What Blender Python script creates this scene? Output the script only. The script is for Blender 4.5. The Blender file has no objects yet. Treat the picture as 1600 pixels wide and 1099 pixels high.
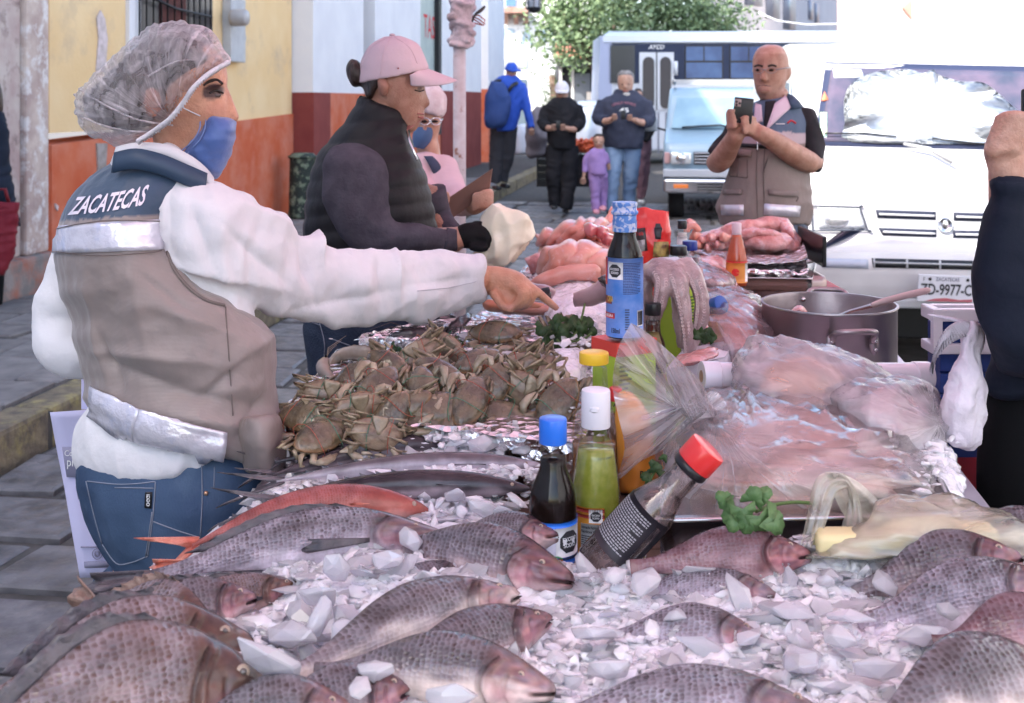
import bpy,bmesh,math,random
import numpy as np
from mathutils import Vector,Matrix,noise
from mathutils.bvhtree import BVHTree
random.seed(7)
rnd=random.Random(11)
SC=bpy.context.scene
COL=SC.collection
# ------------------------------------------------------------ camera, light, exposure
F,CH,HV=1800.0,1.5,160.0
cam=bpy.data.cameras.new('camera');cam_o=bpy.data.objects.new('camera',cam);COL.objects.link(cam_o)
cam_o.location=(0,0,CH);cam_o.rotation_euler=(math.radians(90),0,0)
cam.sensor_width=36;cam.lens=36*F/1600;cam.shift_y=(HV-549.5)/1600
cam.clip_start=.05;cam.clip_end=600
cam.dof.use_dof=True;cam.dof.focus_distance=1.95;cam.dof.aperture_fstop=5.6
cam.dof.aperture_fstop=9.0
SC.camera=cam_o
world=bpy.data.worlds.new('World');SC.world=world;world.use_nodes=True
wn=world.node_tree;bg=wn.nodes['Background']
sky=wn.nodes.new('ShaderNodeTexSky');sky.sky_type='NISHITA';sky.sun_disc=False
SUN_EL,SUN_AZ=47.0,232.0
sky.sun_elevation=math.radians(SUN_EL);sky.sun_rotation=math.radians(SUN_AZ)
sky.air_density=1.0;sky.dust_density=3.0;sky.ozone_density=.6
wn.links.new(sky.outputs[0],bg.inputs[0]);bg.inputs[1].default_value=.15
sun=bpy.data.lights.new('sun','SUN');sun_o=bpy.data.objects.new('sun',sun);COL.objects.link(sun_o)
sun.energy=2.0;sun.angle=math.radians(.6);sun.color=(1,.95,.87)
az,el=math.radians(SUN_AZ),math.radians(SUN_EL)
sdir=Vector((math.sin(az)*math.cos(el),math.cos(az)*math.cos(el),math.sin(el)))
sun_o.rotation_euler=sdir.to_track_quat('Z','Y').to_euler()
vs=SC.view_settings;vs.view_transform='Standard';vs.look='None';vs.gamma=1;vs.use_curve_mapping=False
vs.exposure=2.12
vs.use_white_balance=True;vs.white_balance_temperature=6450;vs.white_balance_tint=8
SC.render.engine='CYCLES';SC.cycles.use_denoising=True;SC.cycles.max_bounces=8
SC.cycles.transparent_max_bounces=10;SC.cycles.transmission_bounces=6;SC.cycles.diffuse_bounces=4
SC.cycles.glossy_bounces=3;SC.cycles.sample_clamp_indirect=6;SC.cycles.caustics_reflective=False;SC.cycles.caustics_refractive=False
# ------------------------------------------------------------ helpers
def P(u,v,y):return Vector(((u-800)/F*y,y,CH+(HV-v)/F*y))
EYE=Vector((0,0,CH))
def PZ(u,v,z):
    y=F*(CH-z)/(v-HV);return P(u,v,y)
SN,CS=255/math.hypot(255,F),F/math.hypot(255,F)
def S(s,t,z):return Vector((s*CS+t*SN,-s*SN+t*CS,z))
ROT=-math.atan2(255,F)
def smooth01(a,b,x):
    t=min(1,max(0,(x-a)/(b-a)));return t*t*(3-2*t)
def nz(p,sc=1.0,off=0):return noise.noise(Vector((p[0]*sc+off,p[1]*sc+off*1.7,p[2]*sc-off)))
def fbm(p,sc=1.0,oc=4,off=0):
    return noise.fractal(Vector((p[0]*sc+off,p[1]*sc+off*1.7,p[2]*sc-off)),1.0,2.0,oc)
def empty(name,loc,label,cat,group=None,rot=None):
    o=bpy.data.objects.new(name,None);COL.objects.link(o);o.location=loc
    if rot:o.rotation_euler=rot
    o.empty_display_size=.05
    return tag(o,label,cat,group)
def tag(o,label=None,cat=None,group=None,kind=None):
    if label:o['label']=label
    if cat:o['category']=cat
    if group:o['group']=group
    if kind:o['kind']=kind
    return o
def link(name,me,parent=None,local=False):
    o=bpy.data.objects.new(name,me);COL.objects.link(o)
    if parent is not None:
        o.parent=parent
        if not local:
            mw=Matrix.Identity(4);q=parent
            while q is not None:
                mw=q.matrix_local_c @ mw if hasattr(q,'matrix_local_c') else (Matrix.LocRotScale(q.location,q.rotation_euler,q.scale) if q.parent is None else q.matrix_parent_inverse @ Matrix.LocRotScale(q.location,q.rotation_euler,q.scale)) @ mw
                q=q.parent
            o.matrix_parent_inverse=mw.inverted()
    return o
class MB:
    def __init__(s):s.v=[];s.f=[];s.uv=None;s.mi=[]
    def add(s,verts,faces):
        n=len(s.v);s.v.extend([tuple(x) for x in verts]);s.f.extend([tuple(i+n for i in f) for f in faces]);return s
    def box(s,c,d,rot=None,bev=0):
        c=Vector(c);hx,hy,hz=d[0]/2,d[1]/2,d[2]/2
        R=rot if rot is not None else Matrix.Identity(3)
        if bev <= 0:
            vs_=[c + R @ Vector((x*hx,y*hy,z*hz)) for x in (-1,1) for y in (-1,1) for z in (-1,1)]
            return s.add(vs_,[(0,1,3,2),(4,6,7,5),(0,4,5,1),(2,3,7,6),(0,2,6,4),(1,5,7,3)])
        bm=bmesh.new();bmesh.ops.create_cube(bm,size=1)
        for q in bm.verts:q.co=Vector((q.co.x*d[0],q.co.y*d[1],q.co.z*d[2]))
        bmesh.ops.bevel(bm,geom=bm.edges[:]+bm.verts[:],offset=bev,segments=2,affect='EDGES',profile=.6)
        bm.verts.index_update()
        s.add([c + R @ q.co for q in bm.verts],[[q.index for q in f.verts] for f in bm.faces]);bm.free();return s
    def quad(s,a,b,c,d):return s.add([a,b,c,d],[(0,1,2,3)])
    def prism(s,pts,d):
        n=len(pts);d=Vector(d)
        v=[Vector(p) for p in pts] + [Vector(p)+d for p in pts]
        return s.add(v,[tuple(range(n))[::-1],tuple(range(n,2*n))] + [(i,(i+1) % n,(i+1) % n+n,i+n) for i in range(n)])
    def rings(s,rings,cap=True,closed=True):
        n=len(rings[0]);v=[p for r in rings for p in r];f=[]
        for i in range(len(rings)-1):
            for j in range(n if closed else n-1):
                k=(j+1) % n;f.append((i*n+j,i*n+k,(i+1)*n+k,(i+1)*n+j))
        if cap and closed:
            c0=sum((Vector(p) for p in rings[0]),Vector())/n;c1=sum((Vector(p) for p in rings[-1]),Vector())/n
            v=v+[c0,c1];m=len(rings)*n
            for j in range(n):
                k=(j+1) % n;f.append((k,j,m));f.append(((len(rings)-1)*n+j,(len(rings)-1)*n+k,m+1))
        return s.add(v,f)
    def tube(s,pts,r,n=8,cap=True,flat=1.0,up=(0,0,1)):
        pts=[Vector(p) for p in pts];rr=r if isinstance(r,(list,tuple)) else [r]*len(pts);R=[]
        prev=None
        for i,p in enumerate(pts):
            t=(pts[min(i+1,len(pts)-1)]-pts[max(i-1,0)])
            if t.length < 1e-9:t=Vector((0,0,1))
            t.normalize()
            if prev is None:
                a=t.cross(Vector(up));
                if a.length < .1:a=t.cross(Vector((1,.1,0)))
            else:a=prev - t*prev.dot(t)
            a.normalize();prev=a.copy();b=t.cross(a)
            R.append([p + a*math.cos(2*math.pi*j/n)*rr[i] + b*math.sin(2*math.pi*j/n)*rr[i]*flat for j in range(n)])
        return s.rings(R,cap)
    def lathe(s,prof,base=(0,0,0),axis=(0,0,1),n=24,cap=True):
        base=Vector(base);ax=Vector(axis).normalized();a=ax.orthogonal().normalized();b=ax.cross(a)
        return s.rings([[base+ax*h+(a*math.cos(2*math.pi*j/n)+b*math.sin(2*math.pi*j/n))*max(r,1e-4) for j in range(n)] for r,h in prof],cap)
    def ell(s,c,r,rot=None,n=12,m=8):
        c=Vector(c);R=rot if rot is not None else Matrix.Identity(3)
        rs=[]
        for i in range(m+1):
            th=math.pi*(i+.02)/(m+.04)
            rs.append([c+R @ Vector((r[0]*math.sin(th)*math.cos(2*math.pi*j/n),r[1]*math.sin(th)*math.sin(2*math.pi*j/n),r[2]*math.cos(th))) for j in range(n)])
        return s.rings(rs)
    def mesh(s,name='m'):
        me=bpy.data.meshes.new(name);me.from_pydata([tuple(x) for x in s.v],[],s.f);me.update();return me
    def build(s,name,mat=None,parent=None,smooth=True,local=False,fix=True,sub=0,bevel=0,angle=None):
        me=s.mesh(name)
        if fix:
            bm=bmesh.new();bm.from_mesh(me);bmesh.ops.recalc_face_normals(bm,faces=bm.faces);bm.to_mesh(me);bm.free()
        if mat:
            for m_ in (mat if isinstance(mat,(list,tuple)) else [mat]):me.materials.append(m_)
        if smooth:me.polygons.foreach_set('use_smooth',[True]*len(me.polygons))
        if smooth and angle:me.set_sharp_from_angle(angle=math.radians(angle))
        o=link(name,me,parent,local)
        if bevel:
            m_=o.modifiers.new('b','BEVEL');m_.width=bevel;m_.segments=2;m_.limit_method='ANGLE'
        if sub:
            m_=o.modifiers.new('s','SUBSURF');m_.levels=sub;m_.render_levels=sub
        return o
def crom(rows,k):
    rows=[np.array([float(x) for x in r]) for r in rows];out=[]
    for i in range(len(rows)-1):
        p0,p1,p2,p3=rows[max(i-1,0)],rows[i],rows[i+1],rows[min(i+2,len(rows)-1)]
        for j in range(k):
            t=j/k;out.append(.5*((2*p1)+(-p0+p2)*t+(2*p0-5*p1+4*p2-p3)*t*t+(-p0+3*p1-3*p2+p3)*t**3))
    out.append(rows[-1]);return out
def pxloft(mb,rows,k=4,n=28,pw=1.0):
    """rows: (u1,v1,u2,v2,depth,half thickness[,depth2]) silhouette points on both sides of a solid section"""
    rows=[r if len(r) == 7 else tuple(r)+(r[4],) for r in rows];R=[]
    for r in crom(rows,k):
        p1,p2=P(r[0],r[1],r[4]),P(r[2],r[3],r[6]);c=(p1+p2)/2;a=(p2-p1)/2;b=(c-EYE).normalized()*max(r[5],.001)
        if abs(r[4]-r[6]) > 1e-6:
            t=a.cross(b)
            if t.length > 1e-9:b=t.cross(a).normalized()*max(r[5],.001)
        ring=[]
        for j in range(n):
            th=2*math.pi*j/n;x,y=math.cos(th),math.sin(th)
            x=math.copysign(abs(x)**pw,x);y=math.copysign(abs(y)**pw,y)
            ring.append(c+a*x+b*y)
        R.append(ring)
    mb.rings(R);return mb
def pxtube(mb,rows,k=4,n=14,flat=1.0):
    """rows: (u,v,depth,radius)"""
    q=crom(rows,k);mb.tube([P(r[0],r[1],r[2]) for r in q],[max(r[3],.0008) for r in q],n,flat=flat);return mb
def remesh(mb,vox=.006,smooth_it=3,disp=None,name='body',dec=None):
    me=mb.mesh(name);o=bpy.data.objects.new(name,me);COL.objects.link(o)
    m_=o.modifiers.new('r','REMESH');m_.mode='VOXEL';m_.voxel_size=vox
    if smooth_it:
        m2=o.modifiers.new('s','SMOOTH');m2.iterations=smooth_it;m2.factor=.5
    if dec:
        m3=o.modifiers.new('d','DECIMATE');m3.ratio=dec
    dg=bpy.context.evaluated_depsgraph_get();me2=bpy.data.meshes.new_from_object(o.evaluated_get(dg))
    bpy.data.objects.remove(o);bpy.data.meshes.remove(me)
    if disp:displace(me2,disp)
    me2.polygons.foreach_set('use_smooth',[True]*len(me2.polygons))
    return me2
def displace(me,fn):
    me.update();n=len(me.vertices);co=np.empty(n*3);me.vertices.foreach_get('co',co)
    no=np.empty(n*3);me.vertex_normals.foreach_get('vector',no);co=co.reshape(-1,3);no=no.reshape(-1,3)
    d=np.array([fn(c) for c in co]);co+=no*d[:,None];me.vertices.foreach_set('co',co.ravel());me.update()
def put(name,me,mat,parent=None,local=False):
    me.materials.clear();me.materials.append(mat);me.name=name;return link(name,me,parent,local)
def vcol(me,fn,name='Col'):
    a=me.color_attributes.new(name,'FLOAT_COLOR','POINT');n=len(me.vertices)
    co=np.empty(n*3);me.vertices.foreach_get('co',co);co=co.reshape(-1,3)
    out=np.ones((n,4));out[:,:3]=[fn(c) for c in co];a.data.foreach_set('color',out.ravel())
def bvh_of(o):
    me=o.data if hasattr(o,'data') else o
    return BVHTree.FromPolygons([v.co for v in me.vertices],[tuple(p.vertices) for p in me.polygons])
EYE=Vector((0,0,CH))
def hit(bv,u,v,off=.002,fall=None):
    d=P(u,v,1)-EYE;d.normalize();p,n_,i,ds=bv.ray_cast(EYE,d)
    if p is None:
        p,n_,i,ds=bv.find_nearest(P(u,v,fall or 2))
        if p is None:return P(u,v,fall or 2),Vector((0,-1,0))
    if n_.dot(d) > 0:n_=-n_
    return p+n_*off,n_
def drape(bv,corners,nx,ny,mat,name,parent,off=.003,thick=.002,wob=0):
    """quad patch given by 4 pixel corners laid on a surface, with real thickness"""
    A,B,C,D=[Vector((c[0],c[1])) for c in corners];mb=MB();top=[];bot=[]
    for j in range(ny+1):
        for i in range(nx+1):
            s_,t_=i/nx,j/ny;q=(A*(1-s_)+B*s_)*(1-t_)+(D*(1-s_)+C*s_)*t_
            p,n_=hit(bv,q.x,q.y,0);w=wob*nz(p,60)
            top.append(p+n_*(off+w));bot.append(p+n_*(off-thick-.002))
    N=(nx+1)*(ny+1);f=[]
    for j in range(ny):
        for i in range(nx):
            a=j*(nx+1)+i;f.append((a,a+1,a+nx+2,a+nx+1));f.append((a+N,a+nx+1+N,a+nx+2+N,a+1+N))
    rim=[i for i in range(nx)]+[j*(nx+1)+nx for j in range(ny)]+[ny*(nx+1)+i for i in range(nx,0,-1)]+[j*(nx+1) for j in range(ny,0,-1)]
    for a,b in zip(rim,rim[1:]+rim[:1]):f.append((a,b,b+N,a+N))
    mb.add(top+bot,f);return mb.build(name,mat,parent)
_txt={}
def text_geo(s_,bold=False,res=3,spacing=1.0):
    key=(s_,bold,spacing)
    if key not in _txt:
        c=bpy.data.curves.new('t','FONT');c.body=s_;c.resolution_u=res;c.offset=.022 if bold else .004
        c.space_character=spacing
        c.align_x='LEFT';o=bpy.data.objects.new('t',c);COL.objects.link(o)
        dg=bpy.context.evaluated_depsgraph_get();me=bpy.data.meshes.new_from_object(o.evaluated_get(dg))
        bm=bmesh.new();bm.from_mesh(me);bmesh.ops.triangulate(bm,faces=bm.faces)
        L=max([e.calc_length() for e in bm.edges] or [0])
        bmesh.ops.subdivide_edges(bm,edges=[e for e in bm.edges if e.calc_length() > .25],cuts=2,use_grid_fill=False)
        bmesh.ops.triangulate(bm,faces=bm.faces);bm.verts.index_update()
        v=[q.co.copy() for q in bm.verts];f=[[q.index for q in g.verts] for g in bm.faces];bm.free()
        bpy.data.objects.remove(o);bpy.data.curves.remove(c);bpy.data.meshes.remove(me)
        if v:
            x0=min(p.x for p in v);x1=max(p.x for p in v);y0=min(p.y for p in v);y1=max(p.y for p in v)
        else:x0=y0=0;x1=y1=1
        _txt[key]=([((p.x-x0)/(x1-x0),(p.y-y0)/(y1-y0)) for p in v],f,(x1-x0)/(y1-y0))
    return _txt[key]
def text_map(mb,s_,fn,bold=False,spacing=1.0):
    """fn maps (0..1,0..1) to a point"""
    v,f,asp=text_geo(s_,bold,spacing=spacing);return mb.add([fn(a,b) for a,b in v],f)
def text_flat(s_,o_,dx,dy,mat,name,parent,bold=True,ext=.0,spacing=1.0):
    o_,dx,dy=Vector(o_),Vector(dx),Vector(dy);mb=MB();text_map(mb,s_,lambda a,b:o_+dx*a+dy*b,bold,spacing)
    return mb.build(name,mat,parent,smooth=False,fix=False)
# ------------------------------------------------------------ materials
def M(name,c,c2=None,rough=.6,sc=6.0,bump=0.0,bsc=40.0,metal=0,trans=0,ior=1.45,sss=0,sssr=(.02,.008,.005),coat=0,alpha=1,attr=False,spec=.5,det=4,contrast=(.35,.65),dirt=None,stretch=None,sheen=0,emis=None,rvar=0,thin=False,weave=0):
    if rough >= .6 and spec == .5 and not metal:spec=.15
    m=bpy.data.materials.new(name);m.use_nodes=True;nt=m.node_tree;N=nt.nodes;L=nt.links;b=N['Principled BSDF']
    tc=N.new('ShaderNodeTexCoord');src=tc.outputs['Object']
    if stretch:
        mp=N.new('ShaderNodeMapping');mp.inputs['Scale'].default_value=stretch;L.new(src,mp.inputs[0]);src=mp.outputs[0]
    base=None
    def rgb(col):return (col[0],col[1],col[2],1)
    if attr:
        a=N.new('ShaderNodeAttribute');a.attribute_name='Col';base=a.outputs['Color']
    if c2 is not None:
        n1=N.new('ShaderNodeTexNoise');n1.inputs['Scale'].default_value=sc;n1.inputs['Detail'].default_value=det;L.new(src,n1.inputs['Vector'])
        r=N.new('ShaderNodeMapRange');r.inputs[1].default_value,r.inputs[2].default_value=contrast;L.new(n1.outputs[0],r.inputs[0])
        mx=N.new('ShaderNodeMix');mx.data_type='RGBA';L.new(r.outputs[0],mx.inputs[0])
        if attr:
            ml=N.new('ShaderNodeMix');ml.data_type='RGBA';ml.blend_type='MULTIPLY';ml.inputs[0].default_value=1
            mx.inputs[6].default_value=(1,1,1,1);mx.inputs[7].default_value=rgb(c2)
            L.new(base,ml.inputs[6]);L.new(mx.outputs[2],ml.inputs[7]);base=ml.outputs[2]
        else:
            mx.inputs[6].default_value=rgb(c);mx.inputs[7].default_value=rgb(c2);base=mx.outputs[2]
    if dirt:
        dc,dsc,lo,hi=dirt;n2=N.new('ShaderNodeTexNoise');n2.inputs['Scale'].default_value=dsc;n2.inputs['Detail'].default_value=8;n2.inputs['Roughness'].default_value=.65
        L.new(src,n2.inputs['Vector']);r2=N.new('ShaderNodeMapRange');r2.inputs[1].default_value=lo;r2.inputs[2].default_value=hi;L.new(n2.outputs[0],r2.inputs[0])
        m2=N.new('ShaderNodeMix');m2.data_type='RGBA';L.new(r2.outputs[0],m2.inputs[0])
        if base is not None:L.new(base,m2.inputs[6])
        else:m2.inputs[6].default_value=rgb(c)
        m2.inputs[7].default_value=rgb(dc);base=m2.outputs[2]
    if base is not None:L.new(base,b.inputs['Base Color'])
    else:b.inputs['Base Color'].default_value=rgb(c)
    b.inputs['Roughness'].default_value=rough;b.inputs['Metallic'].default_value=metal;b.inputs['IOR'].default_value=ior
    b.inputs['Transmission Weight'].default_value=trans;b.inputs['Specular IOR Level'].default_value=spec
    b.inputs['Coat Weight'].default_value=coat;b.inputs['Coat Roughness'].default_value=.08
    if sss:b.inputs['Subsurface Weight'].default_value=sss;b.inputs['Subsurface Radius'].default_value=sssr;b.inputs['Subsurface Scale'].default_value=1
    if sheen:b.inputs['Sheen Weight'].default_value=sheen
    if alpha < 1:b.inputs['Alpha'].default_value=alpha
    if rvar:
        n4=N.new('ShaderNodeTexNoise');n4.inputs['Scale'].default_value=sc*2;L.new(src,n4.inputs['Vector']);r4=N.new('ShaderNodeMapRange')
        r4.inputs[1].default_value=.35;r4.inputs[2].default_value=.65;r4.inputs[3].default_value=max(0,rough-rvar);r4.inputs[4].default_value=rough+rvar;L.new(n4.outputs[0],r4.inputs[0]);L.new(r4.outputs[0],b.inputs['Roughness'])
    if bump:
        n3=N.new('ShaderNodeTexNoise');n3.inputs['Scale'].default_value=bsc;n3.inputs['Detail'].default_value=5;L.new(src,n3.inputs['Vector'])
        h=n3.outputs[0]
        bp=N.new('ShaderNodeBump');bp.inputs['Strength'].default_value=min(1,bump);bp.inputs['Distance'].default_value=.01*max(1,bump);L.new(h,bp.inputs['Height'])
        nrm=bp.outputs[0]
        if weave:
            w1=N.new('ShaderNodeTexWave');w1.inputs['Scale'].default_value=weave;w1.bands_direction='Z';L.new(tc.outputs['Object'],w1.inputs['Vector'])
            b2=N.new('ShaderNodeBump');b2.inputs['Strength'].default_value=.25;b2.inputs['Distance'].default_value=.001;L.new(w1.outputs[0],b2.inputs['Height']);L.new(nrm,b2.inputs['Normal']);nrm=b2.outputs[0]
        L.new(nrm,b.inputs['Normal'])
    if emis:b.inputs['Emission Color'].default_value=rgb(emis[:3]);b.inputs['Emission Strength'].default_value=emis[3]
    return m
def film(name,col,alpha=.35,rough=.12,bump=.5,bsc=18,streak=None,polar=None,lines=.55,gloss=1.1,pf=4):
    """thin wrinkled translucent plastic: part lets you see through, part scatters, glossy on top"""
    m=bpy.data.materials.new(name);m.use_nodes=True;nt=m.node_tree;N=nt.nodes;L=nt.links;N.remove(N['Principled BSDF']);out=N['Material Output']
    tc=N.new('ShaderNodeTexCoord');mp=N.new('ShaderNodeMapping');mp.inputs['Scale'].default_value=streak or (1,1,1);L.new(tc.outputs['Object'],mp.inputs[0])
    n1=N.new('ShaderNodeTexNoise');n1.inputs['Scale'].default_value=bsc;n1.inputs['Detail'].default_value=6;n1.inputs['Distortion'].default_value=.8;L.new(mp.outputs[0],n1.inputs['Vector'])
    hgt=n1.outputs[0];ln=None
    if polar:
        sb=N.new('ShaderNodeVectorMath');sb.operation='SUBTRACT';sb.inputs[1].default_value=polar;L.new(tc.outputs['Object'],sb.inputs[0]);sp=N.new('ShaderNodeSeparateXYZ');L.new(sb.outputs[0],sp.inputs[0])
        at=N.new('ShaderNodeMath');at.operation='ARCTAN2';L.new(sp.outputs[2],at.inputs[0]);L.new(sp.outputs[0],at.inputs[1]);vl=N.new('ShaderNodeVectorMath');vl.operation='LENGTH';L.new(sb.outputs[0],vl.inputs[0])
        m8=N.new('ShaderNodeMath');m8.operation='MULTIPLY';m8.inputs[1].default_value=pf;L.new(at.outputs[0],m8.inputs[0]);m9=N.new('ShaderNodeMath');m9.operation='MULTIPLY';m9.inputs[1].default_value=5;L.new(vl.outputs['Value'],m9.inputs[0])
        cb=N.new('ShaderNodeCombineXYZ');L.new(m8.outputs[0],cb.inputs[0]);L.new(m9.outputs[0],cb.inputs[1]);n5=N.new('ShaderNodeTexNoise');n5.inputs['Scale'].default_value=1.6;n5.inputs['Detail'].default_value=4;n5.inputs['Distortion'].default_value=.5;L.new(cb.outputs[0],n5.inputs['Vector'])
        a5=N.new('ShaderNodeMath');a5.operation='MULTIPLY_ADD';a5.inputs[1].default_value=1.6;L.new(n5.outputs[0],a5.inputs[0]);L.new(n1.outputs[0],a5.inputs[2]);hgt=a5.outputs[0]
        r5=N.new('ShaderNodeMapRange');r5.inputs[1].default_value=.56;r5.inputs[2].default_value=.72;r5.inputs[4].default_value=lines;L.new(n5.outputs[0],r5.inputs[0]);ln=r5.outputs[0]
    bp=N.new('ShaderNodeBump');bp.inputs['Strength'].default_value=bump;bp.inputs['Distance'].default_value=.01;L.new(hgt,bp.inputs['Height'])
    tr=N.new('ShaderNodeBsdfTransparent');tr.inputs[0].default_value=(.97,.97,.97,1)
    df=N.new('ShaderNodeBsdfDiffuse');df.inputs[0].default_value=(*col,1);L.new(bp.outputs[0],df.inputs['Normal'])
    tl=N.new('ShaderNodeBsdfTranslucent');tl.inputs[0].default_value=(*col,1);L.new(bp.outputs[0],tl.inputs['Normal'])
    gl=N.new('ShaderNodeBsdfGlossy');gl.inputs['Roughness'].default_value=rough;L.new(bp.outputs[0],gl.inputs['Normal'])
    m0=N.new('ShaderNodeMixShader');m0.inputs[0].default_value=.5;L.new(df.outputs[0],m0.inputs[1]);L.new(tl.outputs[0],m0.inputs[2])
    r=N.new('ShaderNodeMapRange');r.inputs[1].default_value=.35;r.inputs[2].default_value=.7;r.inputs[3].default_value=max(0,alpha-.2);r.inputs[4].default_value=min(1,alpha+.3);L.new(n1.outputs[0],r.inputs[0])
    al=r.outputs[0]
    if ln:ad=N.new('ShaderNodeMath');ad.operation='ADD';ad.use_clamp=True;L.new(al,ad.inputs[0]);L.new(ln,ad.inputs[1]);al=ad.outputs[0]
    m1=N.new('ShaderNodeMixShader');L.new(al,m1.inputs[0]);L.new(tr.outputs[0],m1.inputs[1]);L.new(m0.outputs[0],m1.inputs[2])
    fr=N.new('ShaderNodeFresnel');fr.inputs[0].default_value=1.5;L.new(bp.outputs[0],fr.inputs['Normal'])
    fa=N.new('ShaderNodeMath');fa.operation='MULTIPLY_ADD';fa.inputs[1].default_value=gloss;fa.inputs[2].default_value=.04*gloss;L.new(fr.outputs[0],fa.inputs[0])
    m2=N.new('ShaderNodeMixShader');L.new(fa.outputs[0],m2.inputs[0]);L.new(m1.outputs[0],m2.inputs[1]);L.new(gl.outputs[0],m2.inputs[2])
    L.new(m2.outputs[0],out.inputs[0]);return m
def foil_mat():
    m=M('crinkled_foil',(.86,.84,.86),rough=.22,metal=1);nt=m.node_tree;N=nt.nodes;L=nt.links;b=N['Principled BSDF']
    tc=N.new('ShaderNodeTexCoord');v=N.new('ShaderNodeTexVoronoi');v.inputs['Scale'].default_value=45;v.feature='F1';L.new(tc.outputs['Object'],v.inputs['Vector'])
    n_=N.new('ShaderNodeTexNoise');n_.inputs['Scale'].default_value=30;n_.inputs['Detail'].default_value=4;L.new(tc.outputs['Object'],n_.inputs['Vector'])
    a=N.new('ShaderNodeMath');a.operation='ADD';L.new(v.outputs[0],a.inputs[0]);L.new(n_.outputs[0],a.inputs[1])
    bp=N.new('ShaderNodeBump');bp.inputs['Strength'].default_value=.9;bp.inputs['Distance'].default_value=.012;L.new(a.outputs[0],bp.inputs['Height']);L.new(bp.outputs[0],b.inputs['Normal']);return m
FOIL=foil_mat()
BLACK=M('black_plastic',(.012,.012,.014),rough=.3)
WHITE_PRINT=M('white_print',(.8,.8,.8),rough=.5)
DARK_PRINT=M('dark_print',(.03,.03,.035),rough=.5)
STEEL=M('brushed_steel',(.62,.6,.6),rough=.25,metal=1,bump=.05,bsc=20)
# ------------------------------------------------------------ ground
STONE=[M('flagstone_%s' % n,c,c2,rough=.55,sc=9,bump=.5,bsc=26,dirt=((.05,.045,.045),5,.5,.75),rvar=.15) for n,c,c2 in
         (('dark',(.09,.085,.09),(.16,.15,.155)),('mid',(.13,.12,.12),(.2,.185,.18)),('grey',(.17,.16,.165),(.11,.10,.11)))]
PAVE=[M('pavement_stone_%s' % n,c,c2,rough=.8,sc=8,bump=.4,bsc=30,dirt=((.30,.26,.24),3,.55,.8)) for n,c,c2 in
        (('a',(.16,.145,.14),(.23,.21,.2)),('b',(.2,.18,.17),(.14,.125,.12)))]
KERB=M('ochre_kerb_stone',(.22,.18,.12),(.12,.10,.08),rough=.85,sc=14,bump=.7,bsc=30,dirt=((.32,.27,.12),9,.5,.7))
MORTAR=M('mortar',(.10,.09,.085),(.07,.065,.06),rough=.9,sc=12,bump=.5)
EARTH=M('ground',(.12,.11,.105),(.16,.15,.14),rough=.85,sc=1.5,bump=.3,bsc=9)
g=MB();g.quad(S(-60,-20,-.06),S(90,-20,-.06),S(90,260,-.06),S(-60,260,-.06));g.build('ground',EARTH).__setitem__('kind','structure')
g=MB();g.quad(S(-2.7,-6,-.012),S(9,-6,-.012),S(9,120,-.012),S(-2.7,120,-.012));road=g.build('road',MORTAR);road['kind']='structure'
g=MB();g.box(S(-3.72,40,.06),(2.0,100,.16),rot=Matrix.Rotation(ROT,3,'Z'));pavement=g.build('pavement',MORTAR,smooth=False);pavement['kind']='structure'
def slab(s0,s1,t0,t1,z,th,mat,name,parent,jit=.03,gap=.012):
    r=rnd;c=[(s0+gap+r.uniform(0,jit),t0+gap+r.uniform(0,jit)),(s1-gap-r.uniform(0,jit),t0+gap+r.uniform(0,jit)),(s1-gap-r.uniform(0,jit),t1-gap-r.uniform(0,jit)),(s0+gap+r.uniform(0,jit),t1-gap-r.uniform(0,jit))]
    mb=MB();dz=r.uniform(-.006,.008);ti=[r.uniform(-.006,.006) for _ in range(4)];m_=(sum(x for x,_ in c)/4,sum(y for _,y in c)/4)
    top=[S(x,y,z+dz+q) for (x,y),q in zip(c,ti)];low=[S(x,y,z-th) for x,y in c]
    ins=[S(x+(m_[0]-x)*.06,y+(m_[1]-y)*.06,z+dz+q+.008) for (x,y),q in zip(c,ti)]
    mb.add(ins+top+low,[(0,1,2,3)]+[(i+4,(i+1) % 4+4,(i+1) % 4,i) for i in range(4)]+[(i+8,(i+1) % 4+8,(i+1) % 4+4,i+4) for i in range(4)])
    return mb.build(name,mat,parent,smooth=False)
n_=0;t=2.4
while t < 17 and n_ < 290:
    d=rnd.uniform(.34,.5) if t < 9 else rnd.uniform(.5,.8);s_=-2.69+rnd.uniform(-.2,0)
    first=True
    while s_ < 1.4 and n_ < 290:
        w=rnd.uniform(.45,.8);s1=min(s_+w,1.5)
        vis=not (t < 6 and s_ > -.6) and not (6 <= t < 9 and s_ > 0)
        if vis:slab(max(s_,-2.69),s1,t,t+d,.0,.05,rnd.choice(STONE),'paving_stone',road);n_+=1
        s_=s1
    t+=d
t=2.6;n_=0
while t < 20 and n_ < 190:
    d=rnd.uniform(.3,.55);s_=-4.62
    while s_ < -2.95:
        w=rnd.uniform(.3,.6);s1=min(s_+w,-2.92)
        if s1 > -3.15:s1=-2.92
        slab(s_,s1,t,t+d,.15,.03,rnd.choice(PAVE),'paving_slab',pavement,jit=.012);n_+=1;s_=s1
    t+=d
kb=bpy.data.objects.new('kerb',None);COL.objects.link(kb);kb['kind']='structure'
t=2.4
while t < 26:
    d=rnd.uniform(.45,.9);mb=MB();mb.box(S(-2.81,t+d/2,.06),(.2+rnd.uniform(-.015,.015),d-.02,.2+rnd.uniform(-.01,.01)),rot=Matrix.Rotation(ROT+rnd.uniform(-.01,.01),3,'Z'),bev=.022)
    mb.build('kerb_stone',KERB,kb,smooth=False);t+=d
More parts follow.
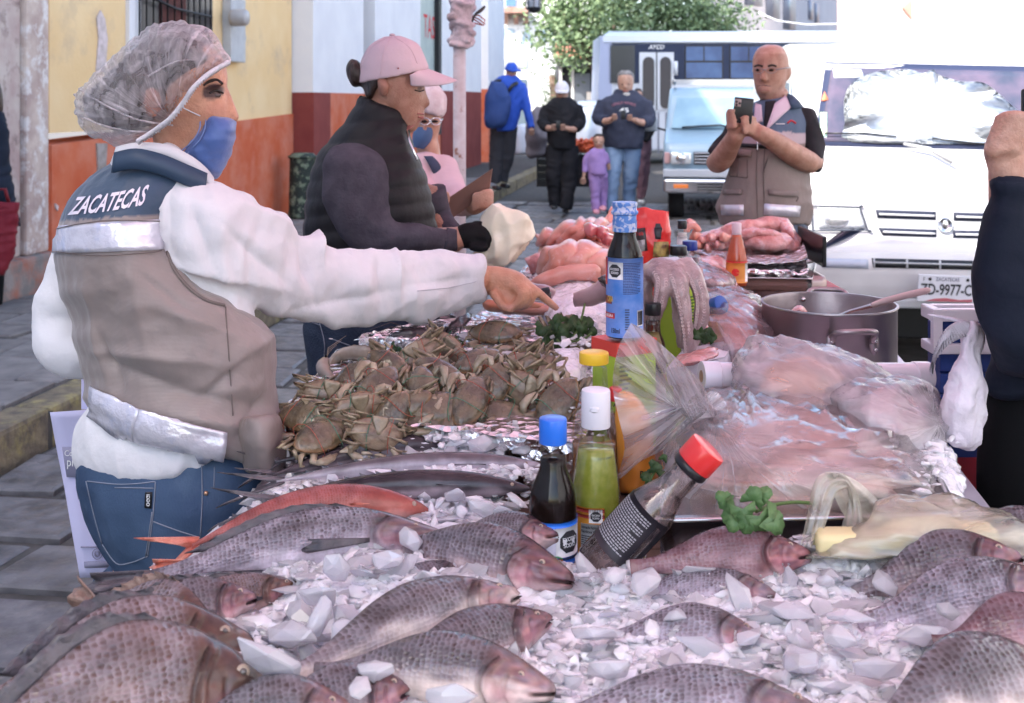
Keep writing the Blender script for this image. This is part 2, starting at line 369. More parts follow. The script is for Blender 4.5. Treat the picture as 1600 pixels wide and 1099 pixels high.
# dark drain grate on the far roadway
gr=empty('drain_grate',S(.35,17.0,.01),'dark iron drain grate with slots in the far roadway beside the blue van','drain grate')
IRON=M('dark_iron',(.03,.03,.032),rough=.5,metal=.6)
for i in range(7):
    MB().box(S(.1+i*.09,17,.02),(.035,1.6,.02),rot=Matrix.Rotation(ROT,3,'Z')).build('bar',IRON,gr,smooth=False)
# ------------------------------------------------------------ buildings on the left
R3=Matrix.Rotation(ROT,3,'Z')
def sbox(mb,s0,s1,t0,t1,z0,z1,bev=0):return mb.box(S((s0+s1)/2,(t0+t1)/2,(z0+z1)/2),(abs(s1-s0),abs(t1-t0),abs(z1-z0)),rot=R3,bev=bev)
CREAM=M('cream_stucco',(.74,.52,.27),(.78,.58,.33),rough=.9,sc=2,bump=.25,bsc=22,dirt=((.48,.36,.26),1.6,.52,.78))
RED=M('red_oxide_paint',(.50,.105,.045),(.55,.15,.075),rough=.85,sc=3,bump=.25,bsc=18,dirt=((.58,.24,.17),2.2,.45,.75))
RED2=M('deep_and_shaded_red',(.20,.045,.04),(.24,.06,.05),rough=.8,sc=3,bump=.2)
WHITEW=M('white_stucco',(.74,.73,.74),(.68,.67,.69),rough=.9,sc=2,bump=.2,bsc=20)
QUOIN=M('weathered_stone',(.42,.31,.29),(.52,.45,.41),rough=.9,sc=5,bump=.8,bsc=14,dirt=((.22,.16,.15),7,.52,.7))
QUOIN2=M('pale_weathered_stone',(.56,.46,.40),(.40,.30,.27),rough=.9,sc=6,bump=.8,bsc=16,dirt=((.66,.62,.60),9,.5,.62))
def u2t(u,s_=-4.62):
    # depth where the ray of column u meets the plane s = s_
    k=(u-800)/F;y=-s_/(SN - k*CS) if False else None
    # world x = s*CS+t*SN ; y = -s*SN+t*CS ; x/y = k
    return s_*(CS+k*SN)/(k*CS-SN)
HB=8.0
b1=empty('cream_house',S(-4.8,11,0),'cream stucco house with red painted lower wall behind the hairnet woman','house')
t0_,t1_=u2t(77),u2t(456)
mb=MB();sbox(mb,-5.2,-4.62,t0_,t1_,1.27,9.3);mb.build('upper_wall',CREAM,b1,smooth=False)
mb=MB();A=[S(-4.60,t0_,0),S(-4.60,t1_,0),S(-4.60,t1_,1.36),S(-4.60,t0_,1.18)];mb.prism(A,S(-.4,0,0)-S(0,0,0));mb.build('painted_base',RED,b1,smooth=False)
# damage patches, pipe chase
PL=M('bare_plaster',(.66,.56,.56),(.48,.40,.38),rough=.95,sc=20,bump=.6)
CONC=M('grey_mortar_strip',(.26,.22,.2),(.36,.32,.3),rough=.95,sc=14,bump=.6)
def wallpt(u,v,s_=-4.618):
    t=u2t(u,s_);w=S(s_,t,0);return S(s_,t,CH+(HV-v)/F*w.y)
def wpoly(pts,d=.006,s_=-4.618):
    mb=MB();mb.prism([wallpt(u,v,s_) for u,v in pts],(S(d,0,0)-S(0,0,0)));return mb
wpoly([(149,112),(153,60),(150,28),(156,16),(163,30),(167,60),(165,95),(161,112)],.008).build('bare_patch',PL,b1,smooth=False)
wpoly([(146,224),(163,224),(161,255),(163,300),(146,300),(148,260)],.03).build('mortar_strip',CONC,b1,smooth=False)
wpoly([(81,318),(86,322),(85,330),(82,326)],.03).build('paint_chip',PL,b1,smooth=False)
# window with bars
win=MB();sbox(win,-4.64,-4.585,u2t(196),u2t(214),1.86,3.6);wf=win.build('window_surround',WHITEW,b1,smooth=False)
mb=MB();sbox(mb,-4.63,-4.612,u2t(216),u2t(331),2.02,3.5);wp=mb.build('window',M('dark_window_recess',(.035,.03,.035),rough=.3),b1,smooth=False)
mb=MB();sbox(mb,-4.612,-4.60,u2t(248),u2t(288),2.03,3.5);mb.build('shutter',M('brown_shutter',(.12,.035,.03),(.08,.03,.028),rough=.6),wp,smooth=False)
for u in (218,229,240,252,262,273,284,294,303,312,321,329):
    a=wallpt(u,52,-4.56);mb=MB();mb.tube([Vector((a.x,a.y,2.04)),Vector((a.x,a.y,3.5))],.009,6);mb.build('bar',IRON,wp)
mb=MB();mb.tube([wallpt(232,-6,-4.54),wallpt(275,14,-4.54),wallpt(331,27,-4.54)],.013,6);mb.build('cross_bar',IRON,wp)
# electricity meter
mt_=empty('electricity_meter',wallpt(365,60),'grey round electricity meter on its pale box beside the barred window','electric meter')
GREYP=M('grey_paint',(.45,.46,.47),(.38,.38,.4),rough=.5,sc=10)
mb=MB();sbox(mb,-4.62,-4.52,u2t(347),u2t(370),1.92,2.6,.012);mb.build('box',GREYP,mt_,smooth=False)
a=wallpt(362,28,-4.52);mb=MB();mb.lathe([(.085,0),(.09,.03),(.085,.15),(.07,.17),(.0,.172)],a,S(1,0,0)-S(0,0,0),20);mb.build('meter_body',M('meter_plastic',(.38,.36,.36),rough=.3),mt_)
mb=MB();mb.tube([wallpt(380,38,-4.56),wallpt(383,60,-4.56),wallpt(380,80,-4.56),wallpt(370,84,-4.56),wallpt(360,78,-4.58),wallpt(358,66,-4.6)],.012,6);mb.build('conduit',GREYP,mt_)
# stone door jamb pillar at the far left
pil=empty('stone_pillar',S(-4.6,u2t(40),0),'weathered pink and grey stone pillar at the left edge by the cream wall','pillar')
tA,tB,tC=u2t(6,-4.5),u2t(42,-4.5),u2t(77,-4.5)
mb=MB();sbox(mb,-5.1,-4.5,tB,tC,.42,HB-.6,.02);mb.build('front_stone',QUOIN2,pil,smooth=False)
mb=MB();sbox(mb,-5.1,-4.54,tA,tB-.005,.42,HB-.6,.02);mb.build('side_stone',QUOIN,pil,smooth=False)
mb=MB();sbox(mb,-5.1,-4.44,tA-.2,tC+.03,.14,.42,.03);mb.build('plinth',M('worn_red_step',(.33,.12,.08),(.30,.26,.24),rough=.9,sc=5,bump=.8,bsc=18,dirt=((.2,.18,.17),6,.45,.6)),pil,smooth=False)
hl=empty('pale_house',S(-4.8,2,0),'pale house front at the far left edge beyond the stone pillar','house')
mb=MB();sbox(mb,-5.3,-4.6,-14,tA-.01,0,HB+.6);mb.build('wall',M('pale_blue_wall',(.60,.62,.68),(.55,.57,.62),rough=.85,sc=3),hl,smooth=False)
# second building: white over red, stands proud of the first
b2=empty('white_red_house',S(-4.5,20,0),'white house with red lower wall and roller shutter behind the woman in the pink cap','house')
SP=-4.36
def seg(u0,u1,z0,z1,s_,mat,name,back=-5.2,par=b2):
    mb=MB();sbox(mb,back,s_,u2t(u0,s_),u2t(u1,s_),z0,z1);return mb.build(name,mat,par,smooth=False)
tq=t1_;sF=-4.36
def st(u):return u2t(u,sF)
t487=t1_+.02
mb=MB();sbox(mb,-5.2,sF,t487,st(568),1.62,12.6);mb.build('upper_wall',WHITEW,b2,smooth=False)
mb=MB();sbox(mb,-5.2,sF+.012,t487-.01,st(515),0,1.62);mb.build('shaded_red_base',RED2,b2,smooth=False)  # shade on this end of the red wall is put into a darker red
mb=MB();sbox(mb,-5.2,sF+.01,st(515)+.002,st(568),0,1.62);mb.build('painted_base',RED,b2,smooth=False)
SHUT=M('rolled_shutter',(.14,.13,.14),rough=.5,metal=.3)
sh=seg(568,586,0,3.4,sF-.18,SHUT,'shutter_door')
for i in range(34):
    mb=MB();sbox(mb,sF-.18,sF-.155,st(568)+.04,st(586)-.05,.2+i*.09,.27+i*.09);mb.build('slat',SHUT,sh,smooth=False)
seg(586,606,1.62,12.6,sF+.02,WHITEW,'jamb');seg(586,606,0,1.62,sF+.02,RED,'jamb_base')
seg(606,657,1.62,12.6,sF,WHITEW,'wall_panel');seg(606,657,0,1.62,sF,RED,'wall_panel_base')
GREEN=M('pale_green_metal',(.42,.48,.44),(.36,.42,.4),rough=.5,sc=4)
dg_=seg(657,686,.9,3.6,sF-.06,GREEN,'green_door');seg(686,690,.9,3.6,sF+.03,IRON,'door_frame')
text_flat('TAS',wallpt(662,58,sF-.055),wallpt(679,62,sF-.055)-wallpt(662,58,sF-.055),Vector((0,0,.42)),M('red_spray',(.6,.05,.06),rough=.6),'graffiti',dg_,bold=False)
seg(657,690,.0,.9,sF-.02,RED,'door_base')
seg(690,727,1.72,12.6,sF,WHITEW,'far_wall');seg(690,727,0,1.72,sF,RED2,'far_base')
seg(727,752,1.72,12.6,sF+.12,WHITEW,'pilaster');seg(727,752,0,1.72,sF+.13,RED2,'pilaster_base')
seg(752,763,.3,3.8,sF-.05,IRON,'doorway');seg(763,788,1.8,12.6,sF+.16,WHITEW,'corner');seg(763,788,0,1.8,sF+.16,RED,'corner_base')
# small bin
bn=empty('rusty_bin',P(472,340,13.4),'mossy dark metal bin with peeling green paint against the red wall','bin')
MOSS=M('peeling_metal',(.03,.04,.035),(.16,.2,.14),rough=.6,sc=12,bump=.6,dirt=((.35,.34,.3),22,.6,.7),contrast=(.5,.6))
mb=MB();mb.lathe([(.165,0),(.17,.02),(.16,.1),(.15,.65),(.15,.72),(.12,.75),(0,.755)],P(473,340,13.4),n=20);mb.build('drum',MOSS,bn)
mb=MB();mb.lathe([(.165,.0),(.172,.012),(.165,.03)],P(473,340,13.4)+Vector((0,0,.69)),n=20);mb.build('rim',MOSS,bn)
# stall pole with knotted cloth
PINKW=M('pole_paint',(.62,.55,.58),(.52,.42,.44),rough=.5,sc=20,dirt=((.30,.14,.10),16,.6,.68))
CLOTH=M('knotted_cloth',(.62,.52,.55),(.5,.4,.42),rough=.85,sc=20,bump=.6,bsc=50)
po=empty('stall_pole',P(718,700,5.2),'pale metal stall pole with pink cloth knotted round its top','pole')
yp=5.2
mb=MB();mb.tube([Vector((P(718,0,yp).x,yp,0)),Vector((P(718,0,yp).x,yp,2.62))],.03,10);mb.build('post',PINKW,po)
def knot():
    mb=MB()
    for i in range(7):
        z=[2,14,28,40,52,60,68][i];th=i*1.1;x=722+3*math.sin(i*2.1)
        ring=[(x+17*math.cos(a+th),z+5*math.sin(a*2+th)*.6+4*math.sin(a+i),yp-.05*math.sin(a),.016) for a in [j*math.pi/4 for j in range(9)]]
        pxtube(mb,ring,2,6,flat=.8)
    pxloft(mb,[(705,0,741,0,yp,.045),(703,22,738,20,yp,.05),(708,40,736,42,yp,.045),(709,58,737,56,yp,.045),(711,70,733,72,yp,.035)],3,16)
    return remesh(mb,.006,2,lambda p:.004*fbm(p,60))
put('knotted_cloth',knot(),CLOTH,po)
mb=MB();pxtube(mb,[(736,40,yp,.008),(742,24,yp,.012),(752,16,yp,.018),(758,10,yp,.01)],3,6,.5);mb.build('cloth_end',M('dark_cloth',(.1,.09,.09),rough=.8),po)
for k in (0,6):MB().tube([P(738,26,yp),P(748,24+k,yp),P(758,32+k,yp),P(755,40,yp),P(740,30+k,yp)],.003,5).build('string',M('red_string',(.4,.1,.08),rough=.7),po)
# stall canopy, out of the frame above: the pole carries it
TARP=bpy.data.materials.new('stall_tarpaulin');TARP.use_nodes=True;nt=TARP.node_tree;nt.nodes.remove(nt.nodes['Principled BSDF'])
d_=nt.nodes.new('ShaderNodeBsdfDiffuse');d_.inputs[0].default_value=(.8,.70,.75,1);t_=nt.nodes.new('ShaderNodeBsdfTranslucent');t_.inputs[0].default_value=(.85,.66,.72,1)
x_=nt.nodes.new('ShaderNodeMixShader');x_.inputs[0].default_value=.6;nt.links.new(d_.outputs[0],x_.inputs[1]);nt.links.new(t_.outputs[0],x_.inputs[2]);nt.links.new(x_.outputs[0],nt.nodes['Material Output'].inputs[0])
mb=MB();nx,ny=14,16;vv=[]
for j in range(ny+1):
    for i in range(nx+1):
        s_=-1.25+3.2*i/nx;t=.1+5.27*j/ny;vv.append(S(s_,t,2.62+.10*math.sin(i*.9)*math.sin(j*.7)-.18*((i/nx-.5)**2)*2+.03*j/ny))
mb.add(vv,[(j*(nx+1)+i,j*(nx+1)+i+1,(j+1)*(nx+1)+i+1,(j+1)*(nx+1)+i) for j in range(ny) for i in range(nx)])
o=mb.build('stall_canopy',TARP);tag(o,'pink translucent tarpaulin stretched over the stall above the picture','canopy')
m_=o.modifiers.new('t','SOLIDIFY');m_.thickness=.004
# ------------------------------------------------------------ far end of the street
FAR=M('far_white_wall',(.78,.78,.78),(.72,.72,.73),rough=.9,sc=.6)
fb=empty('far_white_house',P(820,250,42),'sunlit white house with faded blue lettering at the end of the street','house')
def fbox(u0,v0,u1,v1,y,th,mat,name,par,bev=0):
    a,b=P(u0,v0,y),P(u1,v1,y);mb=MB();mb.box(((a.x+b.x)/2,y+th/2,(a.z+b.z)/2),(abs(b.x-a.x),th,abs(a.z-b.z)),bev=bev);return mb.build(name,mat,par,smooth=False)
fbox(740,-60,925,245,42,6,FAR,'wall',fb)
FB=M('faded_blue_paint',(.36,.46,.55),rough=.8)
for ch,u0,u1,v0,v1 in (('P',781,805,44,60),('A',813,833,43,70),('R',846,872,42,69)):
    a=P(u0,v1,41.98);text_flat(ch,a,P(u1,v1,41.98)-a,P(u0,v0,41.98)-a,FB,'letter',fb)
BAL=M('terracotta_ledge',(.48,.30,.24),(.38,.22,.18),rough=.8,sc=4)
bl=fbox(786,12,826,20,41.2,.8,BAL,'balcony_ledge',fb)
for u in (790,806,822):
    mb=MB();mb.prism([P(u-3,20,41.4),P(u-3,38,41.9),P(u-3,20,41.98)],(.16,0,0));mb.build('bracket',BAL,bl,smooth=False)
gw=fbox(790,-30,806,10,41.9,.1,M('blue_glass',(.10,.20,.35),rough=.1),'window',fb)
fbox(785,93,824,106,41.95,.06,M('grey_awning',(.36,.38,.44),rough=.7),'shop_shutter',fb);fbox(785,124,823,200,41.95,.06,M('shop_glass',(.12,.16,.2),rough=.15),'shop_window',fb)
# hanging street lantern
ln=empty('street_lantern',P(834,10,24),'dark glazed street lantern hanging by the white house','street lamp')
mb=MB();mb.lathe([(.02,0),(.1,.02),(.17,.10),(.16,.12)],P(834,21,24),n=8);mb.build('base',IRON,ln,smooth=False)
for i in range(8):
    a=i*math.pi/4;c=P(834,14,24);MB().tube([c+Vector((.16*math.cos(a),.16*math.sin(a),0)),c+Vector((.18*math.cos(a),.18*math.sin(a),.5))],.012,4).build('bar',IRON,ln)
mb=MB();mb.lathe([(.14,.0),(.16,.5)],P(834,14,24),n=8,cap=False);mb.build('pane',M('lantern_glass',(.5,.52,.6),rough=.1,trans=.5),ln,smooth=False)
MB().tube([P(834,-25,24),P(800,-60,24),S(-4.4,25,5.4)],.03,6).build('bracket',IRON,ln)
# shop with terracotta roof under the tree
sh=empty('small_shop',P(905,230,36),'small open fronted shop with tiled roof below the tree','shop')
fbox(872,100,944,245,38,3,M('shop_interior',(.06,.06,.07),rough=.8),'interior',sh)
for u in (874,893,940):fbox(u,100,u+4,245,37.8,.18,WHITEW,'post',sh)
fbox(872,88,944,104,37.2,.9,M('shop_fascia',(.25,.26,.3),rough=.8),'fascia',sh)
TILE=M('roof_tile',(.50,.22,.15),(.42,.18,.13),rough=.8,sc=5)
for i in range(14):
    u=868+i*5.8;mb=MB();mb.tube([P(u,90,36.4),P(u+1,68,38.4)],.075,8,flat=.7);mb.build('roof_tile',TILE,sh)
fbox(898,115,922,175,37.7,.06,M('door_glass',(.18,.2,.24),rough=.2),'glass_door',sh)
fbox(917,144,934,157,37.5,.1,M('red_sign',(.6,.12,.1),(.8,.75,.7),rough=.6,sc=3,contrast=(.45,.5)),'sign',sh)
# pink house far right, balconied, and buildings beyond
ph=empty('balcony_house',P(1180,240,50),'pale lilac house with iron balconies receding above the bus','house')
LIL=M('pale_lilac_wall',(.62,.56,.56),(.57,.51,.52),rough=.9,sc=.5)
mb=MB();a=P(1085,-140,52);b_=P(1085,245,52);mb.add([P(1085,-200,52),P(1308,-120,84),P(1308,210,84),P(1085,245,52)],[(0,1,2,3)]);q=mb.build('wall',LIL,ph,smooth=False);q.modifiers.new('s','SOLIDIFY').thickness=.01
SLATE=M('window_shade',(.20,.21,.27),rough=.3)
WALLB=bvh_of(q)
for u0,u1,v0,v1,lv in ((1163,1190,-40,8,1),(1196,1217,-40,28,1),(1223,1242,-30,45,1),(1262,1270,0,30,0),(1272,1279,5,36,0)):
    w=drape(WALLB,[(u0,v0),(u1,v0+2),(u1,v1+2),(u0,v1)],1,1,SLATE,'window',ph,off=.06,thick=.05)
    if lv:
        p0,p1=hit(WALLB,u0-2,v1+2)[0],hit(WALLB,u1+2,v1+5)[0];n3=Vector((-.5,-.6,0)).normalized()*.9
        mb=MB();mb.prism([p0,p1,p1+n3,p0+n3],(0,0,.14));bb=mb.build('balcony_floor',BAL,ph,smooth=False)
        mb=MB();mb.prism([p0+n3*.2,p1+n3*.2,p1+n3*.6,p0+n3*.6],(0,0,-.35));mb.build('corbel',BAL,bb,smooth=False)
        for k in range(9):
            c=(p0+n3)*(1-k/8)+(p1+n3)*(k/8);MB().tube([c+Vector((0,0,.1)),c+Vector((0,0,1.0))],.035,4).build('baluster',SLATE,bb)
        MB().tube([p0+Vector((0,0,1.0)),p0+n3+Vector((0,0,1)),p1+n3+Vector((0,0,1)),p1+Vector((0,0,1))],.05,4).build('rail',SLATE,bb)
h2=empty('peach_house',P(1325,200,90),'faded peach and white house beyond the balcony house','house')
fbox(1308,-60,1342,200,86,5,M('peach_wall',(.72,.5,.44),(.66,.46,.4),rough=.9,sc=.5),'wall',h2)
fbox(1340,-60,1377,200,88,5,LIL,'side_wall',h2)
for u0,u1,v0,v1 in ((1343,1348,3,27),(1354,1357,12,35),(1364,1368,12,40),(1370,1374,4,44)):fbox(u0,v0,u1,v1,87.9,.1,SLATE,'window',h2)
h3=empty('white_house',P(1480,200,60),'tall sunlit white house front behind the white van','house')
fbox(1377,-300,1500,215,60,5,FAR,'wall',h3);fbox(1500,-300,1900,215,56,5,FAR,'side_wall',h3)
mb=MB();mb.prism([P(1411,12,59.6),P(1424,0,59.6),P(1425,-20,59.6),P(1425,30,59.6)],(0,.3,0));mb.build('awning',BAL,h3,smooth=False)
hr=empty('right_house',S(7,14,0),'sunlit white house front on the right side of the street','house')
mb=MB();sbox(mb,9.0,9.8,-12,26,0,7.5);mb.build('wall',WHITEW,hr,smooth=False)
# cable
MB().tube([P(1185,20,26),P(1215,33,26),P(1260,39,26),P(1310,38,26),P(1345,32,26),P(1380,26,26)],.02,5).build('cable',M('pale_cable',(.7,.7,.74),rough=.6))
o=COL.objects['cable'];tag(o,'pale cable slung between the houses above the bus','cable')
# ------------------------------------------------------------ trees
def tree(name,base_uv,y,crown,n,label,leafc,twig=.02,size=.12,par_trunk=True,cz=1.0):
    r=random.Random(hash(name) % 99 if False else len(name));tr=empty(name,P(base_uv[0],base_uv[1],y),label,'tree')
    mb=MB();root=P(base_uv[0],245,y);root.z=0
    tops=[P(u,v,y+dy) for u,v,rr,dy in crown]
    if par_trunk:
        mb.tube([root,root+(tops[0]-root)*.5+Vector((.2,0,0)),tops[0]],[.28,.2,.1],8)
        mid=root+(tops[0]-root)*.5+Vector((.2,0,0))
        for t_ in tops[1:]:mb.tube([mid,(mid+t_)/2+Vector((0,0,.3)),t_],[.14,.08,.03],6)
        mb.build('trunk',M('bark',(.12,.08,.06),(.2,.15,.12),rough=.9,sc=8,bump=.8),tr)
    mb=MB();cl=[]
    for u,v,rr,dy in crown:
        c=P(u,v,y+dy);R_=rr/F*y
        for _ in range(max(4,int(n*rr/1000))):
            d=Vector((r.gauss(0,1),r.gauss(0,1),r.gauss(0,1))).normalized()*R_*(r.random()**.4);d.z *= cz;cl.append(c+d)
    for c in cl:
        for _ in range(26):
            p=c+Vector((r.gauss(0,.3),r.gauss(0,.3),r.gauss(0,.2)-.1))*(size/.12);a=Vector((r.gauss(0,1),r.gauss(0,1),r.gauss(0,.8)-.3)).normalized()*size*r.uniform(.6,1.3);b=a.cross(Vector((r.gauss(0,1),r.gauss(0,1),r.gauss(0,1)))).normalized()*size*.25
            mb.add([p,p+a*.5+b,p+a,p+a*.5-b],[(0,1,2,3)])
    mb.build('crown',leafc,tr,smooth=False,fix=False);return tr
LEAF=M('tree_leaf',(.10,.16,.07),(.19,.26,.13),rough=.55,sc=2.5)
tree('street_tree',(930,245),33,[(930,20,60,0),(885,40,34,0),(900,0,60,1),(960,40,44,-1),(1010,30,50,0),(1060,20,50,0),(1100,15,46,1),(1125,35,24,0),(1040,-20,60,0),(980,-30,60,0),(890,70,16,-1),(875,15,26,0),(930,62,22,0),(1080,45,26,0)],900,'broad leafy green street tree rising behind the bus',LEAF,size=.17)
tree('cypress_tree',(862,245),39,[(862,118,4,0),(862,130,7,0),(862,145,9,0),(862,160,10,0),(862,175,10,0),(862,192,9,0)],900,'slim conical cypress by the white house wall',M('cypress_leaf',(.05,.09,.05),(.09,.13,.07),rough=.6,sc=3),size=.1,cz=1.3)
# ------------------------------------------------------------ bus
BUSW=M('bus_white',(.66,.69,.74),(.60,.63,.69),rough=.35,sc=1,coat=.4)
BUSB=M('bus_navy',(.022,.032,.07),rough=.45,spec=.3)
GLB=M('bus_glass',(.03,.06,.16),(.07,.14,.30),rough=.1,sc=1.2,spec=.5)
CHR=M('chrome',(.75,.75,.78),rough=.12,metal=1)
RUB=M('tyre_rubber',(.02,.02,.022),rough=.8,bump=.2)
bus=empty('bus',P(1180,250,28),'white and navy city bus crossing the end of the street','bus')
yb=28.0
def vbox(par,name,u0,v0,u1,v1,y,th,mat,bev=0):return fbox(u0,v0,u1,v1,y,th,mat,name,par,bev)
vbox(bus,'body',952,66,1500,236,yb,2.6,BUSW,.06)
mb=MB();mb.prism([P(938,56,yb-.02),P(956,62,yb-.02),P(956,236,yb-.02),P(932,236,yb-.02)],(0,2.5,0));mb.build('front_corner',M('bus_lilac',(.42,.46,.62),rough=.4),bus,smooth=False)
mb=MB();a,b_=P(940,52,yb),P(1500,68,yb)
pts=[P(942,66,yb-.05),P(942,56,yb-.02),P(950,51,yb+.2),P(950,49,yb+.5)]
mb.prism(pts+[P(942,66,yb+.5)],(8.8,0,0));mb.build('roof_edge',BUSW,bus,smooth=False)
vbox(bus,'window_band',952,68,1500,130,yb-.02,.03,BUSB)
vbox(bus,'front_window',954,71,992,130,yb-.05,.04,M('bus_dark_glass',(.03,.04,.055),rough=.08),.0)
for u0,u1 in ((1070,1130),(1140,1200),(1208,1268),(1276,1336),(1344,1404),(1412,1472)):
    w=vbox(bus,'window',u0,71,u1,124,yb-.035,.03,BLACK,.008);vbox(w,'pane',u0+2,73,(u0+u1)//2-1,95,yb-.045,.02,GLB);vbox(w,'pane',(u0+u1)//2+1,73,u1-2,95,yb-.045,.02,GLB);vbox(w,'pane',u0+2,98,u1-2,122,yb-.045,.02,GLB)
dr=vbox(bus,'door',999,82,1053,172,yb-.04,.05,BUSW)
for u0,u1 in ((1004,1022),(1031,1048)):
    mb=MB();x0,x1=P(u0,0,yb).x,P(u1,0,yb).x;r_=(x1-x0)/2;zt,zb=P(0,89,yb).z-r_,P(0,170,yb).z+r_
    pts=[Vector(((x0+x1)/2+r_*math.cos(a),yb-.06,zt+r_*math.sin(a))) for a in [math.pi*i/8 for i in range(9)]]+[Vector(((x0+x1)/2+r_*math.cos(a),yb-.06,zb+r_*math.sin(a))) for a in [math.pi+math.pi*i/8 for i in range(9)]]
    mb.prism(pts,(0,.03,0));mb.build('door_glass',M('door_dark_glass',(.03,.03,.04),rough=.1),dr,smooth=False)
vbox(dr,'door_seam',1025,82,1027,172,yb-.046,.01,BLACK)
a=P(1013,77,yb-.03);text_flat('AYCO',a,P(1037,77,yb-.03)-a,P(1015,70,yb-.03)-a,WHITE_PRINT,'lettering',bus)
vbox(bus,'red_stripe',1054,145,1500,163,yb-.012,.02,M('bus_red',(.5,.06,.05),rough=.4))
for u in range(1004,1150,12):vbox(bus,'grille_bar',u,176,u+2,240,yb-.03,.02,SLATE)
for u in (985,1250):
    mb=MB();mb.lathe([(.0,-.13),(.3,-.13),(.48,-.1),(.5,0),(.48,.1),(0,.12)],P(u,222,yb+.1),(0,1,0),24);mb.build('wheel',RUB,bus)
mb=MB();mb.tube([P(1056,96,yb-.2),P(1056,118,yb-.2)],.05,6);mb.build('mirror',BUSW,bus)
# silver car behind the walkers
sc_=empty('silver_car',P(920,240,24),'pale silver car parked behind the walking men','car')
mb=MB();pxloft(mb,[(905,158,935,158,24,.5),(896,166,950,166,24,.75),(888,178,956,178,24,.85),(884,205,960,205,24,.9),(884,238,960,238,24,.9)],2,20,.6);mb.build('body',M('silver_paint',(.45,.48,.56),rough=.3,metal=.4,coat=.5),sc_)
vbox(sc_,'windscreen',899,166,942,178,23.25,.05,GLB)
# ------------------------------------------------------------ blue van (parked facing us)
def frame(u,y):
    o_=P(u,0,y);o_.z=0;R_=Matrix.Rotation(ROT,3,'Z')
    return lambda x,yy,z:o_+R_ @ Vector((x,yy,z)),R_
BLU=M('faded_blue_paint_van',(.22,.33,.43),(.27,.38,.47),rough=.35,sc=2,coat=.5)
bv_=empty('blue_van',P(1140,345,14.4),'blue and silver van parked facing the camera beside the phone man','van')
W,R_=frame(1142,14.4)
def prof(W,pts,hw,taper=None):
    mb=MB();xs=[-1,-.985,-.95,-.86,0,.86,.95,.985,1];ins=[.05,.02,.006,0,0,0,.006,.02,.05]
    rings=[]
    cy=sum(p[0] for p in pts)/len(pts);cz=sum(p[1] for p in pts)/len(pts)
    for x,k in zip(xs,ins):
        rings.append([W(x*hw*(taper(p[1]) if taper else 1),p[0]+(cy-p[0])*k,p[1]+(cz-p[1])*k*.6) for p in pts])
    mb.rings(rings);return mb
def rdens(pts,step=.08):
    out=[]
    for a,b in zip(pts,pts[1:]+pts[:1]):
        L=math.dist(a,b);n=max(1,int(L/step));out+=[(a[0]+(b[0]-a[0])*i/n,a[1]+(b[1]-a[1])*i/n) for i in range(n)]
    return out
def sq(W,x0,x1,y,z0,z1,th,mat,name,par,bev=.01,slope=0):
    mb=MB();c=[(x0,z0),(x1,z0),(x1,z1),(x0,z1)]
    mb.prism([W(x,y+slope*(z-z0),z) for x,z in c],R_ @ Vector((0,th,0)));return mb.build(name,mat,par,smooth=False,bevel=bev)
tb=lambda z:1-.10*max(0,z-.95)/.8
prof(W,rdens([(.05,.35),(0,.5),(0,.78),(.05,.98),(.75,1.12),(1.15,1.62),(1.4,1.70),(3.9,1.70),(4.0,.35)]),.84,tb).build('body',BLU,bv_)
sq(W,-.84,.84,-.08,.36,.54,.25,CHR,'bumper',bv_,.03)
sq(W,-.84,.84,-.06,.56,.66,.2,M('silver_trim',(.45,.47,.52),rough=.4,metal=.3),'lower_panel',bv_)
for sx in (-1,1):
    q=sq(W,sx*.62-.09,sx*.62+.09,-.1,.425,.475,.03,M('orange_lens',(.8,.22,.05),rough=.2),'indicator',bv_,.005)
    mb=MB();mb.box(W(sx*.62,-.04,.80),(.26,.08,.15),rot=R_,bev=.03);hl_=mb.build('headlight',M('headlight_glass',(.75,.78,.8),rough=.1,metal=.5,coat=.6),bv_)
    mb=MB();mb.lathe([(.07,0),(.05,-.02),(0,-.03)],W(sx*.62,-.075,.80),R_ @ Vector((0,1,0)),16);mb.build('lamp',CHR,hl_)
    sq(W,sx*.79-.035,sx*.79+.035,-.02,.73,.87,.08,M('side_lens',(.5,.3,.3),rough=.3),'side_light',bv_)
    mb=MB();mb.lathe([(0,-.1),(.2,-.1),(.3,-.08),(.31,0),(.3,.1),(0,.1)],W(sx*.68,.5,.31),R_ @ Vector((1,0,0)),24);mb.build('wheel',RUB,bv_)
    mb=MB();mb.box(W(sx*1.02,.75,1.2),(.2,.08,.17),rot=R_,bev=.03);mb.build('mirror',M('mirror_shell',(.3,.33,.36),rough=.4),bv_)
    MB().tube([W(sx*.80,.85,1.12),W(sx*.96,.78,1.17)],.015,6).build('mirror_arm',BLACK,bv_)
sq(W,-.46,.46,-.03,.72,.88,.05,M('grille_dark',(.03,.03,.035),rough=.4),'grille',bv_)
for i in range(4):sq(W,-.45,.45,-.05,.735+i*.04,.75+i*.04,.03,CHR,'grille_slat',bv_,.003)
for i in range(3):sq(W,-.42,.42,-.10,.40+i*.035,.418+i*.035,.03,BLACK,'bumper_slot',bv_,.003)
sl=(1.15-.75)/(1.62-1.12)
mb=MB();mb.prism([W(-.74,.77-.03,1.16),W(.74,.77-.03,1.16),W(.66,1.09-.03,1.56),W(-.66,1.09-.03,1.56)],R_ @ Vector((0,.04,0)));mb.build('windscreen',M('blue_glass_screen',(.14,.26,.36),(.24,.38,.46),rough=.08,sc=2,spec=.8),bv_,smooth=False)
MB().tube([W(-.6,.72,1.17),W(-.1,.74,1.2),W(.1,.72,1.15)],.012,5).build('wiper',BLACK,bv_)
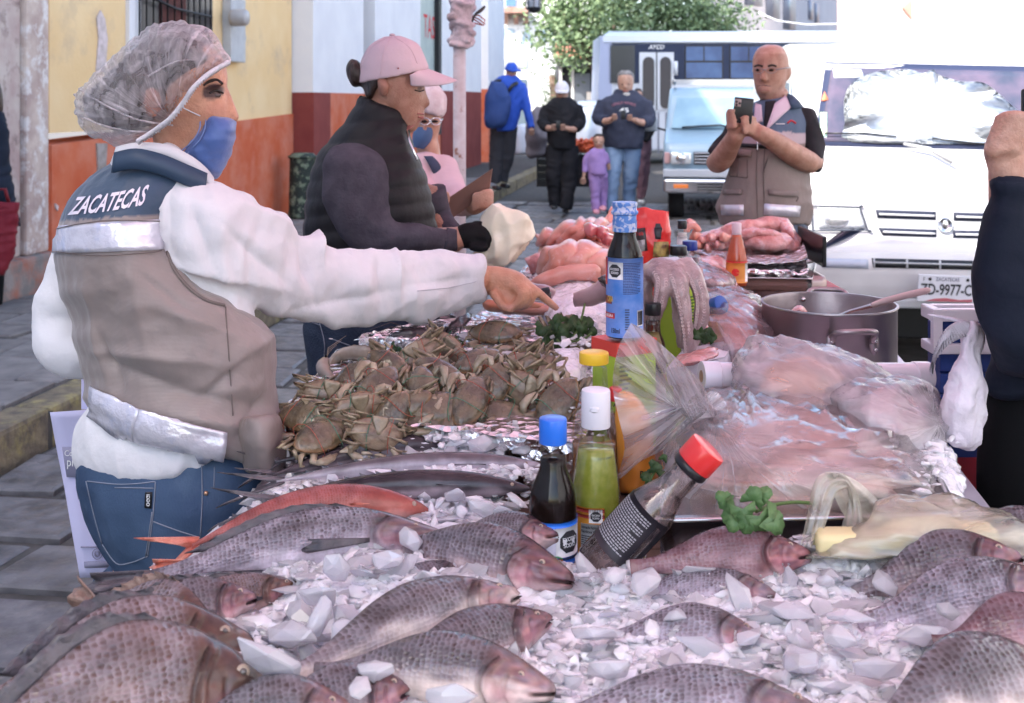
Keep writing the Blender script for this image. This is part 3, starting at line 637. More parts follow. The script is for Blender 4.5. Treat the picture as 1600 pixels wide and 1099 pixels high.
for yy in (1.3,2.4,3.5):mb=MB();mb.box(W(0,yy,1.79),(1.5,.05,.04),rot=R_);mb.build('roof_bar',GREYP,bv_,smooth=False)
for sx in (-1,1):MB().tube([W(sx*.7,1.2,1.79),W(sx*.7,3.7,1.79)],.025,6).build('roof_rail',GREYP,bv_)
mb=MB();mb.box(W(-.1,.1,.99),(.1,.02,.03),rot=R_);mb.build('badge',CHR,bv_)
# ------------------------------------------------------------ white van
WV=M('van_white',(.62,.62,.63),(.58,.58,.60),rough=.3,sc=1.5,coat=.5)
wv=empty('white_van',P(1480,480,6.4),'white passenger van facing the stall with a silver sunshade in its windscreen','van')
W,R_=frame(1487,6.4)
HWV=.86
tv=lambda z:1-.13*max(0,z-1.1)/.8
body=prof(W,rdens([(.18,.36),(.02,.45),(-.02,.52),(-.03,.66),(.02,.70),(.03,.72),(.06,.95),(.14,1.12),(.25,1.235),(.72,1.73),(.86,1.80),(1.2,1.88),(1.8,1.92),(4.4,1.92),(4.6,1.5),(4.6,.36)],.06),HWV,tv).build('body',WV,wv)
VB=bvh_of(body)
SLOT=M('grille_slot',(.03,.035,.06),rough=.5,spec=.2)
# front furniture draped on the curved nose
for c,nm,mt in ((((1268,322),(1343,324),(1355,360),(1270,361)),'headlight_bezel',CHR),):
    ol=[hit(VB,u,v,.012)[0] for u,v in [tuple(q) for q in crom([c[0],c[1],c[1],c[2],c[2],c[3],c[3],c[0],c[0]],4)]];mb=MB();mb.tube(ol,.004,5);hb=mb.build(nm,M('headlight_frame',(.05,.06,.09),rough=.5),wv)
    drape(VB,((1277,323),(1342,325),(1352,357),(1279,357)),8,4,M('headlight_clear',(.52,.55,.60),(.70,.72,.76),rough=.1,sc=70,contrast=(.45,.55),coat=.6),'headlight_lens',hb,off=.010,thick=.006)
    MB().ell(hit(VB,1308,344,.012)[0],(.075,.02,.05)).build('lamp',M('lamp_reflector',(.6,.62,.66),(.8,.8,.82),rough=.15,metal=.7,sc=60),hb)
drape(VB,((1640,322),(1715,322),(1715,360),(1630,360)),6,4,M('headlight_clear2',(.82,.84,.86),rough=.08),'headlight',wv,off=.006)
for c in (((1368,328),(1462,331),(1462,344),(1371,341)),((1372,356),(1463,359),(1463,371),(1379,368)),((1490,332),(1600,335),(1600,348),(1490,345)),((1489,360),(1600,362),(1600,374),(1489,372))):
    gsl=drape(VB,c,10,2,SLOT,'grille_slot',wv,off=.004,thick=.01)
    m_=[( (c[0][0]+c[3][0])/2+4,(c[0][1]+c[3][1])/2-1),((c[1][0]+c[2][0])/2-2,(c[1][1]+c[2][1])/2-1),((c[1][0]+c[2][0])/2-2,(c[1][1]+c[2][1])/2+2),((c[0][0]+c[3][0])/2+4,(c[0][1]+c[3][1])/2+2)]
    drape(VB,m_,10,1,WV,'slat',gsl,off=.012,thick=.008)
p_,n3=hit(VB,1476,352,.004);mb=MB();mb.lathe([(.04,0),(.043,.008),(.038,.014),(.036,.010),(0,.010)],p_,n3,24);eb=mb.build('emblem',CHR,wv)
MB().ell(p_+n3*.012,(.018,.005,.028)).build('emblem_mark',CHR,eb)
# windscreen: dark glass behind, sunshade inside
drape(VB,((1290,98),(1675,106),(1690,238),(1272,228)),24,8,M('screen_seal',(.04,.05,.10),rough=.5,spec=.2),'windscreen_seal',wv,off=.004,thick=.01)
ws=drape(VB,((1299,107),(1668,115),(1680,230),(1281,222)),30,12,M('van_glass',(.06,.07,.11),(.14,.11,.16),rough=.12,sc=5,spec=.35),'windscreen',wv,off=.009,thick=.006)
SHADE=M('silver_sunshade',(.62,.64,.66),(.40,.46,.54),rough=.45,sc=9,metal=.15,bump=.6,bsc=26,dirt=((.80,.66,.60),3,.62,.8))
ss=MB();out=[(1318,160),(1326,138),(1350,122),(1380,113),(1420,112),(1440,118),(1458,112),(1465,120),(1500,130),(1535,132),(1560,150),(1590,176),(1625,195),(1650,226),(1500,228),(1330,224),(1320,195)]
cc=(1455,178);rg=[]
for k in (1,.8,.6,.4,.2,.02):rg.append([hit(VB,cc[0]+(u-cc[0])*k,cc[1]+(v-cc[1])*k,.016+.006*noise.noise(Vector((u*.03*k,v*.04,k*3))))[0] for u,v in [tuple(q) for q in crom([o_ for o_ in out]+[out[0]],3)[:-1]]])
ss.rings(rg,cap=True);ss.build('sunshade',SHADE,ws)
drape(VB,((1301,110),(1345,111),(1350,123),(1303,124)),4,2,M('pale_visor',(.62,.66,.72),rough=.6),'visor',ws,off=.013,thick=.004)
drape(VB,((1288,145),(1294,158),(1285,160),(1283,158)),2,2,M('orange_tag',(.8,.25,.12),rough=.5),'sticker',ws,off=.013,thick=.003)
drape(VB,((1281,178),(1292,178),(1292,216),(1282,216)),2,2,M('stickers',(.3,.6,.6),(.7,.8,.5),rough=.5,sc=30),'sticker',ws,off=.013,thick=.003)
for pts in (((1288,214),(1320,214),(1350,214),(1400,219)),((1455,222),(1490,226),(1530,230),(1575,232))):
    MB().tube([hit(VB,u,v,.03)[0] for u,v in pts],.006,6).build('wiper_blade',BLACK,wv)
MB().tube([hit(VB,u,v,.045)[0] for u,v in ((1410,233),(1450,241),(1486,262))],[.008,.012,.012],8).build('wiper_arm',GREYP,wv)
MB().ell(hit(VB,1380,250,.004)[0],(.006,.006,.02)).build('washer_nozzle',GREYP,wv)
# bumper: its own piece, lower grille, fog recess, plate
mbp=prof(W,rdens([(-.10,.38),(-.13,.45),(-.13,.6),(-.10,.655),(.0,.665),(.16,.64),(.16,.38)],.04),.88);bp_=mbp.build('bumper',M('bumper_white',(.58,.57,.57),(.52,.50,.50),rough=.45,sc=4),wv)
BB=bvh_of(bp_)
drape(BB,((1362,404),(1522,408),(1525,422),(1364,418)),12,2,BLACK,'air_intake',bp_,off=.004,thick=.01)
for q in (0,.33,.66,1):
    u=1364+q*156;drape(BB,((u,405+q*4),(u+3,405+q*4),(u+3,418+q*4),(u,418+q*4)),1,1,GREYP,'intake_bar',bp_,off=.010,thick=.006)
drape(BB,((1364,410),(1522,414),(1522,416),(1364,412)),8,1,GREYP,'intake_bar',bp_,off=.010,thick=.006)
drape(BB,((1285,404),(1356,406),(1357,420),(1284,418)),5,2,M('fog_lens',(.4,.42,.5),rough=.2),'fog_light',bp_,off=.004,thick=.01)
mb=MB();mb.box(W(0,-.135,.40),(1.7,.05,.05),rot=R_,bev=.012);mb.build('lower_strip',GREYP,bp_,smooth=False)
# number plate
yP=6.2;c0,cx_,cy_=P(1433,471,yP),P(1521,474,yP)-P(1433,471,yP),P(1436,429,yP)-P(1433,471,yP)
PLM=M('plate_white',(.62,.62,.66),rough=.4);mb=MB();mb.prism([c0,c0+cx_,c0+cx_+cy_,c0+cy_],(0,.012,0));pl=mb.build('number_plate',PLM,wv,smooth=False,bevel=.003)
def plt(s_,a,b,c,d,m_,bold=True):
    o_=c0+Vector((0,-.002,0));return text_flat(s_,o_+cx_*a+cy_*b,cx_*(c-a),cy_*(d-b),m_,'lettering',pl,bold)
plt('ZD-9977-C',.04,.25,.95,.68,DARK_PRINT);plt('ZACATECAS',.3,.78,.72,.92,M('plate_grey_text',(.2,.2,.25),rough=.5));
plt('F',.08,.76,.11,.9,DARK_PRINT,False)
mb=MB();mb.prism([c0+cx_*a+cy_*b+Vector((0,-.003,0)) for a,b in ((.12,.02),(.3,.12),(.5,.16),(.75,.1),(.97,.14),(.97,.03))],(0,.002,0));mb.build('plate_landscape',M('plate_red',(.4,.1,.12),rough=.5),pl,smooth=False)
for a in (.2,.87):MB().ell(c0+cx_*a+cy_*.85+Vector((0,-.003,0)),(.009,.004,.009)).build('bolt',IRON,pl)
# side glass and pillar seen at the left
for sx in (-1,1):
    mb=MB();mb.lathe([(0,-.12),(.2,-.12),(.31,-.1),(.33,0),(.31,.1),(0,.1)],W(sx*.7,.75,.33),R_ @ Vector((1,0,0)),24);mb.build('wheel',RUB,wv)
    mb=MB();x=sx*(.86*.935+.012);mb.prism([W(sx*.845,.42,1.2),W(sx*.79,.80,1.62),W(sx*.79,1.5,1.65),W(sx*.845,1.5,1.2)],R_ @ Vector((sx*.012,0,0)));mb.build('side_window',M('side_glass',(.30,.36,.42),rough=.1),wv,smooth=False)
    mb=MB();mb.box(W(sx*.98,.55,1.38),(.05,.09,.24),rot=R_,bev=.02);mb.build('mirror',GREYP,wv)
    MB().tube([W(sx*.84,.6,1.3),W(sx*.97,.56,1.33)],.01,6).build('mirror_arm',BLACK,wv)
vs_=sq(W,-.84,.84,.3,.12,.36,.2,BLACK,'underbody',wv)
# ------------------------------------------------------------ people
def rdg(p,f):return .35-abs(noise.noise(Vector((p[0]*f,p[1]*f,p[2]*f*.7+3))))*1.6
def uv_of(p):return (800+p[0]/p[1]*F,HV-(p[2]-CH)/p[1]*F)
def skin(name,c,c2):return M(name,c,c2,rough=.45,sc=18,bump=.12,bsc=160,sss=.12,sssr=(.012,.004,.002),attr=False)
SKIN=M('skin',(1,1,1),(.80,.70,.66),rough=.42,sc=40,bump=.3,bsc=220,sss=.1,sssr=(.012,.004,.002),attr=True)
HAIR=M('dark_hair',(.016,.009,.007),(.05,.028,.02),rough=.4,sc=60,stretch=(1,1,.15),bump=.5,bsc=120)
EYEW=M('eye_white',(.6,.57,.55),rough=.2);EYED=M('iris',(.02,.012,.01),rough=.1)
LIP=M('lips',(.36,.10,.09),rough=.4)
DENIM=M('blue_denim',(.035,.06,.12),(.065,.105,.18),rough=.75,sc=5,bump=.15,bsc=300,det=6,stretch=(1,1,.5),dirt=((.11,.16,.24),4,.55,.8))
THREAD=M('pale_thread',(.22,.24,.30),rough=.8)
WSHIRT=M('white_cotton',(.72,.70,.72),(.66,.64,.67),rough=.8,sc=5,bump=.12,bsc=90,sheen=.2)
def wrk(amp,fx=(6,6,16),off=0,base=1.0):
    def f(p):
        q=Vector((p[0]*fx[0]+off,p[1]*fx[1],p[2]*fx[2]));w=noise.noise(q*.5)*.8
        n=noise.noise(q+Vector((w,w,w*2)));r_=1-abs(n)*2.4
        return amp*(r_*.7+noise.noise(q*2.3+Vector((9,2,1)))*.5)
    return f
def cloth(mb,name,mat,par,vox=.007,sm=4,w=None):
    me=remesh(mb,vox,sm,w);return put(name,me,mat,par)
def skinbody(mb,par,vox=.006,col=(.42,.21,.14),paint=None,name='body',sm=3):
    me=remesh(mb,vox,sm)
    def fn(p):
        u,v=uv_of(p);k=1+.18*fbm(p,14,3)
        c=[col[0]*k,col[1]*k,col[2]*k]
        if paint:
            q=paint(u,v,p)
            if q is not None:c=[c[i]*(1-q[3])+q[i]*q[3] for i in range(3)]
        return c
    vcol(me,fn);return put(name,me,SKIN,par)
def finger(mb,pts,r=.009):pxtube(mb,[(u,v,y,r*(1-.07*i)) for i,(u,v,y) in enumerate(pts)],3,8)
def line_on(bv,pts,r,mat,name,par,off=.001,k=5):
    q=crom(pts,k);mb=MB();mb.tube([hit(bv,a[0],a[1],off)[0] for a in q],r,5);return mb.build(name,mat,par)
def blob(mb,u,v,y,r,n=12):mb.ell(P(u,v,y),r,n=n);return mb
# ===== woman in hairnet and vest, pointing
Y=2.05
wa=empty('person',P(270,1477,Y),'woman in hairnet, blue mask and khaki vest pointing across the stall with her right arm','person')
mb=MB()
pxloft(mb,[(255,62,300,60,Y,.03),(225,80,335,76,Y,.065),(210,100,351,98,Y,.078),(206,125,356,122,Y,.08),(208,142,354,140,Y,.078),(214,155,357,152,Y,.074),(222,172,362,178,Y,.068),(230,190,360,198,Y,.06),(236,208,352,222,Y,.055),(240,226,338,244,Y,.05),(238,245,310,258,Y,.05),(225,268,300,275,Y,.058),(200,295,300,300,Y,.06)],4,32)
pxloft(mb,[(352,140,357,139,Y-.004,.009),(350,155,364,156,Y-.004,.012),(350,170,370,172,Y-.004,.016),(352,182,374,184,Y-.004,.019),(352,192,368,193,Y-.004,.016),(352,198,360,198,Y-.004,.008)],3,14)
pxloft(mb,[(300,128,352,126,Y-.052,.014),(300,136,354,134,Y-.054,.014)],3,14)
pxloft(mb,[(195,290,300,290,Y,.06),(150,350,310,340,Y,.08),(150,500,350,500,Y,.09),(165,640,370,640,Y,.09),(165,750,370,750,Y,.10),(185,880,360,880,Y,.10)],4)
for x in (230,325):pxtube(mb,[(x,850,Y,.06),(x,1100,Y,.05),(x,1200,Y,.055),(x,1440,Y,.04),(x+20,1465,Y-.03,.035),(x+70,1470,Y-.05,.03)])
pxtube(mb,[(300,340,2.02,.045),(400,400,2.08,.035),(500,445,2.25,.03),(620,445,2.42,.028),(700,438,2.5,.029),(752,437,2.56,.027)])
pxtube(mb,[(160,340,Y+.12,.03),(115,450,Y+.13,.028),(102,510,Y+.13,.026),(150,552,Y+.11,.026),(260,560,Y+.12,.026)])
HY=2.58
pxloft(mb,[(745,416,748,458,HY,.026),(768,415,768,463,HY,.03),(790,418,786,468,HY,.036),(810,424,800,470,HY,.038),(824,434,818,468,HY,.034),(834,444,828,464,HY,.022)],4,18)
finger(mb,[(822,446,HY-.01),(838,455,HY-.012),(853,468,HY-.012),(866,479,HY-.01),(872,483,HY-.008)],.0112)
for i,(du,dy) in enumerate(((0,-.018),(-9,-.034),(-19,-.04))):
    finger(mb,[(822+du,444+i,HY+dy+.006),(833+du,457+i,HY+dy-.004),(826+du,474,HY+dy-.004),(812+du,480,HY+dy),(806+du,470,HY+dy+.004)],.0115)
blob(mb,795,460,HY-.018,(.026,.020,.017));blob(mb,812,462,HY-.022,(.020,.016,.018))
finger(mb,[(770,455,HY-.03),(778,468,HY-.042),(788,480,HY-.048),(802,484,HY-.05)],.0118)
def paint_a(u,v,p):
    if p[1] < Y+.01 and 60 < v < 200:
        d=((u-333)/16)**2+((v-143+.12*(u-334))/11.5)**2
        if d < 1.5 and u > 316:return (.05,.03,.035,max(0,min(1,(1.5-d)*1.6))*.92)
        d2=((u-335)/22)**2+((v-170)/14)**2
        if d2 < 1:return (.55,.24,.17,(1-d2)*.5)
    if p[1] > 2.3 and v > 476:return (.5,.27,.22,.5)
body_a=skinbody(mb,wa,.0048,(.60,.31,.20),paint_a)
BA=bvh_of(body_a)
MB().ell(hit(BA,339,148.5,-.0042)[0],(.0085,.006,.0050)).build('eye',M('eye_shadowed',(.10,.075,.07),rough=.25),wa)
MB().ell(hit(BA,341.5,148.5,-.0010)[0],(.0046,.003,.0048)).build('iris',EYED,wa)
line_on(BA,[(327,146),(333,142),(341,142),(348,146)],.0020,EYED,'eyelashes',wa,.001)
line_on(BA,[(318,134),(327,127),(338,125),(348,131)],.0020,HAIR,'eyebrow',wa,.0006);line_on(BA,[(318,133),(328,128.5),(339,126.5),(347,132)],.0015,HAIR,'eyebrow',wa,.0004)
mb=MB();rows=[(130,155,134,182,Y,.02),(142,140,156,196,Y,.05),(160,124,188,207,Y,.07),(182,104,214,205,Y,.08),(210,76,244,192,Y,.085),(242,58,270,172,Y,.085),(280,52,294,150,Y,.082),(315,64,318,124,Y,.068),(336,88,334,106,Y,.04)]
pxloft(mb,rows,3,26);hair=cloth(mb,'hair',HAIR,wa,.006,3,lambda p:.004*noise.noise(Vector((p[0]*30-p[2]*45,p[1]*30,p[2]*20))))
mb=MB();blob(mb,238,160,Y-.076,(.016,.012,.026));mb.build('ear',M('ear_skin',(.50,.24,.18),rough=.5,sss=.1),wa)
NET=film('hairnet_fabric',(.96,.90,.94),alpha=.34,rough=.6,bump=.6,bsc=45,streak=(1,1,.6),polar=tuple(P(262,196,Y-.09)),lines=.5,gloss=.4,pf=6)
mb=MB();rows=[(116,152,118,185,Y,.02),(118,146,132,205,Y,.05),(132,130,158,220,Y,.085),(156,108,190,230,Y,.10),(182,84,222,222,Y,.108),(210,57,252,204,Y,.108),(242,39,280,180,Y,.108),(282,32,302,154,Y,.104),(322,44,326,130,Y,.088),(350,74,346,110,Y,.062),(361,92,354,104,Y,.03)]
pxloft(mb,rows,6,60);
def netw(p):
    u,v=uv_of(p);a=(u*.75+v*.65);return .0035*noise.noise(Vector((a*.05,(u-v)*.22,p[1]*8)))+.004*math.sin((u*.62-v*.78)*.55+3*noise.noise(Vector((u*.02,v*.02,p[1]*4))))*.4+.005*noise.noise(Vector((u*.025,v*.03,p[1]*6+4)))
me=mb.mesh();bm=bmesh.new();bm.from_mesh(me);bmesh.ops.recalc_face_normals(bm,faces=bm.faces);bm.to_mesh(me);bm.free();displace(me,netw);me.polygons.foreach_set('use_smooth',[True]*len(me.polygons));put('hairnet',me,NET,wa)
NETB=M('hairnet_elastic',(.74,.70,.74),rough=.8,bump=.5,bsc=90)
band=crom([(357,97),(338,108),(322,119),(302,138),(288,159),(268,184),(249,199),(232,211),(214,222)],12)
mb=MB();pts=[];rr=[]
for i,q in enumerate(band):
    k_=i/(len(band)-1);p=P(q[0],q[1],Y-.046-.062*math.sin(min(1,k_*1.35)*math.pi*.62));pts.append(p+Vector((0,0,.0012*(-1)**i)));rr.append(.0038+.0018*(i % 2))
mb.tube(pts,rr,7);mb.build('elastic_band',NETB,wa)
for pts in ([(125,140,Y-.03),(165,165,Y-.10),(215,187,Y-.112),(270,196,Y-.075)],[(118,178,Y-.03),(160,196,Y-.095),(205,205,Y-.105),(250,206,Y-.08)],[(350,82,Y-.045),(310,92,Y-.09),(270,98,Y-.112),(230,120,Y-.118)]):
    mb=MB();pxtube(mb,[(a,b,c,.0028) for a,b,c in pts],8,6,.5);mb.build('net_fold',NET,wa)
MASKB=M('blue_mask_cloth',(.075,.135,.36),(.09,.16,.40),rough=.42,sc=6,bump=.1,bsc=120,sheen=.3)
mb=MB();pxloft(mb,[(318,177,366,187,Y,.045),(312,181,370,191,Y,.062),(311,192,369,203,Y,.072),(308,204,367,216,Y,.074),(296,212,364,231,Y,.076),(286,223,359,247,Y,.070),(275,234,351,264,Y,.062),(276,243,343,277,Y,.048),(300,253,336,281,Y,.02)],4,34,.9)
cloth(mb,'face_mask',MASKB,wa,.004,3,lambda p:.0022*noise.noise(Vector((p[0]*70+p[2]*50,p[1]*20,p[2]*25)))+.0016*noise.noise(Vector((p[0]*40,3,p[2]*90))))
mb=MB();mb.tube([hit(BA,u,v,.002)[0] for u,v in ((280,164),(290,170),(302,176),(313,181))],.0011,5);mb.build('ear_loop',WSHIRT,wa)
for pts in (((313,185),(312,200),(305,215),(293,228),(282,237)),((322,184),(320,200),(313,217),(301,231),(290,243))):
    mb=MB();mb.tube([P(u,v,Y-.068 if 190 < v < 230 else Y-.055) for u,v in [tuple(q) for q in crom(pts,5)]],.0012,5);mb.build('mask_seam',M('mask_thread',(.2,.27,.5),rough=.7),wa)
# shirt
mb=MB()
pxloft(mb,[(181,232,300,233,Y,.068),(179,243,318,262,Y,.072),(170,262,330,284,Y,.085),(145,320,345,330,Y,.11),(140,500,400,500,Y,.12),(150,610,410,610,Y,.13),(124,665,415,660,Y,.15),(116,700,408,700,Y,.16),(124,735,400,722,Y,.165),(150,752,360,738,Y,.16),(190,757,330,742,Y,.14)],4,36)
pxtube(mb,[(160,340,Y+.12,.05),(132,400,Y+.13,.052),(112,450,Y+.13,.053),(96,500,Y+.13,.052),(102,540,Y+.10,.048),(130,556,Y+.09,.042),(170,552,Y+.10,.038)],5,18)
SLV=[(266,300,262,420,2.0,.05),(290,282,290,440,2.0,.085),(345,288,330,458,2.02,.095),(400,318,395,478,2.08,.088),(450,355,450,499,2.15,.075),(510,384,520,509,2.25,.068),(570,391,585,508,2.33,.064),(640,394,650,496,2.42,.06),(700,396,705,483,2.5,.055),(745,403,742,466,2.56,.045)]
pxloft(mb,SLV,5,36)
pxloft(mb,[(630,389,640,502,2.41,.066),(640,389,654,503,2.43,.070),(690,393,712,486,2.51,.062),(725,395,745,474,2.55,.055),(748,401,757,466,2.565,.048),(753,405,758,462,2.57,.046)],3,28)
def shw(p):
    u,v=uv_of(p);w=wrk(.009,(5,5,9))(p)*.8
    if u > 250:
        a=(u*.6+v*1.0);w+=.010*noise.noise(Vector((u*.022+v*.008,v*.02-u*.006,2)))+.006*noise.noise(Vector((u*.05,v*.018+u*.012,7)))
        for cx,cy,dx,dy,L,W_,am in ((430,350,.9,.5,60,9,.010),(480,410,.25,.97,70,12,-.011),(350,430,1,.25,80,10,.010),(540,470,.96,-.2,70,9,-.007),(595,440,.15,.98,45,8,-.006),(495,385,.3,.9,30,7,.012),(400,400,.75,.65,55,9,-.008),(620,420,.1,1,50,7,.009),(690,440,.98,-.12,45,5,-.004),(320,380,.35,.93,60,10,-.009)):
            s_=(u-cx)*dx+(v-cy)*dy;t_=-(u-cx)*dy+(v-cy)*dx;w+=1.6*am*math.exp(-(s_/L)**2-abs(t_/W_)**1.25)
    return max(-.019,w+.0022*rdg(p,22)+.001*rdg(p,55))
shirt=cloth(mb,'shirt',WSHIRT,wa,.0058,3,shw)
BS=bvh_of(shirt)
mb=MB();cp=[(183,236,Y-.066),(215,229,Y-.08),(260,232,Y-.08),(295,248,Y-.074),(318,266,Y-.064),(332,284,Y-.05)]
pts=[P(*q) for q in [tuple(x) for x in crom(cp,5)]];mb.add([p+Vector((0,0,.006)) for p in pts]+[p+Vector((0,-.006,-.014)) for p in pts],[(i,i+1,i+1+len(pts),i+len(pts)) for i in range(len(pts)-1)])
q=mb.build('collar',WSHIRT,wa);q.modifiers.new('s','SOLIDIFY').thickness=.004
for a,b in (((652,455),(700,450)),((700,450),(744,440))):line_on(BS,[a,((a[0]+b[0])/2,(a[1]+b[1])/2),b],.0009,M('seam_thread',(.55,.53,.58),rough=.8),'cuff_seam',wa)
# vest
VESTM=M('vest_fabric',(1,1,1),(.93,.93,.93),rough=.42,sc=10,bump=.15,bsc=40,attr=True,weave=160,sheen=.2)
mb=MB()
pxloft(mb,[(181,246,300,248,Y,.078),(172,256,318,268,Y,.09),(146,272,318,290,Y,.11),(112,306,300,312,Y,.135),(93,345,275,350,Y,.155),(84,395,282,392,Y,.165),(90,440,315,435,Y,.168),(104,480,372,474,Y,.166),(114,520,412,505,Y,.166),(122,560,430,550,Y,.166),(130,600,434,600,Y,.168),(137,625,437,650,Y,.172),(141,645,441,690,Y,.178),(140,655,442,722,Y,.182),(150,672,436,738,Y,.170)],4,44)
def vw(p):
    u,v=uv_of(p);w=.006*noise.noise(Vector((u*.012+v*.02,v*.022-u*.010,1)))*smooth01(380,450,v)
    for cx,cy,dx,dy,L,W_,am in ((230,590,.93,.36,70,12,-.011),(250,560,.95,.1,80,11,.009),(310,620,.98,.12,70,10,-.008),(190,640,.93,.35,60,9,.008),(380,560,.75,-.6,55,10,.009),(350,590,.7,-.65,60,9,-.010),(150,520,.2,.98,70,10,.010),(170,560,.35,.93,60,9,-.009),(280,430,.7,.7,60,8,.006),(260,460,.8,.6,60,8,-.006),(300,500,.85,.3,60,9,.006),(215,470,.25,.97,80,20,.007),(400,640,.5,-.8,40,9,-.007),(330,660,.95,.2,60,8,.006)):
        s_=(u-cx)*dx+(v-cy)*dy;t_=-(u-cx)*dy+(v-cy)*dx;w+=1.4*am*math.exp(-(s_/L)**2-abs(t_/W_)**1.2)
    return w+.0012*fbm(p,40,3)+.0016*rdg(p,30)
me=remesh(mb,.0058,4,vw);vcol(me,lambda p:(lambda u,v:(.035,.065,.115) if v < 346-(u-90)*.075 else (.275,.225,.21))(*uv_of(p)));vest=put('vest',me,VESTM,wa)
BV=bvh_of(vest)
TAPE=M('reflective_tape',(.62,.60,.66),(.74,.72,.80),rough=.22,sc=22,metal=.35,bump=.5,bsc=30,dirt=((.5,.55,.75),14,.55,.7))
drape(BV,((88,354),(255,342),(253,391),(84,396)),20,6,TAPE,'reflective_tape',wa,off=.004,wob=.002)
tq_=drape(BV,((150,604),(222,639),(212,692),(146,650)),12,6,TAPE,'reflective_tape',wa,off=.012,wob=.001);drape(BV,((222,639),(355,671),(349,720),(212,692)),16,6,TAPE,'reflective_tape',wa,off=.012,wob=.001)
SEAMV=M('vest_seam',(.17,.14,.13),rough=.7)
for pts in ([(86,393),(160,399),(250,394)],[(89,358),(160,347),(253,345)]):line_on(BV,pts,.0009,SEAMV,'seam',wa,.005)
line_on(BV,[(352,480),(358,560),(364,650)],.0012,SEAMV,'seam',wa)
line_on(BV,[(256,345),(262,400),(285,440),(318,468),(350,478)],.003,SEAMV,'armhole_binding',wa,.001)
mb=MB();c4=[Vector((107,337)),Vector((223,321)),Vector((235,289)),Vector((122,309))]
def zmap(a,b):
    q=(c4[0]*(1-a)+c4[1]*a)*(1-b)+(c4[3]*(1-a)+c4[2]*a)*b;return hit(BV,q.x,q.y+3*math.sin(a*3.1),.0022)[0]
text_map(mb,'ZACATECAS',zmap,True);mb.build('lettering',M('vest_print',(.72,.66,.74),rough=.5),wa,smooth=False,fix=False)
mb=MB();pts=[P(*q) for q in [tuple(x) for x in crom([(181,252,Y-.083),(215,246,Y-.096),(255,255,Y-.096),(290,270,Y-.09),(322,284,Y-.066)],5)]]
mb.add([p+Vector((0,0,.014)) for p in pts]+[p+Vector((-.002,-.008,-.020)) for p in pts],[(i,i+1,i+1+len(pts),i+len(pts)) for i in range(len(pts)-1)])
q=mb.build('vest_collar',M('navy_fabric',(.03,.055,.10),rough=.5),wa);q.modifiers.new('s','SOLIDIFY').thickness=.005
fl=MB();pxloft(fl,[(368,655,436,650,Y-.03,.17),(372,700,445,700,Y-.03,.178),(380,735,440,738,Y-.03,.16)],3,20);cloth(fl,'vest_flap',M('khaki_fabric',(.25,.205,.19),rough=.45,bump=.2,bsc=30),wa,.008,3,wrk(.006))
# jeans
mb=MB();pxloft(mb,[(122,715,425,712,Y,.15),(119,750,428,750,Y,.165),(130,800,424,800,Y,.175),(148,845,412,850,Y,.17),(180,893,400,893,Y,.155),(195,930,392,930,Y,.14)],4,34)
for x in (238,338):pxtube(mb,[(x,900,Y,.105),(x,1100,Y,.08),(x,1200,Y,.07),(x,1430,Y,.055)],4,18)
jn=cloth(mb,'jeans',DENIM,wa,.007,3,wrk(.004,(8,8,14)));BJ=bvh_of(jn)
for pts in ([(137,752),(190,757),(243,753)],[(243,753),(240,800),(231,869)],[(231,869),(205,879),(182,880),(160,850)],[(135,752),(146,800),(160,850)],[(315,728),(316,780),(313,838)],[(240,815),(275,828),(313,840)],[(335,730),(334,762)],[(228,870),(238,800)],[(180,762),(240,763)]):
    line_on(BJ,pts,.0011,THREAD,'stitching',wa,.0008)
drape(BJ,((228,769),(238,769),(237,794),(227,793)),2,4,BLACK,'pocket_tag',wa,off=.003)
mb=MB();c5=[(231,791),(231,771),(236,771),(236,791)]
text_map(mb,'OGGI',lambda a,b:hit(BJ,231+5*b,790-18*a,.0045)[0],True);mb.build('tag_lettering',WHITE_PRINT,wa,smooth=False,fix=False)
MB().ell(hit(BJ,322,771,0)[0],(.004,.004,.004)).build('rivet',M('copper',(.5,.3,.2),rough=.3,metal=.8),wa)
for x in (250,345):mb=MB();pxtube(mb,[(x-20,1455,Y,.05),(x+20,1462,Y-.04,.048),(x+80,1468,Y-.08,.035)],3,12,.7);mb.build('shoe',BLACK,wa)
# poster bag hanging behind her
PAPER=M('lavender_paper',(.60,.58,.80),(.56,.54,.76),rough=.6,sc=3)
pb=empty('paper_poster',P(130,900,2.32),'pale lavender paper poster sheet with grey printing hanging behind the woman in the vest','poster')
yq=2.3
def pq(u,v):return P(u,v,yq+.0004*(u-130)+.01*math.sin(v*.02))
mb=MB();L_=crom([(78,645),(88,700),(100,760),(112,830),(125,903)],4);Rr=crom([(150,640),(170,700),(180,760),(186,830),(184,902)],4)
vv=[];nr=len(L_)
for a,b in zip(L_,Rr):
    for k in range(5):vv.append(pq(a[0]+(b[0]-a[0])*k/4,a[1]+(b[1]-a[1])*k/4))
mb.add(vv,[(j*5+i,j*5+i+1,j*5+i+6,j*5+i+5) for j in range(nr-1) for i in range(4)]);ps=mb.build('sheet',PAPER,pb,fix=False);ps.modifiers.new('s','SOLIDIFY').thickness=.0015;ps.modifiers['s'].offset=1
PB=bvh_of(ps);GP=M('grey_print',(.28,.27,.38),rough=.6)
drape(PB,((97,698),(170,698),(175,745),(104,745)),2,2,GP,'print_block',pb,off=.0055,thick=.001)
for s_,u0,u1,v0,v1 in (('Comp',101,128,702,714),('pres',105,130,718,732)):
    mb=MB();text_map(mb,s_,lambda a,b:hit(PB,u0+(u1-u0)*a,v1+(v0-v1)*b,.008)[0]);mb.build('lettering',WHITE_PRINT,pb,smooth=False,fix=False)
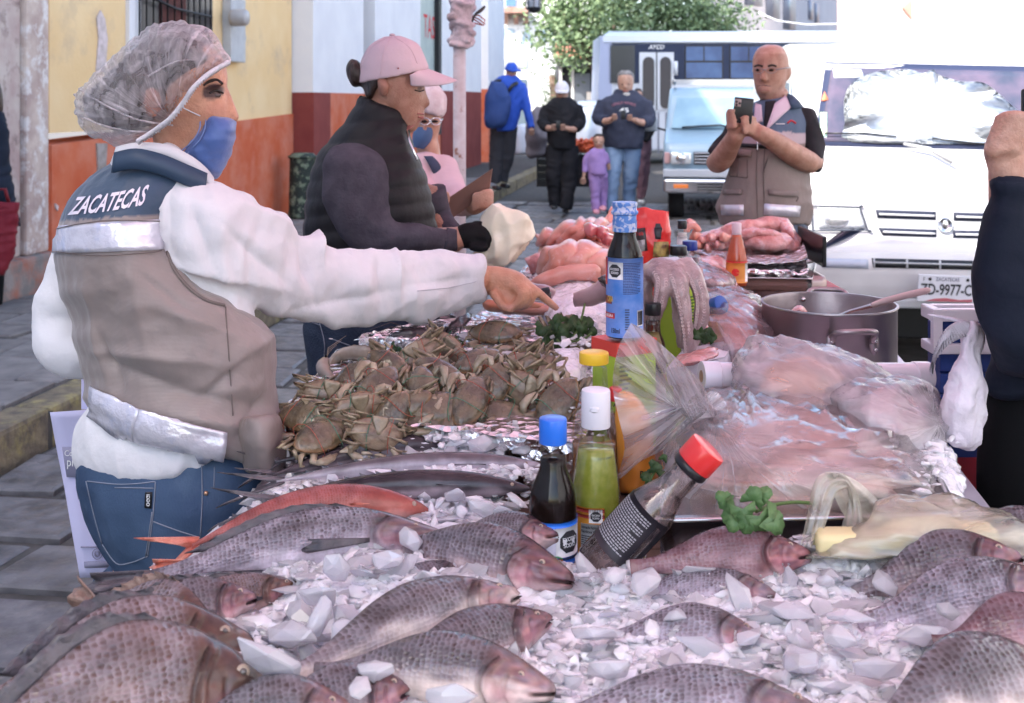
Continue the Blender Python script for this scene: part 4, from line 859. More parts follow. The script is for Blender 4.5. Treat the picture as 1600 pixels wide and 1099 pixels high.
drape(PB,((126,853),(160,853),(160,855),(126,855)),1,1,GP,'print_line',pb,off=.0055,thick=.001)
drape(PB,((131,877),(176,875),(177,885),(132,886)),1,1,GP,'print_block',pb,off=.0055,thick=.001)
mb=MB();cs=[hit(PB,152+7.5*math.cos(i*.35),864+8*math.sin(i*.35),.006)[0] for i in range(19)];mb.tube(cs,.0010,4);mb.tube([hit(PB,152+3.5*math.cos(i*.8),864+4*math.sin(i*.8),.006)[0] for i in range(9)],.0018,4);mb.build('seal',GP,pb)
drape(PB,((118,760),(160,760),(162,778),(122,780)),1,1,GP,'print_block',pb,off=.0055,thick=.001)
mb=MB();mb.prism([P(127,585,2.34),P(185,585,2.34),P(185,640,2.34),P(127,640,2.34)],(0,.002,0));mb.build('rear_sheet',PAPER,pb,smooth=False)
# ===== woman in pink cap and black vest
Y=2.9
wb=empty('person',P(575,1091,Y),'woman in pink cap and black quilted vest looking down beside the stall','person')
mb=MB()
pxloft(mb,[(590,72,630,72,Y,.04),(570,95,652,92,Y,.066),(566,115,660,112,Y,.072),(567,132,663,130,Y,.072),(574,148,664,148,Y,.068),(585,162,663,163,Y,.06),(600,177,661,180,Y,.052),(612,190,656,193,Y,.045),(618,200,650,204,Y,.036),(622,206,642,208,Y,.02)],4,28)
pxloft(mb,[(655,132,664,133,Y-.002,.008),(656,145,667,147,Y-.002,.010),(658,156,672,158,Y-.002,.013),(658,163,673,164,Y-.002,.015),(658,168,666,169,Y-.002,.010)],3,12)
pxloft(mb,[(650,176,664,177,Y-.002,.018),(650,181,665,182,Y-.002,.019),(650,187,662,187,Y-.002,.015)],3,12)
pxloft(mb,[(572,140,625,160,Y,.05),(566,180,630,195,Y,.055),(560,220,640,225,Y,.08),(500,260,655,270,Y,.11),(500,400,670,400,Y,.11),(500,500,660,500,Y,.12),(510,620,650,620,Y,.12)],4)
for x in (550,610):pxtube(mb,[(x,600,Y,.08),(x,780,Y,.06),(x,1060,Y,.045),(x+50,1075,Y-.05,.035)])
pxtube(mb,[(560,255,Y-.1,.05),(560,350,Y-.12,.042),(640,375,Y-.1,.035),(720,372,Y-.02,.028)])
pxloft(mb,[(705,358,708,386,Y-.02,.022),(725,350,728,386,Y-.02,.028),(745,350,748,382,Y-.02,.026)],3,14)
pxtube(mb,[(660,300,Y+.14,.045),(672,340,Y+.16,.035),(715,380,Y+.05,.03)])
body_b=skinbody(mb,wb,.0062,(.45,.24,.17),lambda u,v,p:(.08,.05,.045,.8) if (p[1] < Y and ((u-655)/6)**2+((v-140)/2.2)**2 < 1) else None)
BB_=bvh_of(body_b)
line_on(BB_,[(648,141),(655,143),(662,141)],.0016,EYED,'eyelashes',wb);line_on(BB_,[(646,131),(654,127),(662,130)],.0022,HAIR,'eyebrow',wb)
line_on(BB_,[(652,178),(659,178),(664,179)],.0018,LIP,'lips',wb,0);line_on(BB_,[(653,183),(659,184),(664,183)],.0022,LIP,'lips',wb,0)
mb=MB();pxloft(mb,[(590,122,604,124,Y-.07,.010),(590,132,608,133,Y-.074,.014),(592,142,606,143,Y-.072,.012),(596,150,602,150,Y-.068,.008)],3,12);mb.build('ear',M('ear_skin_b',(.36,.17,.12),rough=.5,sss=.1),wb)
mb=MB();pxloft(mb,[(562,110,640,106,Y,.078),(563,125,632,118,Y,.076),(568,140,608,128,Y,.07),(572,152,592,140,Y,.062),(578,160,586,152,Y,.04)],4,20);pxloft(mb,[(548,92,560,94,Y,.016),(541,103,564,103,Y,.03),(542,118,564,116,Y,.032),(547,132,564,126,Y,.028),(553,138,563,134,Y,.014)],4,16)
cloth(mb,'hair',HAIR,wb,.006,3,lambda p:.002*noise.noise(Vector((p[0]*60,p[1]*60,p[2]*20))))
CAPM=M('pink_cap_cloth',(.66,.50,.53),(.60,.45,.49),rough=.8,sc=8,bump=.1,bsc=150)
mb=MB();pxloft(mb,[(600,57,625,56,Y,.03),(577,72,652,68,Y,.07),(564,95,664,90,Y,.088),(560,115,670,104,Y,.093),(560,131,668,110,Y,.092)],5,30)
cap=cloth(mb,'cap',CAPM,wb,.005,3,lambda p:.0012*fbm(p,25,3));CB=bvh_of(cap)
mb=MB();grid=[]
for i in range(13):
    a=-math.pi/2+math.pi*i/12
    for j in range(7):
        k=j/6;u=640+20*math.cos(a)*.9+k*(58*math.cos(a)**.6 if math.cos(a) > 0 else 0);y_=Y+.088*math.sin(a)*(1-.12*k);v=109+k*16+8*math.sin(a)**2*(1+.4*k)-6*math.cos(a)*(1-k)
        grid.append(P(u,v,y_))
mb.add(grid,[(i*7+j,i*7+j+1,(i+1)*7+j+1,(i+1)*7+j) for i in range(12) for j in range(6)]);q=mb.build('brim',CAPM,wb);q.modifiers.new('s','SOLIDIFY').thickness=.006;
q.modifiers.new('ss','SUBSURF').render_levels=1
MB().ell(P(613,55,Y),(.008,.008,.004)).build('cap_button',CAPM,wb)
for pts in ([(613,56),(600,80),(594,118)],[(613,56),(640,75),(652,100)],[(613,56),(580,75),(563,110)]):line_on(CB,pts,.0009,CAPM,'cap_seam',wb,.0005)
RP=M('red_embroidery',(.5,.04,.05),rough=.7)
for pts in ([(655,70),(660,76),(662,84)],[(662,84),(668,90),(673,92)],[(660,74),(668,78),(670,84)],[(664,88),(672,86)]):line_on(CB,pts,.0028,RP,'embroidery',wb,.001)
BVM=M('black_quilted_nylon',(.010,.009,.011),(.016,.014,.016),spec=.25,rough=.5,sc=8,bump=.3,bsc=25)
mb=MB();pxloft(mb,[(563,152,632,180,Y,.07),(556,168,640,198,Y,.076),(545,188,643,214,Y,.088),(525,212,650,236,Y,.108),(502,240,660,262,Y,.13),(487,275,668,292,Y,.15),(478,320,676,330,Y,.155),(475,370,682,370,Y,.155),(476,430,686,430,Y,.155),(478,490,690,492,Y,.155)],5,36)
def qw(p):
    u,v=uv_of(p);return .0035*abs(math.sin((v+ (u-575)*.12)*.115))+wrk(.006,(6,6,6))(p)
cloth(mb,'quilted_vest',BVM,wb,.006,3,qw)
GSL=M('grey_sweatshirt',(.06,.052,.068),(.08,.07,.088),rough=.9,sc=30,bump=.2,bsc=120)
mb=MB();ya=Y-.13;pxloft(mb,[(535,224,570,228,ya+.05,.03),(512,240,597,248,ya,.055),(504,275,606,280,ya,.062),(506,315,610,318,ya,.060),(520,355,614,342,ya,.058),(550,392,625,350,ya,.054),(600,397,645,352,ya,.05),(640,396,665,354,ya+.02,.046),(678,394,690,358,ya+.05,.042),(703,391,708,360,ya+.09,.036),(713,388,712,361,ya+.10,.034)],5,28)
sw=cloth(mb,'sweatshirt_sleeve',GSL,wb,.006,3,wrk(.007,(9,9,9)))
mb=MB();pxloft(mb,[(693,396,698,356,ya+.07,.044),(715,392,714,358,ya+.1,.04)],3,18);mb.build('cuff',GSL,wb)
mb=MB();pxtube(mb,[(668,300,Y+.15,.05),(685,345,Y+.16,.04),(712,375,Y+.06,.034)],4,14);mb.build('far_sleeve',GSL,wb)
BG=M('black_glove',(.012,.011,.012),rough=.7,bump=.2,bsc=80)
mb=MB();pxloft(mb,[(706,387,708,359,Y-.02,.030),(722,388,722,350,Y-.02,.034),(742,389,742,347,Y-.02,.036),(757,383,756,352,Y-.02,.030),(763,377,763,358,Y-.02,.018)],4,16)
for i,(v,dy) in enumerate(((352,-.03),(360,-.045),(369,-.05),(377,-.045))):finger(mb,[(742,v,Y+dy+.01),(756,v+1,Y+dy),(765,v+5,Y+dy),(766,v+10,Y+dy+.012)],.0125)
finger(mb,[(735,384,Y-.05),(750,388,Y-.06),(762,385,Y-.06)],.012)
cloth(mb,'glove',BG,wb,.0045,2)
mb=MB();mb.tube([P(636,205,Y-.075),P(640,222,Y-.095),P(652,250,Y-.12)],.003,6);mb.build('zip',CHR,wb)
mb=MB();pxloft(mb,[(478,488,688,488,Y,.15),(474,520,686,520,Y,.16),(480,570,680,580,Y,.165),(492,620,668,625,Y,.155)],4,30)
for x in (540,622):pxtube(mb,[(x,610,Y,.1),(x,780,Y,.075),(x,1050,Y,.055)],4,16)
jb=cloth(mb,'jeans',M('dark_denim',(.018,.026,.05),(.035,.05,.085),rough=.75,sc=8,bump=.4,bsc=220),wb,.009,3,wrk(.004));BJ=bvh_of(jb)
for pts in ([(500,505),(508,545),(500,585)],[(478,500),(500,508)],[(520,530),(560,545)]):line_on(BJ,pts,.0013,THREAD,'stitching',wb)
for x in (560,640):mb=MB();pxtube(mb,[(x-20,1068,Y,.045),(x+20,1072,Y-.04,.042),(x+60,1078,Y-.08,.03)],3,12,.7);mb.build('shoe',BLACK,wb)
# ===== woman behind, with hairnet, glasses and clipboard
Y=3.9
wc=empty('person',P(680,852,Y),'woman in white hairnet, glasses and mask half hidden behind the pink cap woman','person')
mb=MB();pxloft(mb,[(650,142,680,140,Y,.05),(640,160,690,158,Y,.07),(640,180,690,180,Y,.07),(644,200,688,200,Y,.062),(650,218,682,220,Y,.052),(654,232,674,234,Y,.04)],4,20)
blob(mb,664,204,Y-.068,(.012,.02,.018))
pxloft(mb,[(650,215,685,220,Y,.05),(650,245,690,245,Y,.06),(636,262,700,262,Y,.1),(630,400,700,400,Y,.11),(632,520,700,520,Y,.12)],4)
for x in (650,682):pxtube(mb,[(x,500,Y,.08),(x,640,Y,.06),(x,835,Y,.045)])
yh=3.3
pxtube(mb,[(690,270,Y-.02,.05),(712,315,Y-.25,.04),(742,320,yh,.03)]);pxtube(mb,[(645,270,Y-.05,.05),(660,320,Y-.3,.04),(690,312,yh+.02,.03)])
pxloft(mb,[(737,310,735,330,yh,.028),(755,300,755,330,yh,.03),(766,300,766,324,yh,.024)],3,12)
for i,v in enumerate((299,306,313,321)):finger(mb,[(768,v+1,yh-.01),(762,v,yh-.035),(748,v+4,yh-.045),(738,v+6,yh-.04)],.010)
for i,v in enumerate((303,309,315)):finger(mb,[(684,v,yh),(694,v-1,yh-.03),(703,v+2,yh-.03)],.010)
skinbody(mb,wc,.0075,(.5,.28,.2))
mb=MB();pxloft(mb,[(660,131,680,131,Y,.04),(644,140,694,142,Y,.08),(638,158,698,160,Y,.095),(638,170,697,176,Y,.09),(660,176,692,184,Y,.075)],4,24);cloth(mb,'hairnet',M('hairnet_cloth',(.62,.50,.52),(.74,.66,.68),rough=.7,sc=22,bump=.5,bsc=60),wc,.008,2,lambda p:.004*noise.noise(Vector((p[0]*50,p[1]*30,p[2]*30))))
mb=MB();pxloft(mb,[(650,198,678,199,Y-.02,.055),(646,205,678,208,Y-.02,.07),(644,218,674,222,Y-.02,.07),(646,230,664,234,Y-.02,.05)],4,20);cloth(mb,'face_mask',M('mask_blue_dark',(.07,.12,.24),rough=.6),wc,.006,2)
mb=MB();
for cx in (664,681):mb.tube([P(cx+8*math.cos(i*.5),190+5.5*math.sin(i*.5),Y-.09) for i in range(14)],.0022,5)
mb.tube([P(670,189,Y-.09),P(674,189,Y-.09)],.002,5);mb.tube([P(689,189,Y-.09),P(692,186,Y)],.002,5);mb.build('glasses',CHR,wc)
for cx in (662,679):MB().ell(P(cx,190,Y-.067),(.012,.006,.005)).build('eye',EYED,wc)
PINKS=M('pink_smock',(.66,.46,.50),(.6,.42,.47),rough=.8,bump=.2)
mb=MB();pxloft(mb,[(646,240,680,236,Y,.06),(636,252,692,250,Y,.1),(630,280,698,285,Y,.13),(630,400,700,400,Y,.13),(632,520,702,520,Y,.14)],4,24)
pxtube(mb,[(690,262,Y-.02,.055),(704,300,Y-.2,.05),(722,318,Y-.4,.042)]);pxtube(mb,[(645,262,Y-.02,.055),(655,310,Y-.3,.048),(675,318,Y-.5,.042)]);cloth(mb,'smock',PINKS,wc,.01,3,wrk(.006))
mb=MB();pxloft(mb,[(662,244,676,244,Y-.10,.02),(672,262,688,258,Y-.13,.02),(682,285,692,280,Y-.135,.02)],3,12);mb.build('lanyard',M('dark_lanyard',(.05,.06,.1),rough=.7),wc)
for x in (650,684):mb=MB();pxtube(mb,[(x,520,Y,.1),(x,680,Y,.08),(x,850,Y,.06)]);mb.build('trouser_leg',DENIM,wc)
cb=empty('clipboard',P(725,330,yh),'brown board held by the woman in glasses behind the pink cap woman','clipboard')
mb=MB();mb.prism([P(676,326,yh-.02),P(769,264,yh-.05),P(764,300,yh-.02),P(692,352,yh)],(.002,.006,.002));mb.build('board',M('brown_board',(.26,.15,.12),(.22,.12,.10),rough=.6,sc=6),cb,smooth=False,bevel=.002)
pn=MB();pn.tube([P(672,300,yh-.05),P(684,310,yh-.06)],.005,8);o=pn.build('pen',WHITE_PRINT);tag(o,'white pen beside the brown board','pen')
# ===== bald man with phone
Y=4.28
wd=empty('person',P(1197,790,Y),'bald man with glasses and khaki vest taking a picture with a black phone','person')
mb=MB()
pxloft(mb,[(1197,70,1213,70,Y,.03),(1187,74,1223,74,Y,.055),(1180,82,1228,82,Y,.07),(1176,93,1232,93,Y,.08),(1176,106,1232,106,Y,.082),(1177,120,1230,120,Y,.078),(1179,135,1227,135,Y,.072),(1183,148,1222,148,Y,.066),(1190,158,1215,158,Y,.055),(1196,163,1208,163,Y,.03)],4,26)
pxloft(mb,[(1189,108,1197,108,Y-.075,.012),(1187,118,1198,118,Y-.084,.016),(1186,125,1200,125,Y-.086,.020),(1189,128,1197,128,Y-.078,.014)],3,12)
pxloft(mb,[(1230,108,1236,106,Y,.016),(1230,116,1237,115,Y,.018),(1228,124,1233,124,Y,.014)],3,10)
pxloft(mb,[(1184,136,1206,136,Y-.06,.018),(1184,141,1206,141,Y-.06,.02),(1186,147,1204,147,Y-.056,.018)],3,12)
pxloft(mb,[(1188,148,1232,142,Y,.06),(1186,165,1236,165,Y,.065),(1165,182,1255,182,Y,.09),(1152,210,1258,210,Y,.11),(1142,300,1262,300,Y,.13),(1138,380,1262,380,Y,.13),(1145,440,1258,440,Y,.12)],4)
for x in (1168,1232):pxtube(mb,[(x,430,Y,.085),(x,600,Y,.06),(x,760,Y,.045),(x,780,Y-.1,.035)])
yh=Y-.30
pxtube(mb,[(1155,190,Y,.035),(1130,235,Y-.04,.032),(1119,254,Y-.06,.036),(1128,248,Y-.14,.042),(1146,218,yh+.03,.032),(1152,206,yh,.028)],5)
pxtube(mb,[(1258,190,Y,.035),(1268,235,Y-.03,.032),(1270,254,Y-.06,.038),(1248,246,Y-.14,.043),(1205,218,yh+.04,.034),(1180,205,yh,.028)],5)
pxloft(mb,[(1136,190,1162,190,yh-.0,.02),(1138,205,1164,205,yh,.026),(1144,218,1160,218,yh+.02,.028)],3,12);pxloft(mb,[(1160,188,1162,214,yh+.02,.024),(1175,185,1178,214,yh+.02,.028),(1190,195,1192,216,yh+.04,.03)],3,12)
for i,v in enumerate((176,184,191,198)):finger(mb,[(1137+i,v+4,yh+.01),(1140,v-3+i,yh-.025),(1148+i,v-2+i,yh-.045)],.0105)
finger(mb,[(1150,180,yh+.03),(1150,172,yh+.03),(1152,166,yh+.02)],.011)
for i,v in enumerate((184,192,200,207)):finger(mb,[(1180,v+3,yh),(1168,v-1,yh-.03),(1158+i,v+2,yh-.045)],.0105)
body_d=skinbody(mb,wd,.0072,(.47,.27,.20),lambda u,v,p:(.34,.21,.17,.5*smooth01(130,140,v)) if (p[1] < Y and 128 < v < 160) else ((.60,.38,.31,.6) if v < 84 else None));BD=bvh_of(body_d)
GLS=M('lens',(.25,.2,.22),rough=.05,trans=.7)
mb=MB()
for cx in (1184,1205):
    mb.tube([P(cx+8.5*math.cos(i*.449),110+4.5*math.sin(i*.449)+(.8 if cx < 1200 else 0),Y-.098) for i in range(15)],.0012,5)
mb.tube([P(1192,109,Y-.1),P(1197,109,Y-.1)],.0025,5);mb.tube([P(1213,109,Y-.098),P(1229,106,Y-.05),P(1235,106,Y)],.0025,5);mb.build('glasses',M('dull_metal_frame',(.30,.27,.28),rough=.3,metal=.8),wd)
for cx in (1184,1205):
    MB().ell(hit(BD,cx,110,-.004)[0],(.011,.008,.006)).build('eye',EYED,wd);line_on(BD,[(cx-5,104),(cx+1,102),(cx+8,104)],.004,HAIR,'eyebrow',wd,0)
line_on(BD,[(1186,142),(1194,141),(1203,142)],.0016,LIP,'lips',wd,-.001)
line_on(BD,[(1184,135),(1194,134),(1205,135)],.0030,M('moustache',(.12,.09,.08),rough=.9),'moustache',wd,-.002)
BLS=M('black_shirt',(.02,.02,.024),(.035,.032,.038),rough=.8,sc=9)
mb=MB();pxloft(mb,[(1186,158,1232,156,Y,.07),(1166,172,1256,170,Y,.1),(1152,190,1264,190,Y,.12),(1145,300,1262,300,Y,.135),(1145,350,1262,350,Y,.135)],4,26)
pxloft(mb,[(1140,182,1165,186,Y,.06),(1128,205,1156,215,Y-.01,.066),(1114,225,1146,240,Y-.03,.066),(1105,236,1138,254,Y-.05,.062)],4,20);pxloft(mb,[(1240,165,1272,172,Y,.06),(1246,195,1282,200,Y,.068),(1254,225,1287,230,Y-.02,.066),(1262,246,1286,252,Y-.04,.060),(1270,266,1280,270,Y-.05,.05)],4,20)
cloth(mb,'shirt',BLS,wd,.009,3,wrk(.008,(8,8,8)))
mb=MB();pxloft(mb,[(1182,160,1238,150,Y,.085),(1168,172,1256,166,Y,.115),(1158,190,1262,188,Y,.14),(1150,215,1262,215,Y,.16),(1146,245,1262,245,Y,.17),(1138,270,1264,270,Y,.18),(1128,298,1267,298,Y,.185),(1120,322,1270,322,Y,.185),(1123,338,1268,340,Y,.18),(1125,350,1266,352,Y,.175)],5,38)
me=remesh(mb,.0075,4,wrk(.007,(7,7,9)))
def vd(p):
    u,v=uv_of(p);v2=v-(u-1197)*.0
    if v < 207:return (.10,.145,.22)
    if v < 225:return (.50,.42,.46)
    return (.27,.22,.205)
vcol(me,vd);vb_=put('vest',me,M('vest_fabric_b',(1,1,1),(.92,.92,.92),rough=.6,sc=12,bump=.2,bsc=50,attr=True),wd);BVd=bvh_of(vb_)
drape(BVd,((1196,160),(1212,158),(1205,185),(1193,206)),4,6,BLS,'shirt_front',wd,off=.004)
drape(BVd,((1210,165),(1232,148),(1236,168),(1196,206)),5,5,M('collar_lining',(.62,.52,.60),rough=.7),'collar_lining',wd,off=.010,thick=.006)
drape(BVd,((1182,164),(1190,166),(1192,190),(1178,196)),4,5,M('collar_lining2',(.6,.5,.58),rough=.7),'collar_lining',wd,off=.008,thick=.006)
drape(BVd,((1226,148),(1244,162),(1250,170),(1234,172)),4,3,M('navy_collar',(.05,.08,.13),rough=.6),'collar',wd,off=.014,thick=.008)
drape(BVd,((1153,224),(1203,226),(1203,233),(1153,230)),6,1,BLACK,'black_stripe',wd,off=.004)
drape(BVd,((1127,320),(1162,320),(1162,337),(1128,336)),5,2,TAPE,'reflective_patch',wd,off=.004);drape(BVd,((1194,318),(1250,322),(1248,339),(1193,336)),6,2,TAPE,'reflective_patch',wd,off=.004)
FLP=M('pocket_flap',(.25,.20,.19),rough=.6)
for c in (((1148,232),(1176,236),(1174,246),(1149,244)),((1132,297),(1160,297),(1160,304),(1132,305)),((1200,296),(1245,299),(1244,308),(1201,305))):drape(BVd,c,5,2,FLP,'pocket_flap',wd,off=.008,thick=.004)
for pts in ([(1183,225),(1182,280),(1184,345)],[(1195,225),(1193,280),(1196,345)],[(1140,275),(1168,278)],[(1144,250),(1140,275)],[(1155,250),(1152,276)],[(1168,250),(1168,278)],[(1202,300),(1244,306),(1244,315)]):line_on(BVd,pts,.0022,SEAMV,'seam',wd)
line_on(BVd,[(1184,222),(1184,236)],.004,CHR,'zip_pull',wd)
line_on(BVd,[(1230,193),(1236,189),(1243,193)],.0035,RP,'red_emblem',wd);line_on(BVd,[(1212,194),(1226,194)],.0018,WHITE_PRINT,'emblem_line',wd)
GRJ=M('grey_jeans',(.10,.12,.17),(.14,.16,.21),rough=.8,sc=8)
mb=MB();pxloft(mb,[(1134,340,1262,340,Y,.14),(1134,400,1262,400,Y,.15),(1140,450,1256,450,Y,.14)],4,24)
for x in (1166,1230):pxtube(mb,[(x,440,Y,.095),(x,600,Y,.075),(x,775,Y,.06)])
cloth(mb,'jeans',GRJ,wd,.012,3,wrk(.006))
for x in (1166,1230):mb=MB();pxtube(mb,[(x,782,Y,.05),(x,790,Y-.12,.045),(x,792,Y-.2,.03)],3,10,.7);mb.build('shoe',BLACK,wd)
phn=empty('smartphone',P(1160,190,yh-.03),'black smartphone with camera lenses held up by the bald man','phone')
R_p=Matrix.Rotation(math.radians(6),3,'Y')
mb=MB();mb.box(P(1161,173,yh-.032),(.066,.010,.088),rot=R_p,bev=.004);mb.build('case',BLACK,phn)
mb=MB();mb.box(P(1153,161,yh-.039),(.022,.004,.026),rot=R_p,bev=.0015);cm=mb.build('camera_bump',M('phone_grey',(.35,.28,.27),rough=.4),phn)
for a,b in ((1151,159),(1151,164),(1156,161.5)):MB().ell(P(a,b,yh-.042),(.004,.002,.004)).build('lens',BLACK,cm)
# ===== far walkers
def far_person(label,Y,torso,legs,arms,head,cT,cL,skinc=(.46,.28,.21),hair=None,cap=None,shoes=(),hands=(),shoec=BLACK,vox=.014,floor=None,hood=None):
    r=empty('person',P((torso[-1][0]+torso[-1][2])/2,floor or 335,Y),label,'person')
    mb=MB();(u0,v0,u1,v1)=head;cu=(u0+u1)/2;h=(v1-v0)
    w=(u1-u0)/2;pxloft(mb,[(cu-w*.4,v0,cu+w*.4,v0,Y,w*.5/F*Y),(cu-w*.9,v0+h*.15,cu+w*.9,v0+h*.15,Y,w/F*Y),(u0,v0+h*.35,u1,v0+h*.35,Y,w*1.15/F*Y),(u0+w*.05,v0+h*.6,u1-w*.05,v0+h*.6,Y,w*1.1/F*Y),(u0+w*.25,v0+h*.82,u1-w*.25,v0+h*.82,Y,w*.9/F*Y),(cu-w*.4,v1,cu+w*.4,v1,Y,w*.5/F*Y)],3,16)
    blob(mb,cu,v0+h*.6,Y-w*1.15/F*Y,(.016,.022,.022));pxtube(mb,[(cu,v0+h*.75,Y,.055),(cu,v1+8,Y,.06)])
    for a in arms:pxtube(mb,[(u,v,y,q*.72) for u,v,y,q in a],4,10)
    for u,v,y in hands:
        blob(mb,u,v,y,(.045,.035,.04),10)
        for k in range(4):finger(mb,[(u-3+k*2,v-1,y-.02),(u-3+k*2,v-4,y-.045),(u-2+k*2,v-6,y-.05)],.012)
    t0=torso;pxloft(mb,[(a+3,b,c-3,d,Y,t*.8) for a,b,c,d,t in t0],3,14)
    for l in legs:pxtube(mb,[(u,v,y,q*.75) for u,v,y,q in l],3,10)
    skinbody(mb,r,.011,skinc,sm=2)
    mb=MB();pxloft(mb,[(a,b,c,d,Y,t) for a,b,c,d,t in torso],4,24)
    for a in arms:pxtube(mb,[(u,v,y,q) for u,v,y,q in (a[:-1] if hands else a)],4,12)
    if hood:pxloft(mb,[(a,b,c,d,Y+.03,t) for a,b,c,d,t in hood],3,16)
    tp=cloth(mb,'top',cT,r,vox,2,wrk(.012,(6,6,6)))
    mb=MB()
    for l in legs:pxtube(mb,[(u,v,y,q) for u,v,y,q in l],4,14)
    cloth(mb,'trousers',cL,r,vox,2,wrk(.012,(6,6,8)))
    for u,v,du in shoes:mb=MB();pxtube(mb,[(u,v,Y+.05,.05),(u+du*.5,v+1,Y-.05,.05),(u+du,v+2,Y-.15,.035)],3,10,.7);mb.build('shoe',shoec,r)
    cu=(head[0]+head[2])/2
    for s_ in (-1,1):MB().ell(P(cu+s_*w*.42,v0+h*.5,Y-w*1.05/F*Y),(.014,.012,.007),n=8,m=5).build('eye',EYED,r)
    MB().tube([P(cu-w*.3,v0+h*.77,Y-w*1.06/F*Y),P(cu+w*.3,v0+h*.77,Y-w*1.06/F*Y)],.007,5).build('mouth',LIP,r)
    if hair:
        mb=MB();pxloft(mb,[(cu-w*.5,v0-2,cu+w*.5,v0-2,Y+.02,w*.7/F*Y),(cu-w*1.0,v0+h*.1,cu+w*1.0,v0+h*.1,Y+.02,w*1.15/F*Y),(u0-1,v0+h*.3,u1+1,v0+h*.3,Y+.05,w*1.1/F*Y),(u0,v0+h*.5,u1,v0+h*.5,Y+.08,w*.9/F*Y)],3,16);mb.build('hair',hair,r)
    if cap:
        mb=MB();pxloft(mb,[(cu-w*.5,v0-3,cu+w*.5,v0-3,Y,w*.6/F*Y),(cu-w*1.02,v0+h*.12,cu+w*1.02,v0+h*.12,Y,w*1.2/F*Y),(u0-1.5,v0+h*.38,u1+1.5,v0+h*.38,Y,w*1.3/F*Y)],3,18);c_=mb.build('cap',cap[0],r)
        mb=MB();mb.add([P(u0-1,v0+h*.36,Y-w*.7/F*Y),P(u1+1,v0+h*.36,Y-w*.7/F*Y),P(cu+w*.9+cap[1],v0+h*.5,Y-w*2.1/F*Y),P(cu-w*.9+cap[1],v0+h*.5,Y-w*2.1/F*Y)],[(0,1,2,3)]);q=mb.build('brim',cap[0],c_);q.modifiers.new('s','SOLIDIFY').thickness=.02
    return r,tp
Yf=15.2
NAVY=M('navy_hoodie',(.035,.04,.065),(.05,.055,.085),rough=.85,sc=5)
r1,t1=far_person('grey haired man in navy hoodie and blue jeans walking while looking at his phone',Yf,[(964,146,992,146,.10),(945,153,1008,153,.14),(937,163,1016,163,.18),(941,190,1008,190,.21),(942,215,1006,215,.22),(945,230,1003,233,.20)],
    [[(960,225,Yf,.13),(957,270,Yf-.05,.105),(955,305,Yf-.05,.085),(953,330,Yf-.05,.08)],[(987,225,Yf,.13),(986,270,Yf+.05,.10),(983,305,Yf+.15,.085),(981,326,Yf+.15,.08)]],
    [[(944,160,Yf,.09),(935,184,Yf-.05,.085),(945,190,Yf-.2,.07),(958,186,Yf-.32,.05)],[(1008,160,Yf,.09),(1014,187,Yf-.05,.09),(1004,192,Yf-.2,.07),(990,187,Yf-.32,.05)]],
    (965,112,990,152),NAVY,M('light_denim',(.16,.24,.38),(.25,.34,.48),rough=.8,sc=3),hair=M('grey_hair',(.16,.15,.15),(.28,.27,.27),rough=.7,sc=20),shoes=((955,331,-3),(982,328,2)),hands=((960,184,Yf-.36),(984,185,Yf-.36)),hood=[(962,140,996,142,.12),(956,150,1002,150,.14)])
T1=bvh_of(t1);mb=MB();text_map(mb,'45',lambda a,b:hit(T1,968+14*a,176-7*b,.012)[0],True);mb.build('chest_print',WHITE_PRINT,t1,smooth=False)
mb=MB();text_map(mb,'HINGLEY AWARDS',lambda a,b:hit(T1,957+36*a,167-4*b-4*math.sin(a*3.14),.012)[0]);mb.build('chest_lettering',M('faded_red_print',(.35,.15,.2),rough=.7),t1,smooth=False)
MB().ell(P(978,149,Yf-.08),(.07,.05,.045)).build('grey_beard',M('beard',(.4,.38,.36),rough=.9),r1)
o=MB().box(P(974,180,Yf-.42),(.06,.012,.12),bev=.004).build('smartphone',BLACK);tag(o,'dark phone in the hands of the navy hoodie man','phone')
BKH=M('black_hoodie',(.014,.014,.017),(.025,.024,.028),rough=.85,sc=5)
Yg=15.4
far_person('man in white cap and black hoodie walking while looking at his phone',Yg,[(868,153,892,153,.10),(857,160,900,160,.14),(851,170,906,170,.17),(855,195,902,195,.18),(855,215,900,218,.19),(857,232,900,234,.18)],
    [[(868,228,Yg,.13),(866,270,Yg,.11),(866,300,Yg+.05,.09),(868,322,Yg+.05,.085)],[(889,228,Yg,.13),(890,270,Yg-.05,.11),(887,305,Yg-.1,.09),(884,326,Yg-.1,.085)]],
    [[(857,168,Yg,.085),(848,192,Yg-.05,.075),(856,200,Yg-.2,.06),(868,200,Yg-.3,.045)],[(899,168,Yg,.085),(907,190,Yg-.05,.075),(898,202,Yg-.2,.06),(882,200,Yg-.3,.045)]],
    (868,130,888,163),BKH,BKH,cap=(M('white_cap_cloth',(.66,.63,.66),rough=.8),0),shoes=((867,323,-2),(884,329,0)),hands=((865,200,Yg-.34),(879,200,Yg-.34)),hood=[(862,154,896,156,.13),(858,163,900,163,.15)])
o=MB().box(P(872,195,Yg-.4),(.06,.012,.1),bev=.004).build('smartphone',BLACK);tag(o,'black phone in the hands of the white cap man','phone')
PUR=M('lilac_tracksuit',(.28,.18,.40),(.34,.22,.46),rough=.85,sc=9)
Yc=14.9
